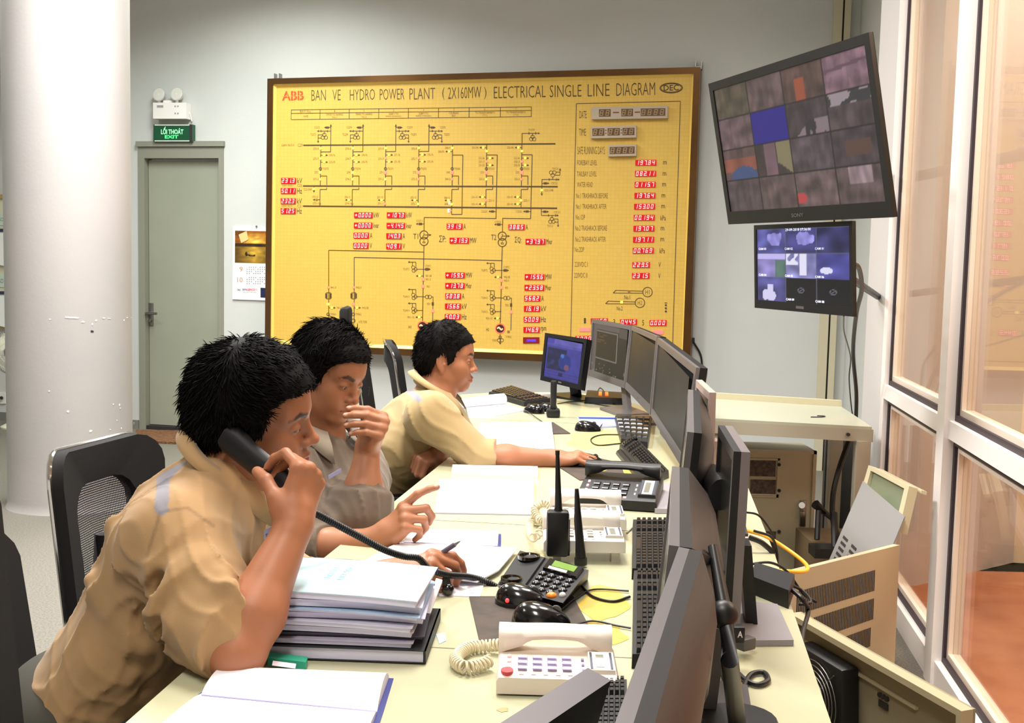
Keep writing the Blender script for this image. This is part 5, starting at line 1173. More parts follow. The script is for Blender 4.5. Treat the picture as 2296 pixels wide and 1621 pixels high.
# ---------------------------------------------------------------- monitors
m_mb = mat('monitor_black', (14, 14, 16), .35); m_msil = mat('monitor_silver', (104, 100, 102), .35, metal=.35); m_mgr = mat('monitor_grey', (70, 68, 68), .4); m_mbr = mat('monitor_back', (34, 28, 28), .42)
m_ring = mat('monitor_rim_dark', (20, 19, 20), .6, spec=.25); m_scr = mat('screen_dark', (30, 32, 26), .22, coat=.3)
def emis(name, k):
    m = bpy.data.materials.new(name); m.use_nodes = True; nt = m.node_tree; b = nt.nodes['Principled BSDF']; b.inputs['Base Color'].default_value = (.01, .01, .01, 1); b.inputs['Roughness'].default_value = .4; b.inputs['Specular IOR Level'].default_value = .25
    va = nt.nodes.new('ShaderNodeVertexColor'); va.layer_name = 'col'; nt.links.new(va.outputs[0], b.inputs['Emission Color']); b.inputs['Emission Strength'].default_value = k; return m
m_lit = emis('lit_screen', .8)
def monitor(label, TL, TR, BR, BL, th=.035, bez=.018, chin=.03, cb=None, cback=None, screen=None, stand=None, res=(60, 44), bulge=.03, group=None, bar=True, ring_=None, marks=False):
    """front face given by its four corners; the case thickens backwards"""
    cb = cb or m_mb; cback = cback or m_mbr
    TL, TR, BR, BL = [Vector(p) for p in (TL, TR, BR, BL)]; X = (TR-TL); w = X.length; Yv = (TL-BL); h = Yv.length; n = (TR-TL).cross(TL-BL).normalized()   # n: out of the screen
    bc = (BL+BR)/2
    base = stand or Vector((bc.x, bc.y, .75))+Vector((-n.x, -n.y, 0)).normalized()*.06
    t = thing('monitor', label, 'monitor', base, group)
    Q = lambda x, y, d=0: BL.lerp(BR, x).lerp(TL.lerp(TR, x), y)+n*d
    bx = bez/w; by = bez/h; cy_ = chin/h
    m = MB()
    for (x0, y0, x1, y1) in ((0, 0, 1, cy_), (0, 1-by, 1, 1), (0, cy_, bx, 1-by), (1-bx, cy_, 1, 1-by)):
        m.prism([Q(x0, y0), Q(x1, y0), Q(x1, y1), Q(x0, y1)], -n*.012, cb)
    m.build('bezel', t)
    if bar:
        m = MB(); m.prism([Q(.46, cy_*.35), Q(.54, cy_*.35), Q(.54, cy_*.65), Q(.46, cy_*.65)], n*.001, m_msil); m.build('maker_badge', t)
    if screen: P0 = Q(bx, cy_, -.004); picture('screen', t, P0, Q(1-bx, cy_, -.004)-P0, Q(bx, 1-by, -.004)-P0, res[0], res[1], screen, m_lit)
    else: m = MB(); m.prism([Q(bx, cy_, -.004), Q(1-bx, cy_, -.004), Q(1-bx, 1-by, -.004), Q(bx, 1-by, -.004)], -n*.004, m_scr); m.build('screen', t)
    m = MB(); lv = [(0, -.012, 0), (.0, -th, .0), (.12, -th-bulge*.7, .1), (.2, -th-bulge, .18)]; vs = []
    for ix, d, iy in lv: vs += [Q(ix, iy, d), Q(1-ix, iy, d), Q(1-ix, 1-iy, d), Q(ix, 1-iy, d)]
    fs = [(4*k+j, 4*k+(j+1) % 4, 4*k+4+(j+1) % 4, 4*k+4+j) for k in range(3) for j in range(4)]+[(12, 13, 14, 15), (0, 1, 2, 3)]
    m.add(vs, fs[:4]+fs[-1:], ring_ or m_ring); m.add(vs, fs[4:-1], cback); m.build('back_shell', t)
    if marks:
        m = MB(); mk = mat('scuff_brown', (78, 66, 62), .5)
        for (xa, ya, xb, yb) in ((.22, .80, .27, .55), (.27, .55, .31, .82), (.31, .82, .37, .50), (.33, .60, .42, .86), (.40, .66, .46, .40), (.24, .70, .34, .66)):
            p0, p1 = Q(xa, ya, -th-bulge-.001), Q(xb, yb, -th-bulge-.001); s_ = (p1-p0).cross(n).normalized()*.003; m.add([p0-s_, p1-s_*.3, p1+s_*.3, p0+s_], [(0, 1, 2, 3)], mk)
        m.build('worn_marks', t)
    mid = Q(.5, .35, -th-bulge); foot = Vector((base.x, base.y, .75)) if base.z < .76 else base
    m = MB(); side = X.normalized(); bk = Vector((-n.x, -n.y, 0)).normalized(); ft = foot+bk*.02
    def bar_(a, b, wd, dp):
        m.add([a-side*wd-bk*dp, a+side*wd-bk*dp, a+side*wd+bk*dp, a-side*wd+bk*dp, b-side*wd-bk*dp, b+side*wd-bk*dp, b+side*wd+bk*dp, b-side*wd+bk*dp], [(0, 1, 2, 3), (7, 6, 5, 4), (0, 4, 5, 1), (1, 5, 6, 2), (2, 6, 7, 3), (3, 7, 4, 0)], cb)
    bar_(ft+Vector((0, 0, .01)), Vector((mid.x, mid.y, mid.z))+bk*.012, .028, .010); m.build('stand_neck', t)
    m = MB(); q = [foot+side*a+bk*b for a, b in ((-.10, -.07), (.10, -.07), (.12, -.02), (.10, .08), (-.10, .08), (-.12, -.02))]; m.prism([p+Vector((0, 0, .0005)) for p in q], (0, 0, .010), cb); m.build('stand_base', t)
    return t
def ui_blue(x, y):
    n = mnoise.noise(Vector((x*7, y*7, 3)))
    c_ = np.array((64, 62, 150.)); 
    if y > .88: c_ = np.array((96, 92, 176.)) if (x > .2) else np.array((70, 66, 160))
    elif y > .80: c_ = np.array((84, 80, 168.))
    if .04 < x < .60 and .22 < y < .76: c_ = np.array((30, 30, 70.))+np.array((10, 30, 60))*max(0, n)
    if math.hypot(x-.56, (y-.45)*.9) < .18: c_ = np.array((34, 52, 130.))
    if math.hypot(x-.62, (y-.33)*.9) < .07: c_ = np.array((120, 80, 110.))
    if math.hypot(x-.48, (y-.60)*.9) < .05: c_ = np.array((70, 110, 190.))
    if y < .22 and (math.sin(y*90) > .3) : c_ = c_*.85
    if .40 < x < .52 and .08 < y < .16: c_ = np.array((30, 28, 80.))
    return c_*(1+.12*n)
def ui_dark(x, y):
    c_ = np.array((26, 25, 22.)); 
    if y > .90 or x < .12: c_ = np.array((92, 84, 84.))
    if .12 < x < .72 and .30 < y < .86: c_ = np.array((32, 26, 20.))
    if .12 < x < .74 and (abs(y-.87) < .012 or abs(y-.29) < .012): c_ = np.array((120, 118, 112.))
    if abs(x-.735) < .012 and .29 < y < .88: c_ = np.array((140, 140, 136.))
    if .14 < x < .42 and .55 < y < .83 and math.sin(y*160) > .55 and mnoise.noise(Vector((x*9, y*40, 2))) > -.1: c_ = np.array((88, 58, 40.))
    if x > .78 and y > .80: c_ = np.array((74, 70, 66.))
    if y < .20 and mnoise.noise(Vector((x*20, y*20, 9))) > .45: c_ = np.array((120, 130, 110.))
    return c_
def ui_brown(k):
    def f(x, y):
        g = max(0, 1-abs(x-.1)*1.2)*max(0, y-.35); c_ = np.array((34, 34, 30.))+np.array((52, 36, 14.))*g*k
        c_ = c_*(1+.25*mnoise.noise(Vector((x*4, y*4, k*7)))); return c_
    return f
monitor('black monitor with blue-violet screen at the far end of the desk', at(1222, 746, 5.15), at(1316, 760, 4.95), at(1300, 874, 4.90), at(1211, 852, 5.1), screen=ui_blue, stand=D(1285, 893), chin=.022)
monitor('grey monitor showing a dark window with thin white border, second from the far end', at(1327, 715, 5.3), at(1415, 731, 4.82), at(1400, 871, 4.78), at(1319, 842, 5.26), cb=m_msil, screen=ui_dark, stand=D(1397, 925), chin=.03)
monitor('grey monitor with brown blank screen between the window monitor and the widest one', at(1416, 731, 4.80), at(1473, 754, 4.15), at(1457, 930, 4.1), at(1401, 871, 4.76), cb=m_msil, screen=ui_brown(1), stand=D(1462, 945))
monitor('largest grey monitor facing the men with black screen, beside the mouse hand', at(1474, 757, 4.05), at(1561, 824, 3.32), at(1526, 1045, 3.3), at(1459, 932, 4.02), cb=m_msil, screen=ui_brown(.5), stand=D(1532, 985), bez=.022)
# monitors seen from above and behind, standing on the desk close to the camera
def edge_monitor(label, tf, tn, drop, th, lean=.02, cb=None, cback=None, bulge=.035, logo=None, stand=None, **kw):
    """tf, tn: far and near ends of the front top edge; the screen faces left"""
    tf = Vector(tf); tn = Vector(tn); d = (tn-tf).normalized(); nrm = Vector((0, 0, 1)).cross(d).normalized()
    if nrm.x > 0: nrm = -nrm
    dn_ = Vector((0, 0, -drop))+nrm*lean
    return monitor(label, tf, tn, tn+dn_, tf+dn_, th=th, cb=cb or m_msil, cback=cback or m_mbr, bulge=bulge, stand=stand, **kw)
def mt(u, v, z): return onz(u, v, z)
m5 = edge_monitor('grey monitor seen along its top edge just before the widest monitor', mt(1543, 873, 1.075), mt(1541, 968, 1.075), .26, .026, bulge=.03)
m6 = edge_monitor('dark monitor seen edge-on directly beyond the one with the scratched back', mt(1507, 1045, 1.05), mt(1500, 1222, 1.05), .25, .026, bulge=.045)
m7 = edge_monitor('big monitor with scratched brown back standing nearest the right foreground', mt(1522, 1226, 1.05), mt(1372, 1640, 1.05), .25, .026, bulge=.03, lean=.03, marks=True)
m8 = edge_monitor('small dark grey monitor in the bottom foreground in front of the cream telephone', mt(1318, 1497, .98), mt(1060, 1660, .98), .18, .026, bulge=.012, lean=.05, cb=mat('monitor_silver_dark', (100, 95, 100), .4), ring_=MATS['monitor_silver_dark'])
# second row, backs towards the wall
def panel_monitor(label, T, Bt, yT, wid, th, cb, cbk, base, dirv=(.147, .989, 0)):
    """monitor seen edge-on: near edge from T to Bt pixels at depth yT, running away along dirv"""
    a = at(*T, yT); b = at(*Bt, yT); dv = Vector(dirv).normalized()*wid
    return monitor(label, a+dv, a, b, b+dv, th=th, cb=cb, cback=cbk, bulge=.004, stand=base, ring_=cbk)
mS = panel_monitor('tall silver monitor seen edge-on standing on a grey foot behind the others', (1645, 1012), (1622, 1395), 1.74, .30, .026, m_black, mat('silver_case', (128, 120, 120), .32, metal=.3), D(1655, 1400), (.10, .99, 0))
panel_monitor('slim pinkish silver monitor seen edge-on in front of the steel table', (1590, 880), (1584, 1075), 2.55, .30, .016, mat('pinkish_silver', (186, 164, 156), .35, metal=.2), MATS['pinkish_silver'], D(1590, 1120), (.06, 1, 0))
# monitor arm between the rows
m = MB(); m.tube([at(1582, 1085, 2.2), at(1600, 1080, 2.1), at(1625, 1110, 1.95)], [.030, .034, .03], m_black, 12); m.tube([at(1600, 1095, 2.1), D(1608, 1160)], [.018, .02], m_black, 10)
m.build('swivel_arm', mS)
m = MB(); p = at(1632, 1560, 1.22); m.tube([at(1598, 1225, 1.30), at(1628, 1390, 1.24), at(1636, 1480, 1.2), D(1655, 1640)], [.006, .009, .010, .012], m_black, 12); m.ell(at(1622, 1378, 1.24), (.017, .015, .017), m_black); m.tube([D(1655, 1640), D(1655, 1640)+Vector((0, 0, .02))], [.06, .05], m_black, 20)
m.build('pole_stand', m7)
m = MB(); q = Quad(D(1645, 1450), D(1688, 1448), D(1690, 1352), D(1655, 1350)); q.slab(m, 0, 0, 1, 1, .0, .012, mat('foot_grey', (140, 136, 140), .4), .03); m.build('foot_plate', mS)
for ch in mS.children:
    if ch.name.startswith('stand_base'): ch.data.materials[0] = MATS['foot_grey']

# ---------------------------------------------------------------- keyboards and mice
m_kb = mat('keyboard_black', (20, 20, 20), .42); m_key = mat('key_black', (30, 30, 32), .25)
def keyboard(label, nl, nr, fr_, fl, rows=6, cols=18, rest=.0, h=.022, gap=((.66, .69), (.84, .87))):
    """corners: near-left.. seen from the typist; x along the long side, y away from the typist"""
    q = Quad(nl, nr, fr_, fl); c = (Vector(nl)+Vector(fr_))/2; t = thing('keyboard', label, 'keyboard', (c.x, c.y, .75))
    m = MB(); q.slab(m, 0, 0, 1, 1, .001, h, m_kb, .01); m.build('case', t)
    if rest: m = MB(); q.slab(m, 0, -rest, 1, .0, .001, h*.55, m_kb, .03); m.build('palm_rest', t)
    m = MB(); y0, y1 = .10, .94
    for r_ in range(rows):
        for c_ in range(cols):
            x = .02+.96*c_/cols; x1 = x+.96/cols*.86; y = y0+(y1-y0)*r_/rows; yy = y+(y1-y0)/rows*.80
            if any(a < (x+x1)/2 < b for a, b in gap): continue
            if r_ == 0 and 4 < c_ < 10:
                if c_ == 5: q.slab(m, x, y, .02+.96*10/cols, yy, h, h+.007, m_key, .06)
                continue
            q.slab(m, x, y, x1, yy, h, h+.0075, m_key, .12)
    k = m.build('keys', t); k['kind'] = 'stuff'; k['label'] = 'rows of black keys'
    return t
keyboard('black keyboard near the far end beside the rolled notebook', D(1095, 888), D(1175, 912), D(1235, 903), D(1150, 874), h=.02)
keyboard('black keyboard standing askew below the brown-screened monitor', D(1392, 998), D(1452, 1006), D(1462, 945), D(1378, 944), rows=5, cols=5, gap=())
keyboard('black keyboard leaning beside the desk phone under the largest monitor', D(1455, 1092), D(1388, 1012), D(1420, 988), D(1500, 1072), rest=.22)
keyboard('black keyboard closest to the pair of white telephones', D(1416, 1300), D(1418, 1184), D(1503, 1184), D(1508, 1300), rest=.0)
keyboard('black keyboard beside the tea stain and the scratched monitor', D(1416, 1500), D(1420, 1302), D(1500, 1302), D(1512, 1500), rest=.0)
keyboard('black keyboard half hidden by the bottom foreground monitor', D(1330, 1700), D(1335, 1555), D(1405, 1555), D(1408, 1700), rows=5, cols=14)
def mouse(label, u, v, L=.105, W_=.06, H_=.036, ang=0, red=False, cable=None, seed=0):
    p = D(u, v); t = thing('computer_mouse', label, 'mouse', p); R = Matrix.Rotation(ang, 3, 'Z'); m = MB(); vs = []; fs = []; n, k = 28, 10
    for i in range(k+1):
        th = PI/2*i/k
        for j in range(n):
            a = 2*PI*j/n; x = math.cos(a); y = math.sin(a); rx = L/2*(1+.06*x); ry = W_/2*(1-.10*x-.08*math.cos(2*a)); s = math.cos(th)**.75; z = H_*math.sin(th)*(1-.22*x*s)
            vs.append(Vector(p)+R @ Vector((rx*x*s, ry*y*s, .003+z)))
    for i in range(k):
        for j in range(n): fs.append((i*n+j, i*n+(j+1) % n, (i+1)*n+(j+1) % n, (i+1)*n+j))
    fs.append(tuple(range(n))[::-1]); m.add(vs, fs, m_black2, True); m.build('shell', t)
    m = MB(); m.cyl(Vector(p)+R @ Vector((L*.26, -.003, H_*.80)), Vector(p)+R @ Vector((L*.26, .003, H_*.80)), .009, m_mgr, 14); m.build('scroll_wheel', t)
    if red: m = MB(); m.ell(Vector(p)+R @ Vector((-.018, -W_*.47, .016)), (.004, .004, .004), mat('red_glow', (255, 60, 60), .3, emit=((255, 40, 40), 3))); m.build('indicator_light', t)
    if cable: m = MB(); m.tube(spline([Vector(p)+R @ Vector((L*.48, 0, .012))]+[D(a, b, .004) for a, b in cable], 8), .0019, m_black, 6); m.build('cable', t)
    return t
mouse('black mouse with glowing red light on the brown mouse mat', 1166, 1358, .10, .058, .036, math.radians(-12), red=True, cable=[(1250, 1370), (1285, 1345), (1330, 1322), (1410, 1325)])
mouse('black mouse right behind the cream telephone', 1210, 1408, .105, .062, .04, math.radians(-8), cable=[(1290, 1400), (1330, 1392), (1380, 1402), (1414, 1408)])
mouse('black mouse lying beside the open plastic folder', 1316, 966, .10, .058, .034, math.radians(-6), cable=[(1352, 950), (1370, 943), (1384, 955)])
mouse('black mouse close to the upright black charger', 1198, 926, .10, .06, .036, math.radians(150), cable=[(1215, 945)])
mouse('black mouse behind the upright black charger', 1229, 922, .09, .055, .034, math.radians(160))
mouse('dark mouse under the hand of the far man', 1316, 1044, .10, .058, .036, math.radians(0), cable=[(1352, 1042), (1390, 1046)])
m_pad = mat('mouse_mat', (72, 60, 52), .8, noise=(22, (58, 50, 42), .4, .6))
for lab, pts in (('brown worn mouse mat under two black mice', [(1052, 1340), (1285, 1340), (1330, 1425), (1075, 1440)]), ('dark mouse mat with a yellow patch under the far man\'s hand', [(1256, 1050), (1300, 1078), (1400, 1068), (1392, 1040), (1340, 1028), (1262, 1030)]), ('small dark mat corner sticking out from white papers', [(1180, 950), (1240, 948), (1279, 973), (1200, 975)])):
    m = MB(); m.prism([D(*p) for p in pts], (0, 0, .003), m_pad); tag(m.build('mouse_mat'), lab, 'mouse mat')
m = MB(); blob(m, 1345, 1050, 30, 9, mat('mat_yellow', (176, 160, 62), .6), 7, .0036); tag(m.build('sticky_patch'), 'olive yellow worn patch showing on the far mouse mat', 'patch')

# ---------------------------------------------------------------- telephones
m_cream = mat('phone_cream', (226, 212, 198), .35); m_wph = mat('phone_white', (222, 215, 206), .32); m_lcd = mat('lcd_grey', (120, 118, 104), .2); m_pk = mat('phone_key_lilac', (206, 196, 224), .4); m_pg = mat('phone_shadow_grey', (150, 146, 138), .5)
def handset(mb, a, b, up, r, m_, droop=.016, wid=None):
    """receiver from a to b with both ends turned down"""
    a = Vector(a); b = Vector(b); ax = (b-a).normalized(); up = Vector(up).normalized(); sd_ = ax.cross(up); w_ = wid or r*1.25; n = 20; vs = []; L = (b-a).length
    for i in range(n+1):
        t = i/n; e = abs(2*t-1); arch = (1-e**2)*droop; th = r*(.62+.55*e**3); lo = th+ (droop*1.0 if e > .62 else droop*1.0*max(0, (e-.45)/.17)); wd = w_*(.86+.2*e**2)
        if i in (0, n): wd *= .86
        c = a.lerp(b, t)+up*arch
        for (x, z) in ((-.8, th*.55), (-.45, th), (.45, th), (.8, th*.55), (1, -th*.2), (.85, -lo), (-.85, -lo), (-1, -th*.2)): vs.append(c+sd_*wd*x+up*z)
    fs = [(i*8+j, i*8+(j+1) % 8, (i+1)*8+(j+1) % 8, (i+1)*8+j) for i in range(n) for j in range(8)]+[tuple(range(8)), tuple(range(n*8, n*8+8))[::-1]]
    mb.add(vs, fs, m_)
def phone(label, nl, nr, yd, hf, hb, mb_, mk_, lcd=True, coilpts=None, cc=None, feet=False, keycol=None, red=False, tilt=0, rows=3, cols=4, side='L'):
    nl = Vector(nl); nr = Vector(nr); X = nr-nl; w = X.length; Yd = Vector((-X.y, X.x, 0)).normalized()*yd; c = (nl+nr)/2+Yd/2
    t = thing('telephone', label, 'telephone', (c.x, c.y, .75)); z0 = Vector((0, 0, .004)); Z = Vector((0, 0, 1))
    prof = [(0, .0), (0, hf), (.06, hf+.004), (.62, hf+(hb-hf)*.62), (.64, hf+(hb-hf)*.5), (.95, hb*.9), (1, hb*.8), (1, 0)]
    m = MB(); vs = []
    for x in (0, .02, .98, 1):
        for (y, z) in prof:
            k = .0 if x in (.02, .98) else .006; vs.append(nl+X*x+Yd*y+Z*(max(z-k, .0)+.003))
    n = len(prof); fs = [(i*n+j, i*n+j+1, (i+1)*n+j+1, (i+1)*n+j) for i in range(3) for j in range(n-1)]+[tuple(range(n)), tuple(range(3*n, 4*n))[::-1]]+[(i*n, (i+1)*n, (i+1)*n+n-1, i*n+n-1) for i in range(3)]
    m.add(vs, fs, mb_); m.build('body', t)
    p = lambda x, y, h=0: nl+X*x+Yd*y+Z*(hf+(hb-hf)*y+h+.004)
    q = Quad(p(0, 0), p(1, 0), p(1, 1), p(0, 1))
    kx0, kx1 = (.17, .66); kc = keycol or m_pk
    for i in range(cols):
        for j in range(rows):
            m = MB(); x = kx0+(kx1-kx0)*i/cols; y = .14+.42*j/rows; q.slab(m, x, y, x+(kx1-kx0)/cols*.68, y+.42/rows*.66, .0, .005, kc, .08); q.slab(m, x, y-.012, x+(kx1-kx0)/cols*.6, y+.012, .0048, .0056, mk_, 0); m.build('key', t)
    mp_ = mat('key_pink', (232, 190, 190), .4)
    for (xa, ya, xb, yb, mm_) in [(.18+.1*i, .04, .225+.1*i, .09, mp_) for i in range(5)]+[(.08, .22+.14*j, .115, .28+.14*j, mp_) for j in range(3)]+[(.70, .16+.14*j, .725, .22+.14*j, mk_) for j in range(3)]:
        m = MB(); q.slab(m, xa, ya, xb, yb, 0, .0025, mm_, .1); m.build('function_key', t)
    if red: m = MB(); m.cyl(q(.085, .09, 0), q(.085, .09, .006), .009, mat('redial_red', (196, 60, 66), .3), 18); m.build('red_key', t)
    if lcd:
        m = MB(); q.slab(m, .755, .10, .975, .60, .0, .008, mb_, .02); q.slab(m, .77, .13, .79, .57, .008, .0086, mat('lcd_navy', (50, 56, 76), .4)); q.slab(m, .935, .13, .955, .57, .008, .0086, MATS['lcd_navy']); q.slab(m, .80, .13, .925, .57, .008, .0084, mat('lcd_surround', (206, 206, 206), .4)); q.slab(m, .82, .18, .885, .50, .0085, .009, m_lcd); m.build('display', t)
    m = MB(); up = (Z*yd-Yd.normalized()*(hb-hf)).normalized(); handset(m, p(.0, .84, .018), p(.97, .84, .018), up, .013, mb_, .008, .022); m.build('handset', t)
    if feet:
        m = MB(); 
        for x in (.12, .84): m.prism([nl+X*x+Yd*.15, nl+X*(x+.1)+Yd*.15, nl+X*(x+.1)+Yd*.5, nl+X*x+Yd*.5], Z*-feet, mb_)
        m.build('stand_foot', t)
    if coilpts: m = MB(); m.tube(coil(spline(coilpts, 8), .0085, cc or 26, .0, 10), .0022, mat('cord_'+mb_.name, tuple(int(v) for v in ((212, 200, 170) if mb_ is not m_black else (24, 24, 26))), .45), 6); m.build('coiled_cord', t)
    return t
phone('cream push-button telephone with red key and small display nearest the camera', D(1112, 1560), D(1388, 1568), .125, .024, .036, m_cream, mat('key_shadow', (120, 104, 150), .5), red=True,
      coilpts=[D(1150, 1445, .02), D(1090, 1448, .012), D(1045, 1455, .012), D(1022, 1478, .012), D(1040, 1496, .012), D(1075, 1492, .012), D(1100, 1480, .015)], cc=34)
up_ = Vector((0, 0, .03))
phone('white telephone in front of its twin, raised on a stand', D(1218, 1262)+up_*.7, D(1402, 1266)+up_*.7, .115, .024, .034, m_wph, m_pg, lcd=True, keycol=m_wph, feet=.024, coilpts=[at(1215, 1190, 2.38), at(1195, 1205, 2.36), D(1187, 1182, .01), D(1195, 1165, .012), D(1215, 1168, .02)], cc=22)
phone('white telephone behind its twin, next to the black desk phone', D(1234, 1208)+up_*.7, D(1404, 1212)+up_*.7, .13, .024, .036, m_wph, m_pg, lcd=True, keycol=m_wph, feet=.024, coilpts=[at(1232, 1165, 2.6), at(1222, 1172, 2.58), at(1205, 1160, 2.6), at(1200, 1140, 2.62), at(1218, 1128, 2.62), at(1235, 1135, 2.62)], cc=20)
phone('black desk telephone with grey display beside the far man\'s hand', D(1288, 1138), D(1472, 1150), .24, .024, .058, m_black, mat('key_white_print', (190, 190, 196), .4), keycol=m_key, lcd=True)
# cordless desk unit with empty cradle, keypad right, orange key, two aerials
cb_ = thing('desk_phone_base', 'black cellular desk phone with empty cradle, green display and orange key', 'telephone', D(1215, 1300))
q = Quad(D(1114, 1312, .018), D(1262, 1352, .022), D(1320, 1278, .045), D(1166, 1234, .045)); dn2 = Quad(D(1118, 1318), D(1264, 1356), D(1318, 1300), D(1168, 1252))
m = MB(); vs = [dn2(0, 0), dn2(1, 0), dn2(1, 1), dn2(0, 1), q(0, 0), q(1, 0), q(1, 1), q(0, 1)]; m.add(vs, [(3, 2, 1, 0), (4, 5, 6, 7), (0, 1, 5, 4), (1, 2, 6, 5), (2, 3, 7, 6), (3, 0, 4, 7)], m_black); m.build('body', cb_)
m = MB(); q.slab(m, .02, .02, .40, .98, 0, .004, m_black, .03)
for (x, y, r_) in ((.20, .82, .022), (.17, .16, .020)): m.lathe([(r_, 0), (r_, .007), (r_*.86, .007), (r_*.7, .001), (0, .001)], m_black2, q(x, y, .003), 24)
m.build('cradle', cb_)
m = MB(); q.slab(m, .46, .66, .95, .96, 0, .006, m_black2, .02); q.slab(m, .56, .76, .88, .92, .006, .007, mat('lcd_green', (110, 140, 66), .2, emit=((110, 140, 60), .25))); q.slab(m, .54, .67, .80, .735, .006, .0075, m_white); m.build('display', cb_)
for j in range(4):
    for i in range(4):
        m = MB(); c_ = q(.50+.13*i, .56-.135*j, 0); col_ = m_black2; 
        if i == 3 and j == 3: continue
        m.ell(c_, (.009, .0065, .005), col_, n=14, k=8); m.box(c_+Vector((0, 0, .0052)), (.006, .003, .0006), mat('key_print', (210, 215, 225), .4)); m.build('key', cb_)
m = MB(); m.ell(q(.80, .10, .001), (.0095, .0085, .006), mat('key_orange', (240, 130, 40), .35, emit=((240, 120, 30), .25))); m.build('orange_key', cb_)
m = MB(); m.ell(q(.93, .17, .001), (.006, .005, .006), m_white); m.build('white_key', cb_)
m = MB(); b0 = at(1302, 1250, 2.25); m.tube([b0, at(1300, 1215, 2.25), at(1296, 1168, 2.25), at(1293, 1096, 2.25)], [.011, .009, .008, .0042], m_black, 12); m.tube([at(1302, 1266, 2.25), b0], [.013, .013], m_black, 12); m.build('aerial', cb_)
# coiled black cord and the handset at the man's ear
hs = thing('telephone_handset', 'black telephone handset held to the ear of the bushy-haired man', 'handset', at(568, 1025, 1.72))
m = MB(); a, b_ = at(510, 978, 1.85), at(662, 1105, 1.77); ax = (b_-a).normalized(); upv = Vector((0, -1, 0)); upv = (upv-ax*upv.dot(ax)).normalized(); handset(m, a, b_, upv, .015, m_black, .006, .026); m.build('receiver', hs)
m = MB(); pth = spline([at(652, 1092, 1.80), at(680, 1135, 1.83), at(725, 1160, 1.86), at(800, 1200, 1.90), at(860, 1232, 1.93), at(905, 1247, 1.96), at(938, 1252, 1.98), at(962, 1275, 2.0), at(1000, 1288, 2.03), at(1050, 1293, 2.08), at(1085, 1302, 2.1), at(1114, 1316, 2.1)], 10); m.tube(coil(pth, .0048, 120, 0, 8), .0021, m_black, 5); m.tube(pth, .0036, m_black, 6); m.build('coiled_cord', hs)
# walkie-talkie
wt = thing('two_way_radio', 'black handheld two-way radio with a long aerial standing before the white telephones', 'radio', D(1250, 1280)); y_ = 2.27
m = MB(); c_ = at(1250, 1195, y_); m.box(c_, (.046, .034, .095), m_black, bev=.006); m.build('case', wt)
m = MB(); m.tube([at(1252, 1155, y_), at(1252, 1135, y_), at(1250, 1015, y_)], [.011, .0075, .0038], m_black, 12); m.tube([at(1250, 1020, y_), at(1250, 1010, y_)], [.0046, .0046], m_black, 10); m.build('aerial', wt)
m = MB(); 
for u in (1237, 1266): m.cyl(at(u, 1158, y_), at(u, 1146, y_), .006, m_mgr, 12)
m.build('control_knob', wt)
m = MB(); m.tube([at(1274, 1165, y_), at(1272, 1245, y_)], [.004, .005], m_black, 8); m.build('belt_clip', wt)
# upright charger
cg = thing('upright_charger', 'black upright stick-shaped device with wide foot near the far keyboard', 'charger', D(1240, 935))
m = MB(); y_ = D(1240, 935).y; m.box(at(1241, 888, y_), (.026, .024, .13), m_black, bev=.008); m.build('stick', cg)
m = MB(); m.box(Vector((at(1240, 935, y_).x, y_, .768)), (.056, .06, .034), m_black, bev=.008); m.build('foot', cg)

# ---------------------------------------------------------------- papers
m_pap = mat('paper', (236, 236, 244), .65); m_pap2 = mat('paper_edge', (206, 204, 222), .7); m_blue = mat('cover_blue', (44, 52, 120), .5); m_line = mat('rule_violet', (170, 164, 214), .7)
def page_half(mb, A, B_, C, D_, h, edge=.004, n=10, roll=0):
    """A,B far edge, C,D fold edge (desk points); bulging stack of pages"""
    A, B_, C, D_ = [Vector(p) for p in (A, B_, C, D_)]; vs = []; 
    for i in range(n+1):
        t = i/n; z = edge+h*math.sin(PI*min(1, t*1.02))**.7*(1-.35*t) if i < n else edge*.6
        vs += [A.lerp(C, t)+Vector((0, 0, z)), B_.lerp(D_, t)+Vector((0, 0, z))]
    N_ = len(vs); vs += [v*1 for v in (Vector((p.x, p.y, .7505)) for p in vs[:N_])]
    fs = [(2*i, 2*i+1, 2*i+3, 2*i+2) for i in range(n)]; mb.add(vs[:N_], fs, m_pap, True)
    fs = [(2*i, 2*i+2, N_+2*i+2, N_+2*i) for i in range(n)]+[(2*i+1, N_+2*i+1, N_+2*i+3, 2*i+3) for i in range(n)]+[(0, N_, N_+1, 1), (N_-2, N_-1, 2*N_-1, 2*N_-2)]; mb.add(vs, fs, m_pap2)
def book(label, F1, F2, S1, S2, N1, N2, h=.012, cover=None, lines=True, cat='book', name='open_notebook'):
    """far edge F1-F2, fold S1-S2, near edge N1-N2 in desk pixels"""
    c = (D(*S1)+D(*S2))/2; t = thing(name, label, cat, (c.x, c.y, .75)); Z = Vector((0, 0, .0))
    m = MB(); page_half(m, D(*F1), D(*F2), D(*S1), D(*S2), h); m.build('far_pages', t)
    m = MB(); page_half(m, D(*N1), D(*N2), D(*S1), D(*S2), h*.6); m.build('near_pages', t)
    if lines:
        m = MB(); q = Quad(D(*S1, .0085), D(*S2, .0085), D(*F2, .0085), D(*F1, .0085)); a, b = D(*S1, .006), D(*S2, .006); m.tube([a, b], .0012, m_line, 4); m.build('fold_line', t)
    if cover:
        m = MB(); e = lambda a, b, k: D(a[0]+(a[0]-b[0])*k, a[1]+(a[1]-b[1])*k); m.prism([e(F1, F2, .015), e(F2, F1, .03), e(S2, S1, .035), e(N2, N1, .03), e(N1, N2, .015), e(S1, S2, .015)], (0, 0, .0012), cover); m.build('cover', t)
    return t
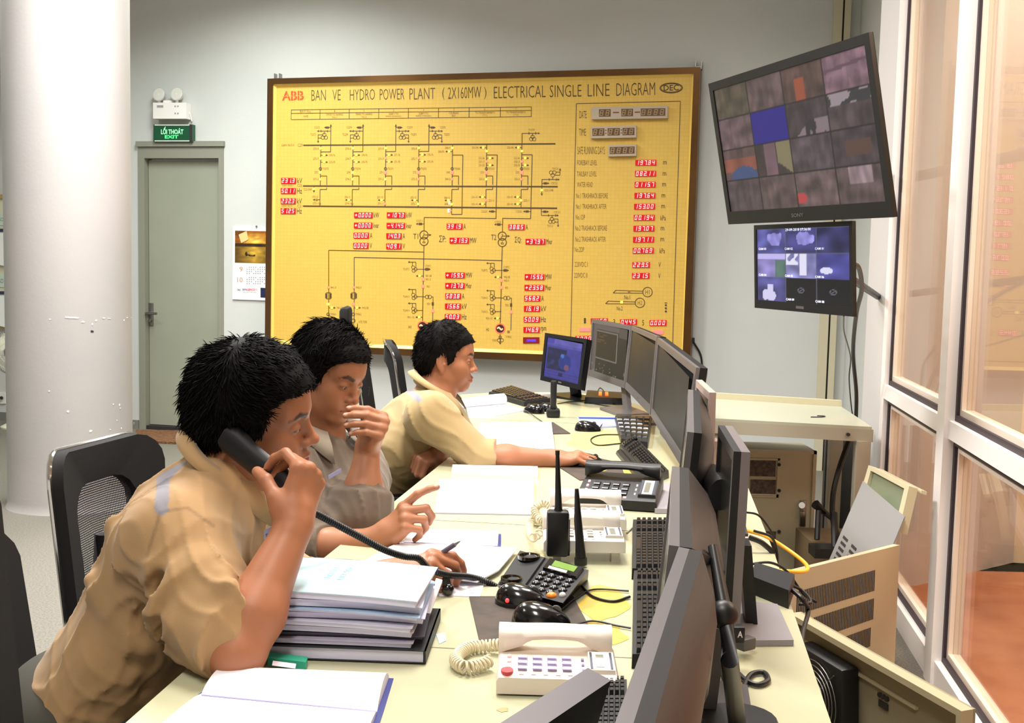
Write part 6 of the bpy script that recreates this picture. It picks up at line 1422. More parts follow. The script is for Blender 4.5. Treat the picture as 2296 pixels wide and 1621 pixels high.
book('large open notebook with blue cover at the bottom edge beside the elbow', (520, 1512), (872, 1522), (452, 1558), (846, 1596), (250, 1760), (790, 1760), .022, m_blue)
book('open ruled notebook lying between the far man\'s sleeve and the pointing hand', (985, 1078), (1196, 1082), (980, 1116), (1196, 1120), (975, 1152), (1198, 1156), .012)
book('open notebook with pen hand resting on it, blue corner showing', (930, 1192), (1118, 1198), (905, 1216), (1116, 1224), (780, 1290), (1010, 1325), .014, m_blue)
def sheet(label, pts, h0=0, th=.0015, m_=None, name='paper_sheet', marks=(), cat='paper'):
    c = sum((D(*p) for p in pts), Vector())/len(pts); t = thing(name, label, cat, (c.x, c.y, .75+h0)); m = MB(); m.prism([D(*p)+Vector((0, 0, h0)) for p in pts], (0, 0, th), m_ or m_pap); m.build('sheet', t)
    if marks:
        m = MB()
        for (a, b, w_) in marks: p0, p1 = D(*a, h0+th+.0002), D(*b, h0+th+.0002); n = Vector((0, 0, 1)).cross(p1-p0).normalized()*w_; m.prism([p0-n, p1-n, p1+n, p0+n], (0, 0, .0003), m_line)
        m.build('print', t)
    return t
sheet('large white loose sheet reaching from the pen towards the black desk phone', [(1000, 1232), (1160, 1242), (1118, 1292), (1070, 1318), (905, 1300)], .010, .003)
sheet('printed white form under the folder stack corner near the brown mat', [(960, 1296), (1092, 1290), (1076, 1340), (985, 1336)], 0, .002, marks=(((1050, 1322), (1068, 1324), .001), ((1046, 1328), (1064, 1330), .001)))
sheet('closed pale booklet under the far man\'s rolled sleeve', [(1015, 1050), (1205, 1054), (1206, 1074), (1012, 1066)], 0, .012, marks=())
sheet('stapled white print-outs beyond the outstretched arm', [(1078, 952), (1236, 950), (1245, 1022), (1060, 1020)], 0, .008, marks=(((1075, 968), (1232, 972), .0015), ((1092, 958), (1096, 958), .004), ((1215, 966), (1236, 967), .003), ((1186, 955), (1200, 957), .002)))
sheet('clear plastic folder with blue top edge and pink print below the window monitor', [(1295, 936), (1437, 938), (1432, 956), (1306, 962)], .0, .006, mat('plastic_folder', (190, 200, 226), .25, coat=.6), 'plastic_folder', (((1318, 950), (1350, 951), .01),), 'folder')
m = MB(); m.tube([D(1298, 937, .008), D(1434, 939, .008)], .004, mat('zip_blue', (30, 70, 170), .4), 8); tag(m.build('folder_zip'), 'blue zip edge along the clear plastic folder', 'zip')
# far rolled notebook
rb = thing('rolled_notebook', 'spiral notebook with rolled-back cover by the far keyboard', 'notebook', D(1100, 915))
m = MB(); m.prism([D(1040, 916), D(1110, 934), D(1178, 922), D(1134, 906)], (0, 0, .006), m_pap); m.build('pages', rb)
m = MB(); a, b_ = D(1036, 905, .022), D(1128, 895, .026); m.tube([a, a.lerp(b_, .5)+Vector((0, 0, .003)), b_], [.020, .024, .026], m_pap, 18); m.build('rolled_cover', rb)
# folder stack
rs_ = random.Random(4); zz = .752
FC = [('black ring binder at the bottom of the folder stack', (28, 28, 32), .020, 'ring_binder'), ('grey folder with dark edge above the black binder', (176, 170, 190), .009, 'folder'), ('dark document wallet inside the folder stack', (52, 46, 62), .006, 'folder'), ('dusty pink and white paper bundle in the folder stack', (214, 204, 216), .010, 'folder'),
      ('grey-white bundle of bent papers in the middle of the stack', (204, 202, 220), .009, 'folder'), ('pale lilac folder in the upper half of the stack', (190, 186, 214), .010, 'folder'), ('light blue folder under two thick files', (160, 186, 216), .006, 'folder'),
      ('thick white file below the top blue cover', (206, 206, 226), .012, 'folder'), ('pale cyan file with printed cover on top of the stack', (196, 226, 238), .012, 'folder')]
for i, (lab, rgb, th, nm_) in enumerate(FC):
    dx, dy = rs_.uniform(-.008, .008), rs_.uniform(-.008, .006); rot = rs_.uniform(-.05, .05); cxx, cyy = -.268+dx+(.012 if i == 0 else 0), 1.785+dy; sx, sy = (.27, .20) if i else (.285, .215)
    if i == len(FC)-1: rot = -.06
    R = Matrix.Rotation(rot-.03, 3, 'Z'); t = thing(nm_, lab, 'folder', (cxx, cyy, zz)); fc = mat('folder_%d' % i, rgb, .5, noise=(9, tuple(int(v*.92) for v in rgb), .4, .6)); m = MB(); n = 14
    def bend(x): return -.006*max(0, (x-.25))**1.5*(i/8)*2-.012*max(0, x-.7)*(i/8)
    def pt3(x, y, z): v = R @ Vector(((x-.5)*sx, (y-.5)*sy, 0)); return Vector((cxx, cyy, zz+z+bend(x)*(1 if i < 8 else .6)))+v
    def lay(mb, x0, x1, y0, y1, z0, z1, m_):
        vs = []; 
        for k in range(n+1):
            x = x0+(x1-x0)*k/n; vs += [pt3(x, y0, z0), pt3(x, y1, z0), pt3(x, y1, z1), pt3(x, y0, z1)]
        fs = [(4*k+j, 4*k+(j+1) % 4, 4*k+4+(j+1) % 4, 4*k+4+j) for k in range(n) for j in range(4)]+[(0, 1, 2, 3), (4*n, 4*n+1, 4*n+2, 4*n+3)]; mb.add(vs, fs, m_)
    lay(m, .01, .985, .015, .985, .0008, th-.0012, m_pap2 if i != 2 else fc); m.build('pages', t)
    m = MB(); lay(m, 0, 1, 0, 1, th-.0012, th, fc); lay(m, 0, 1, .99, 1, 0, th, fc if i != 8 else m_blue); m.build('cover', t)
    if i == 0: m = MB(); lay(m, 0, 1, 0, 1, 0, .0012, fc); lay(m, .99, 1.0, 0, 1, 0, th, fc); m.build('spine', t)
    if i == 8:
        m = MB(); mi = mat('cover_print', (120, 190, 214), .6)
        for (xa, ya, xb, yb) in ((.42, .40, .46, .72), (.50, .38, .54, .74)):
            o = pt3(xa, ya, th+.0004); put_text(m, 'HO SO', o, pt3(xa, yb, th+.0004)-o, o-pt3(xb, ya, th+.0004), mi)
        for (xa, ya, xb, yb) in ((.04, .08, .88, .082), (.88, .08, .882, .95)): m.add([pt3(xa, ya, th+.0005), pt3(xb, ya, th+.0005), pt3(xb, yb, th+.0005), pt3(xa, yb, th+.0005)], [(0, 1, 2, 3)], mi)
        m.build('print', t)
    zz += th+.0012
# white envelope sticking from the stack
m = MB(); m.prism([at(948, 1382, 1.80), at(962, 1380, 1.80), at(992, 1300, 1.9), at(978, 1296, 1.9)], (0, 0, -.004), m_pap); tag(m.build('envelope'), 'narrow white envelope poking out at the right side of the folder stack', 'envelope')
m = MB(); m.prism([D(605, 1478, .002), D(690, 1490, .002), D(686, 1502, .002), D(600, 1492, .002)], (0, 0, .012), mat('green_box', (40, 150, 120), .4)); m.prism([D(612, 1482, .0143), D(664, 1489, .0143), D(662, 1499, .0143), D(610, 1492, .0143)], (0, 0, .0006), mat('label_pinkwhite', (232, 216, 226), .5)); tag(m.build('small_box'), 'small green box with white label between the elbow and the folder stack', 'box')
m = MB(); m.prism([D(978, 1424), D(998, 1420), D(1000, 1438), D(985, 1445)], (0, 0, .0015), mat('cyan_scrap', (190, 222, 226), .4)); tag(m.build('paper_scrap'), 'tiny crumpled cyan wrapper on the desk right of the folder stack', 'scrap')
# pen, tape dispenser
pn = thing('pen', 'blue and silver ballpoint pen pointing up from the writing hand', 'pen', at(985, 1240, 2.1)); a = at(955, 1262, 2.085); b_ = at(1032, 1213, 2.07); d_ = (b_-a)
m = MB(); m.tube([a, a+d_*.42], .0048, mat('pen_blue', (44, 48, 190), .3), 12); m.build('grip', pn)
m = MB(); m.tube([a+d_*.42, a+d_*.85], .0048, mat('pen_grey', (96, 92, 110), .3), 12); m.tube([a+d_*.85, b_], [.0042, .001], m_steel, 12); m.build('barrel', pn)
m = MB(); c_ = D(1004, 1322, .012); m.ell(c_, (.012, .010, .012), m_black2); m.tube([D(985, 1280, .02), D(1000, 1300, .03), c_], [.006, .008, .008], m_black, 8); tag(m.build('phone_clip'), 'small glossy black clip lying under the black cord beside the folders', 'clip')
# ================================================================ RIGHT-HAND SIDE
m_tab = mat('steel_table_paint', (172, 166, 148), .45, noise=(3, (158, 152, 134), .35, .7)); m_cab = mat('cabinet_paint', (196, 190, 162), .5, noise=(4, (184, 176, 148), .35, .7))
tb = thing('steel_table', 'cream steel-framed table against the pilaster below the camera screens', 'table', (1.35, 4.9, 0))
a, b_, c_, d_ = onz(1585, 937, .76), onz(1955, 957, .76), onz(1887, 912, .76), onz(1585, 893, .76)
m = MB(); m.prism([a, b_, c_, d_], (0, 0, -.012), mat('table_top_pale', (176, 178, 158), .35)); m.build('table_top', tb)
m = MB(); X_ = (b_-a).normalized(); m.prism([d_, c_, c_+Vector((0, .03, 0)), d_+Vector((0, .03, 0))], (0, 0, .028), mat('table_lip', (194, 186, 156), .5)); m.build('back_lip', tb)
m = MB(); 
for p0, p1 in ((a, b_), (d_, c_), (b_, c_), (a, d_)): 
    n = (p1-p0).cross(Vector((0, 0, 1))).normalized()*.008; m.prism([p0+Vector((0, 0, -.012)), p1+Vector((0, 0, -.012)), p1+Vector((0, 0, -.062)), p0+Vector((0, 0, -.062))], -n if p0 is a and p1 is b_ else n*.9, m_tab)
for t_ in (.12, .86): q = a.lerp(b_, t_)+Vector((0, -.012, -.035)); m.cyl(q, q+Vector((0, .012, 0)), .007, m_dark, 10)
m.build('apron', tb)
for p0, sx in ((b_, -1), (c_, -1), (a, 1), (d_, 1)):
    m = MB(); m.prism([p0+Vector((0, 0, -.06)), p0+Vector((sx*.055, 0, -.06)), p0+Vector((sx*.055, .05 if p0 in (a, b_) else -.05, -.06)), p0+Vector((0, .05 if p0 in (a, b_) else -.05, -.06))], (0, 0, -.698), m_tab); m.build('leg', tb)
m = MB(); p = onz(1818, 935, .762); m.tube(spline([p, p+Vector((.05, .01, 0)), p+Vector((.07, .04, 0)), p+Vector((.04, .05, .0))]), .0022, m_dark, 6); tag(m.build('wire_piece'), 'short bent piece of dark wire lying on the steel table', 'wire')
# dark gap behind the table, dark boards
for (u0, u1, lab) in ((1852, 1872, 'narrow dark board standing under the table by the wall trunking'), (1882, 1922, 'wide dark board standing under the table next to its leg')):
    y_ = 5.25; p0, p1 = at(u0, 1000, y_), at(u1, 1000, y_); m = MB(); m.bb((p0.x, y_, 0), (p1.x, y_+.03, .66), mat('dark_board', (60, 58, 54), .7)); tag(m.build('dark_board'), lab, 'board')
# metal cabinet
cy_ = 4.98; cbn = thing('metal_cabinet', 'low beige metal cabinet with two dark windows and a latch under the steel table', 'cabinet', (at(1735, 1300, cy_).x, cy_, 0))
def K(u, v, out=0): return at(u, v, cy_-out)
x0, x1 = K(1640, 1100).x, K(1825, 1100).x; ztop = K(1740, 1008).z
m = MB(); m.bb((x0, cy_, .0), (x1, cy_+.22, ztop), m_cab, bev=.006); m.build('body', cbn)
m = MB(); m.bb((x0+.01, cy_-.012, .02), (x1-.012, cy_-.001, ztop-.014), m_cab); 
for (lo, hi) in (((x0, ztop-.014), (x1, ztop)), ((x1-.014, 0), (x1, ztop))): m.bb((lo[0], cy_-.022, lo[1]), (hi[0], cy_-.001, hi[1]), mat('cabinet_edge', (196, 186, 158), .5))
dr_ = m.build('door', cbn)
for (ya, yb) in ((1032, 1066), (1075, 1106), (1190, 1230)):
    m = MB(); p0, p1 = K(1680, yb), K(1738, ya); m.bb((p0.x, cy_-.016, p0.z), (p1.x, cy_-.0125, p1.z), mat('mesh_window', (104, 88, 82), .8, noise=(60, (74, 62, 60), .4, .6))); m.build('vent_window', dr_)
m = MB(); q0, q1 = K(1668, 1112), K(1747, 1027)
for lo, hi in (((q0.x, q1.z-.008), (q1.x, q1.z)), ((q0.x, q0.z), (q1.x, q0.z+.008)), ((q1.x-.01, q0.z), (q1.x, q1.z)), ((q0.x, K(0, 1070).z-.004), (q1.x, K(0, 1070).z+.004))): m.bb((lo[0], cy_-.02, lo[1]), (hi[0], cy_-.012, hi[1]), MATS['cabinet_edge'])
for u, v in ((1747, 1042), (1747, 1100), (1747, 1192)): m.cyl(K(u, v, .012), K(u, v, .026), .008, m_dark, 10)
m.build('window_frame', dr_)
m = MB(); h0, h1 = K(1790, 1178), K(1806, 1120); m.bb((h0.x, cy_-.022, h0.z), (h1.x, cy_-.012, h1.z), m_steel, bev=.003); m.cyl(K(1798, 1133, .02), K(1798, 1133, .04), .014, m_chrome, 14); m.box(K(1799, 1155, .03), (.022, .014, .035), m_steel, bev=.003); m.build('latch', dr_)
# dark clutter under the table
m = MB(); p = at(1845, 1150, 4.6); m.tube([at(1828, 1130, 4.6), at(1850, 1150, 4.62), at(1870, 1165, 4.6)], [.02, .012, .012], m_black, 8); m.tube([at(1835, 1145, 4.6), at(1832, 1210, 4.55)], .012, m_black, 8); m.tube([at(1870, 1150, 4.6), at(1872, 1230, 4.5)], .014, m_black, 8); m.box(at(1847, 1235, 4.5), (.10, .1, .04), m_black); tag(m.build('cable_bracket'), 'tangled black bracket on the floor under the table by the cabinet', 'bracket')
m = MB(); m.box((at(1880, 1150, 4.75).x, 4.75, .12), (.30, .25, .24), mat('carton_tan', (128, 106, 78), .8), bev=.004); tag(m.build('carton'), 'dim tan box on the floor beneath the steel table', 'box')
# slotted beige cover
def plate(label, TL_, TR_, BR_, BL_, th, m_, name='vent_cover', slots=None, lipm=None, lip=0):
    t = thing(name, label, 'panel', (Vector(BL_)+Vector(BR_))/2); q = Quad(BL_, BR_, TR_, TL_); m = MB(); q.slab(m, 0, 0, 1, 1, 0, -th, m_)
    if lip:
        for (a, b, c_, d2) in ((0, 1-.03, 1, 1), (0, 0, 1, .03), (0, .03, .025, .97), (.975, .03, 1, .97)): q.slab(m, a, b, c_, d2, 0, lip, lipm or m_)
    m.build('sheet', t)
    if slots:
        m = MB()
        for (xa, ya, xb, yb, n, vert) in slots:
            for k in range(n):
                if vert: x = xa+(xb-xa)*k/n; q.slab(m, x, ya, x+(xb-xa)/n*.5, yb, .0003, .0012, m_dark)
                else: y = ya+(yb-ya)*k/n; q.slab(m, xa, y, xb, y+(yb-ya)/n*.5, .0003, .0012, m_dark)
        m.build('vent_slots', t)
    return t, q
m_bp = mat('beige_panel', (186, 174, 146), .5, noise=(3, (174, 162, 134), .35, .7))
tr = at(2017, 1222, 3.32); tl = at(1778, 1282, 2.93); br = Vector((tr.x-.012, tr.y-.05, .0)); bl = Vector((tl.x-.01, tl.y-.05, 0))
pA, qA = plate('beige steel cover with three rows of vent slots standing before the glass wall', tl, tr, br, bl, .02, m_bp, slots=[(.04, .79, .76, .90, 50, True), (.04, .64, .76, .75, 50, True), (.04, .50, .74, .60, 50, True)])
tl = at(1792, 1372, 2.80); tr = at(2182, 1590, 2.18); br = Vector((tr.x+.02, tr.y+.02, 0)); bl = Vector((tl.x+.02, tl.y+.02, 0)); br = br+Vector((0, 0, .0))
pB, qB = plate('tray-shaped grey-beige cabinet door lying on edge in the right foreground', tl, tr, br, bl, .006, mat('tray_panel', (142, 134, 108), .5), name='cabinet_door', lipm=mat('tray_lip', (176, 166, 136), .5), lip=.028)
m = MB(); qB.slab(m, .03, .86, .74, .872, .0, .008, MATS['tray_lip']); qB.slab(m, .53, .77, .58, .80, .0, .004, m_dark)
for x in (.535, .555, .575): m.cyl(qB(x, .825, 0), qB(x, .825, .006), .006, m_dark, 8)
m.cyl(qB(.80, .72, 0), qB(.80, .72, .02), .012, m_black, 12); m.build('fittings', pB)
# fan unit on the inside of that door
fu = thing('cooling_fan', 'black cooling fan with wire guard fixed to the tray-shaped cabinet door', 'fan', qB(.27, .60, .02)); cF = qB(.27, .70, .03); nF = (qB(.27, .70, .1)-qB(.27, .70, 0)).normalized(); ex_ = (qB(1, .38)-qB(0, .38)).normalized(); ez_ = nF.cross(ex_)
if ez_.z < 0: ez_ = -ez_
m = MB(); R_ = Matrix((ex_, ez_, nF)).transposed(); m.box(cF, (.20, .20, .05), m_black, R=R_, bev=.008); m.build('housing', fu)
m = MB()
for r_ in np.linspace(.02, .088, 7): m.tube([cF+nF*(.03+.008*math.sqrt(max(0, 1-(r_/.09)**2)))+ex_*r_*math.cos(q)+ez_*r_*math.sin(q) for q in np.linspace(0, 2*PI, 33)[:-1]], .0014, m_steel, 5, closed=True)
for k in range(4):
    a_ = k*PI/2+.8; m.tube([cF+nF*.038, cF+nF*.03+(ex_*math.cos(a_)+ez_*math.sin(a_))*.11], .0018, m_steel, 5)
m.build('wire_guard', fu)
# grey slotted panel and framed pane leaning by the pilaster
pC, qC = plate('slate grey slotted steel sheet leaning below the framed pane', at(1935, 1078, 3.95), at(2028, 1158, 3.62), at(2028, 1158, 3.62)+at(1856, 1262, 3.85)-at(1935, 1078, 3.95), at(1856, 1262, 3.85), .004, mat('slate_panel', (134, 132, 130), .5), slots=[(.08, .02, .20, .40, 6, False), (.30, .02, .42, .40, 6, False)])
fpn = thing('framed_pane', 'small cream framed pane leaning against the glass wall behind the slate sheet', 'frame', at(1990, 1300, 3.9)); q = Quad(at(1930, 1128, 4.0), at(2022, 1196, 3.64), at(2046, 1092, 3.66), at(1954, 1045, 4.02)); m = MB(); mfr = mat('pane_frame', (204, 194, 160), .5)
for (a_, b2, c2, d2) in ((0, .9, 1, 1), (0, 0, 1, .1), (0, .1, .09, .9), (.91, .1, 1, .9)): q.slab(m, a_, b2, c2, d2, -.02, .012, mfr)
q.slab(m, -.02, .93, 1.02, 1.0, -.05, -.03, mfr); m.build('frame', fpn)
m = MB(); q.slab(m, .09, .1, .91, .9, -.006, .0, mat('green_pane', (126, 134, 108), .25)); m.build('pane', fpn)
# plastic pipe leaning behind glass reflection is part of the hall

# ---------------------------------------------------------------- desk electronics behind the monitors
sw = thing('network_switch', 'grey network box with dark lid and round vent holes near the yellow cable', 'network device', D(1640, 1235)); q = Quad(D(1588, 1240), D(1678, 1246), D(1660, 1180), D(1575, 1178)); m = MB(); q.slab(m, 0, 0, 1, 1, .001, .030, mat('switch_grey', (176, 168, 152), .5)); m.build('case', sw)
m = MB(); q.slab(m, -.02, .18, 1.02, 1.04, .030, .036, mat('switch_lid', (54, 52, 48), .5)); m.build('lid', sw)
m = MB(); n_ = (q(.5, -1)-q(.5, 0)).normalized()
for i in range(6):
    for j in range(3): c_ = q(.12+.055*i, 0, .009+.006*j); m.cyl(c_, c_+n_*.001, .0022, m_dark, 8)
for x in (.90,):
    for z_ in (.012, .022): c_ = q(x, 0, z_); m.cyl(c_, c_+n_*.002, .003, m_steel, 8)
m.build('vent_holes', sw)
ad = thing('power_adapter', 'black rectangular power adapter on the right edge of the desk', 'adapter', D(1725, 1320)); q = Quad(D(1680, 1330), D(1768, 1366), D(1782, 1326), D(1690, 1296)); m = MB(); q.slab(m, 0, 0, 1, 1, .001, .034, m_black, .02); m.build('case', ad)
m = MB(); m.tube(spline([q(1, .5, .02), D(1800, 1345, .01), at(1812, 1370, 2.05), at(1800, 1420, 1.95), at(1798, 1470, 1.9)]), .0045, m_black, 8); m.tube(spline([q(.9, .8, .02), D(1770, 1310, .02), at(1800, 1325, 2.1), at(1818, 1350, 2.05), at(1790, 1355, 2.05)]), .003, m_black, 8); m.build('cable', ad)
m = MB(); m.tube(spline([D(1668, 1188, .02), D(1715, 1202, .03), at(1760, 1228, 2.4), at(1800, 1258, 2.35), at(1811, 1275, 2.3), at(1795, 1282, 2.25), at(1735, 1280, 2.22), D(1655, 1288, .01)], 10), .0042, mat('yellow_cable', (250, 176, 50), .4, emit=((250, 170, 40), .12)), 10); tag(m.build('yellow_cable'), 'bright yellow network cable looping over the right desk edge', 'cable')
CB = [('thin black cable arching down to the cabinet from behind the silver monitor', [(1668, 1148), (1700, 1155), (1725, 1185), (1735, 1205)], 2.45, .0024), ('bundle of black cables behind the network box', [(1680, 1205), (1705, 1215), (1722, 1228), (1735, 1240)], 2.4, .006), ('black cable running down past the desk edge below the yellow loop', [(1690, 1190), (1730, 1205), (1742, 1240), (1742, 1275)], 2.4, .003),
      ('dark cable curving beside the power adapter', [(1656, 1275), (1690, 1264), (1730, 1262), (1765, 1282), (1800, 1330), (1830, 1350)], 2.2, .0028), ('dark looped cable lying on the desk near the black pole', [(1645, 1500), (1672, 1525), (1700, 1535), (1722, 1525), (1712, 1508), (1685, 1512), (1668, 1540), (1660, 1590), (1658, 1640)], None, .0042),
      ('black lead descending behind the scratched monitor', [(1600, 1430), (1612, 1480), (1640, 1560), (1645, 1640)], None, .005), ('grey lead behind the pale socket under the silver monitor', [(1585, 1250), (1605, 1262), (1618, 1290), (1600, 1305)], None, .003),
      ('black mouse cable looping from the black desk phone base to the keyboard', [(1305, 1315), (1330, 1338), (1375, 1348), (1412, 1338)], None, .0026), ('dark cable from the lower mouse loop past the slanted keyboard', [(1418, 975), (1350, 975), (1325, 985), (1340, 998), (1395, 994)], None, .0022), ('grey telephone lead from the white phones towards the keyboard', [(1405, 1195), (1425, 1178), (1450, 1172), (1490, 1180)], None, .0018),
      ('black cable tangle under the window monitor', [(1335, 895), (1345, 870), (1360, 885), (1375, 905), (1395, 900)], None, .003), ('thin black lead crossing the desk behind the upright charger', [(1250, 905), (1290, 900), (1330, 905), (1370, 912)], None, .0022)]
for lab, pts, y_, r_ in CB:
    m = MB(); m.tube(spline([at(u, v, y_) if y_ else D(u, v, r_+.001) for u, v in pts], 8), r_, m_black if 'grey' not in lab else mat('cable_grey', (150, 146, 136), .5), 8); tag(m.build('cable'), lab, 'cable')
pb = thing('power_strip', 'black power strip with orange glowing switches under the monitors', 'power strip', D(1345, 890)); q = Quad(D(1310, 905), D(1400, 908), D(1395, 893), D(1315, 888)); m = MB(); q.slab(m, 0, 0, 1, 1, 0, .03, m_black, .02); m.build('body', pb)
m = MB(); 
for x in (.35, .52): q.slab(m, x, .3, x+.08, .7, .03, .036, mat('orange_glow', (255, 90, 40), .3, emit=((255, 80, 30), 3)))
m.build('switch_light', pb)
m = MB(); m.box(D(1225, 886, .012), (.08, .05, .02), m_wph, bev=.004); tag(m.build('white_adapter'), 'white plug adapter behind the far keyboard', 'adapter')
m = MB(); m.box(D(1598, 1068, .014), (.03, .04, .028), m_white, bev=.003); tag(m.build('white_block'), 'small white plug block on the desk behind the monitors', 'adapter')
gb = thing('grey_dock', 'small silver dock beneath the monitor arm on the desk', 'dock', D(1598, 1150)); q = Quad(D(1580, 1158), D(1616, 1160), D(1612, 1134), D(1580, 1132)); m = MB(); q.slab(m, 0, 0, 1, 1, .0, .022, m_msil, .05); m.build('case', gb)
m = MB(); q = Quad(D(1468, 1152), D(1505, 1152), D(1505, 1092), D(1452, 1088)); q.slab(m, 0, 0, 1, 1, .001, .012, mat('grey_plate', (150, 146, 152), .4), .01); m.build('foot_plate', m6)
m = MB(); q = Quad(D(1672, 1430), D(1640, 1436), D(1640, 1385), D(1668, 1380)); m.box(D(1648, 1420, .055), (.028, .02, .026), m_black, bev=.003); m.box(D(1672, 1442, .02), (.028, .02, .02), mat('plug_grey', (84, 80, 80), .5), R=Matrix.Rotation(.6, 3, 'Z'), bev=.003)
put_text(m, 'A', D(1656, 1424, .057)+Vector((-.004, -.0115, 0)), Vector((.008, 0, 0)), Vector((0, 0, .010)), m_white, .02); tag(m.build('cable_plug'), 'black video plug with white letter behind the pole stand', 'plug')

# ---------------------------------------------------------------- wall screens
def cctv(x, y):
    i = min(3, int(x*4)); j = min(3, int((1-y)*4)); fx = x*4-i; fy = (1-y)*4-j
    if fx < .02 or fy < .025: return (26, 22, 24)
    base = [[(92, 80, 66), (104, 84, 84), (96, 72, 66), (142, 108, 122)], [(112, 88, 94), (28, 18, 128), (72, 60, 66), (84, 70, 74)], [(100, 76, 76), (86, 70, 72), (92, 78, 86), (78, 66, 72)], [(88, 74, 78), (104, 86, 84), (112, 92, 92), (104, 86, 86)]][j][i]
    if (j, i) == (1, 1): return base
    s = i*7+j*13; n = mnoise.noise(Vector((fx*3+s, fy*3, s))); n2 = mnoise.noise(Vector((fx*9, fy*2+s*2, s*3))); c = np.array(base, float)*.86*(1+.34*n+.10*(1 if n2 > .15 else 0)-.10*(1 if n2 < -.2 else 0))
    if (j, i) == (0, 2) and .3 < fx < .55 and fy > .35: c = np.array((150, 74, 48.))
    if (j, i) == (2, 0):
        if math.hypot(fx-.6, fy-1.0) < .42: c = np.array((58, 76, 118.))
        elif .3 < fy < .72: c = np.array((128, 74, 60.))*(1+.3*n)
    if (j, i) == (1, 2) and fy > .55 and fx-.2 > (1-fy)*.8: c = np.array((128, 112, 120.)) if n2 > -.1 else np.array((46, 40, 48.))
    if (j, i) == (1, 3) and fy < .35: c = np.array((150, 136, 142.)) if n > 0 else np.array((50, 48, 54.))
    if (j, i) == (0, 3) and abs(fy-.42+.12*fx) < .05: c = np.array((98, 70, 84.))
    if (j, i) == (3, 2) and math.hypot(fx-.1, fy-.75) < .16: c = np.array((180, 66, 70.))
    if (j, i) == (2, 1): c = np.array((112, 86, 96.))*(1+.2*n) if abs(fx-.42) < .16 else (np.array((128, 118, 88.)) if fx > .62 and fy < fx else c*.8)
    if (j, i) == (2, 3) and .3 < fx < .85 and .3 < fy < .75: c = np.array((86, 62, 56.))
    if (j, i) == (3, 3) and .3 < fx < .8 and fy < .5: c = np.array((146, 124, 130.))*(1+.3*n2)
    return np.clip(c, 0, 255)
TVc = [Vector(p) for p in ((.679, 4.054, 2.030), (.948, 3.091, 2.018), (1.038, 3.085, 1.521), (.769, 4.048, 1.533))]
tv = monitor('large tilted television showing a four by four grid of camera pictures', *TVc, th=.014, bez=.028, chin=.045, cb=mat('tv_black', (12, 11, 12), .3), cback=m_mb, screen=cctv, res=(150, 96), stand=Vector((1.0, 3.6, 1.5)), bulge=.03)
tv.name = 'television'; tv['category'] = 'television'
for ch in list(tv.children):
    if ch.name.startswith(('stand_neck', 'stand_base', 'maker_badge')): bpy.data.objects.remove(ch)
n = (TVc[1]-TVc[0]).cross(TVc[0]-TVc[3]).normalized(); m = MB(); o = TVc[3].lerp(TVc[2], .455)+(TVc[0]-TVc[3])*.028+n*.001; put_text(m, 'SONY', o, (TVc[2]-TVc[3])*.075, (TVc[0]-TVc[3])*.024, m_msil, .02); m.build('maker_badge', tv)
m = MB(); cM = sum(TVc, Vector())/4-n*.085; m.box(cM, (.03, .20, .20), m_black, R=Matrix.Rotation(.27, 3, 'Z')); m.tube([cM, cM+Vector((.12, .0, .02)), GP+GD*.25+GN*.01+Vector((0, 0, cM.z))], .022, m_black, 12); m.build('wall_arm', tv)
def cam9(x, y):
    i = min(2, int(x*3)); j = min(2, int((1-y)*3)); fx = x*3-i; fy = (1-y)*3-j
    if fx < .015 or fy < .02: return (96, 96, 120)
    s = i*5+j*11; n = mnoise.noise(Vector((fx*2.2+s, fy*2.2, s))); n2 = mnoise.noise(Vector((fx*6+s, fy*3, s*2)))
    if j == 2 and i > 0:
        d = math.hypot((fx-.5)*1.1, fy-.5); return (110, 110, 124) if abs(d-.10) < .014 or (d < .10 and abs(fx-.5+fy-.5) < .02) else (14, 14, 20)
    c = {(0, 0): (84, 84, 150), (0, 1): (66, 66, 120), (0, 2): (58, 58, 104), (1, 0): (140, 130, 190), (1, 1): (170, 168, 240), (1, 2): (76, 76, 150), (2, 0): (76, 74, 130)}[(j, i)]; c = np.array(c, float)*(1+.5*n)
    if (j, i) in ((0, 0), (0, 1)) and math.hypot(fx-.62, (fy-.42)) < .27+.1*n2: c = np.array((150, 144, 220.))*(1+.3*n2)
    if (j, i) == (1, 0): c = c if fy > .25 else np.array((200, 190, 250.)); c = c if fx < .65 or fy < .3 else np.array((90, 120, 110.))*(1+.4*n)
    if (j, i) == (1, 1): c = np.array((236, 232, 255.)) if (.45 < fx < .7 and fy < .9) or (fx < .4 and fy < .5 and n2 > -.1) else c*.8
    if (j, i) == (1, 2): c = np.array((230, 228, 255.)) if math.hypot((fx-.3), (fy-.68)*1.6) < .2 else c
    if (j, i) == (2, 0): c = np.array((220, 214, 250.)) if math.hypot(fx-.4, fy-.75) < .24+.12*n2 or (abs(fx-.45) < .1 and .3 < fy < .8) else c
    return np.clip(c, 0, 255)
C2 = [Vector((0, 0, 1.36))+(Vector(p)-Vector((0, 0, 1.36)))*1.2 for p in ((.726, 3.414, 1.505), (.881, 2.939, 1.502), (.89, 2.922, 1.252), (.735, 3.398, 1.255))]
t2 = monitor('bright camera monitor with nine bluish pictures hanging below the television', *C2, th=.014, bez=.016, chin=.03, cb=m_mb, cback=m_mb, screen=cam9, res=(120, 80), stand=Vector((1.0, 3.8, 1.25)), bulge=.015)
for ch in list(t2.children):
    if ch.name.startswith(('stand_neck', 'stand_base')): bpy.data.objects.remove(ch)
q = Quad(C2[3], C2[2], C2[1], C2[0]); m = MB(); mw = mat('osd_white', (230, 230, 250), .4, emit=((225, 225, 250), 1))
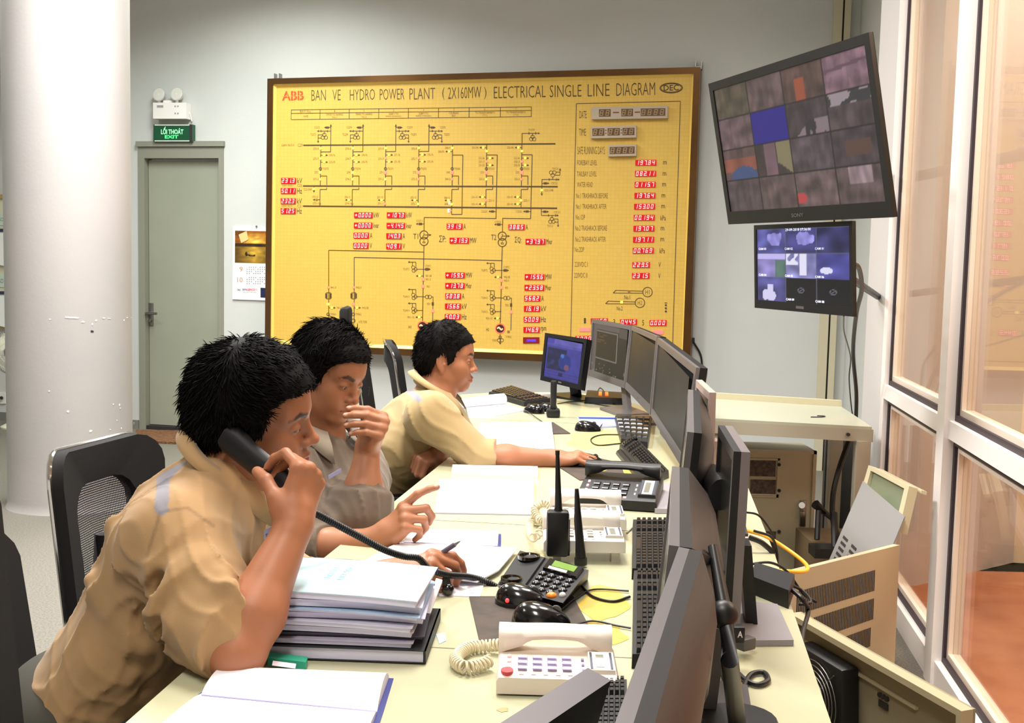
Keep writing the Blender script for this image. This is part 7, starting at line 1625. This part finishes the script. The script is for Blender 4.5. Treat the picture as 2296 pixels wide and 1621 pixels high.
patch_tex(q, m, '29-09-2018 07:36:00', .36, .915, .62, .945, .002, mw, .01)
for s, x, y in (('CAM 03', .06, .70), ('CAM 02', .35, .70), ('CAM 01', .66, .70), ('CAM 04', .06, .39), ('CAM 05', .35, .39), ('CAM 06', .66, .39), ('CAM 09', .36, .12), ('CAM 08', .66, .12)): patch_tex(q, m, s, x, y, x+.085, y+.026, .002, mw, .01)
m.build('camera_captions', t2)
nn = (C2[1]-C2[0]).cross(C2[0]-C2[3]).normalized(); cM = sum(C2, Vector())/4-nn*.05; m = MB(); m.tube([cM, cM+Vector((.2, .3, -.02)), GP+GD*.35+GN*.0+Vector((0, 0, cM.z-.12))], .015, m_black, 10); m.build('wall_arm', t2)
m = MB(); m.tube(spline([at(1908, 590, 3.72), at(1926, 602, 3.9), at(1932, 650, 4.2), at(1920, 705, 4.5), at(1913, 790, 4.75), at(1920, 880, 4.85), at(1919, 950, 4.85)], 10), .0085, m_black, 8); tag(m.build('cable'), 'thick black cable hanging from the bright camera monitor to the table', 'cable')
m = MB(); m.tube(spline([at(1892, 708, 3.75), at(1893, 745, 4.2), at(1907, 800, 4.7), at(1904, 850, 4.8), at(1910, 920, 4.85), at(1919, 955, 4.85)], 10), .003, m_black, 6); tag(m.build('cable'), 'thin black wire hanging beside the thick cable below the camera monitor', 'cable')
m = MB(); m.tube(spline([at(1905, 985, 4.75), at(1882, 1050, 4.72), at(1868, 1110, 4.68), at(1868, 1170, 4.6), at(1885, 1215, 4.5)], 10), .012, m_black, 8); tag(m.build('cable'), 'thick black cable dropping under the steel table to the floor', 'cable')
m = MB(); m.tube(spline([W(1549, 760, .03), W(1560, 775, .02), W(1572, 800, .015), W(1574, 840, .015), W(1572, 890, .015), W(1570, 960, .015)], 10), .007, m_black, 8); m.box(W(1552, 762, .03), (.03, .03, .03), m_black); tag(m.build('cable'), 'black supply lead running down the wall from the corner of the golden board', 'cable')

# ---------------------------------------------------------------- chairs
m_fab = mat('chair_fabric', (16, 15, 16), .9, bump=(900, .3, .001)); 
def mesh_net():
    m = bpy.data.materials.new('chair_net'); m.use_nodes = True; nt = m.node_tree; b = nt.nodes['Principled BSDF']; b.inputs['Base Color'].default_value = (*lin((52, 52, 56)), 1); b.inputs['Roughness'].default_value = .6
    tc = nt.nodes.new('ShaderNodeTexCoord'); v = nt.nodes.new('ShaderNodeTexVoronoi'); v.voronoi_dimensions = '2D'; v.inputs['Scale'].default_value = 190; v.inputs['Randomness'].default_value = 0; sx = nt.nodes.new('ShaderNodeSeparateXYZ'); cx_ = nt.nodes.new('ShaderNodeCombineXYZ'); nt.links.new(tc.outputs['Object'], sx.inputs[0]); nt.links.new(sx.outputs['Y'], cx_.inputs['X']); nt.links.new(sx.outputs['Z'], cx_.inputs['Y']); nt.links.new(cx_.outputs[0], v.inputs['Vector'])
    r = nt.nodes.new('ShaderNodeValToRGB'); r.color_ramp.elements[0].position = .24; r.color_ramp.elements[0].color = (0, 0, 0, 1); r.color_ramp.elements[1].position = .32; nt.links.new(v.outputs['Distance'], r.inputs[0]); nt.links.new(r.outputs[0], b.inputs['Alpha']); return m
m_net = mesh_net()
def chair(label, px, py, yaw, top=.97, w=.46, bh=.52, lean=.10, head=False, group=None, arms=True):
    """seat centre (px,py), yaw = direction the sitter faces"""
    t = thing('office_chair', label, 'chair', (px, py, 0), group, yaw, absolute=False)
    zb = top-bh; S_ = lambda y, z, d=0: Vector((-.23-lean*(z-zb)/bh*1.0-.05*(1-(2*y/w)**2)+.0+d, y, z))
    def bandpts(k, e=0):
        """rounded outline of the back"""
        pts = []; hw = w/2-e; h0, h1 = zb+e, top-e; r_ = .07
        for (cy_, cz, a0) in ((hw-r_, h1-r_, 0), (-(hw-r_), h1-r_, 90), (-(hw*.86-r_), h0+r_, 180), (hw*.86-r_, h0+r_, 270)):
            for q in range(5): a = math.radians(a0+90*q/4); pts.append((cy_+r_*math.cos(a), cz+r_*math.sin(a)))
        return pts
    o = bandpts(0); i_ = bandpts(0, .085); n = len(o); m = MB(); vs = [S_(y, z, .016) for y, z in o]+[S_(y, z, .016) for y, z in i_]+[S_(y, z, -.016) for y, z in o]+[S_(y, z, -.016) for y, z in i_]
    fs = []
    for k in range(n): j = (k+1) % n; fs += [(k, j, n+j, n+k), (2*n+k, 3*n+k, 3*n+j, 2*n+j), (k, 2*n+k, 2*n+j, j), (n+k, n+j, 3*n+j, 3*n+k)]
    m.add(vs, fs, m_fab, True); m.build('back_frame', t)
    m = MB(); c_ = sum((S_(y, z) for y, z in i_), Vector())/n; vs = [S_(y, z) for y, z in i_]+[S_(0, (zb+top)/2)]; m.add(vs, [(k, (k+1) % n, n) for k in range(n)], m_net, True); m.build('mesh_panel', t)
    m = MB(); m.tube([S_(y, z, -.018) for y, z in o], .006, m_chrome, 8, closed=True); m.build('chrome_edge', t)
    if head: m = MB(); m.tube([S_(0, top-.02), S_(0, top+.1)], .012, m_black); m.box(S_(0, top+.15), (.05, .26, .13), m_fab, bev=.03); m.build('headrest', t)
    m = MB(); m.box((0, 0, .45), (.48, .48, .07), m_fab, bev=.03); m.build('seat', t)
    m = MB(); m.tube([(-.05, 0, .42), (-.27, 0, .43), (-.31, 0, .55), (-.30, 0, .72)], .018, m_black, 10); m.build('back_support', t)
    for s in (() if arms is False else (-1, 1)): m = MB(); m.tube([(.05, s*.25, .44), (.05, s*.29, .47), (.02, s*.29, .60)], .012, m_black, 10); m.box((0, s*.29, .615), (.24, .05, .025), m_black, bev=.01); m.build('armrest', t)
    m = MB(); m.cyl((0, 0, .42), (0, 0, .10), .028, m_black, 18); m.build('gas_column', t)
    for k in range(5):
        a = k*2*PI/5+.3; m = MB(); e = Vector((math.cos(a)*.29, math.sin(a)*.29, .075)); m.tube([(0, 0, .11), e], [.028, .016], m_chrome, 10); l = m.build('leg', t); m = MB(); m.tube([e+Vector((0, .012, -.045)), e+Vector((0, -.012, -.045))], .028, m_black, 14); m.tube([e, e+Vector((0, 0, -.04))], .008, m_black, 8); m.build('caster', l)
    return t
chair('black mesh-backed office chair with chrome rim beside the white column', -.655, 2.50, math.radians(-12), top=.935, w=.42, lean=.05)
chair('black office chair cut off by the left edge of the frame', -.335, 1.16, math.radians(2), top=1.12, w=.46, bh=.66, lean=.09)
chair('black office chair under the nearest man, hidden by his body', -.67, 1.96, 0, top=.84, w=.42, bh=.40, arms=False)
chair('black office chair whose edge shows between the middle and farthest men', -.32, 3.82, math.radians(5), top=.93, w=.42)
chair('black office chair with chrome rim right behind the head of the farthest man', -.20, 5.02, math.radians(8), top=1.02, w=.42)
chair('black office chair with a headrest rising above the middle man', -.465, 5.85, math.radians(4), top=.925, w=.40, head=True)
print('objects', len(bpy.data.objects))
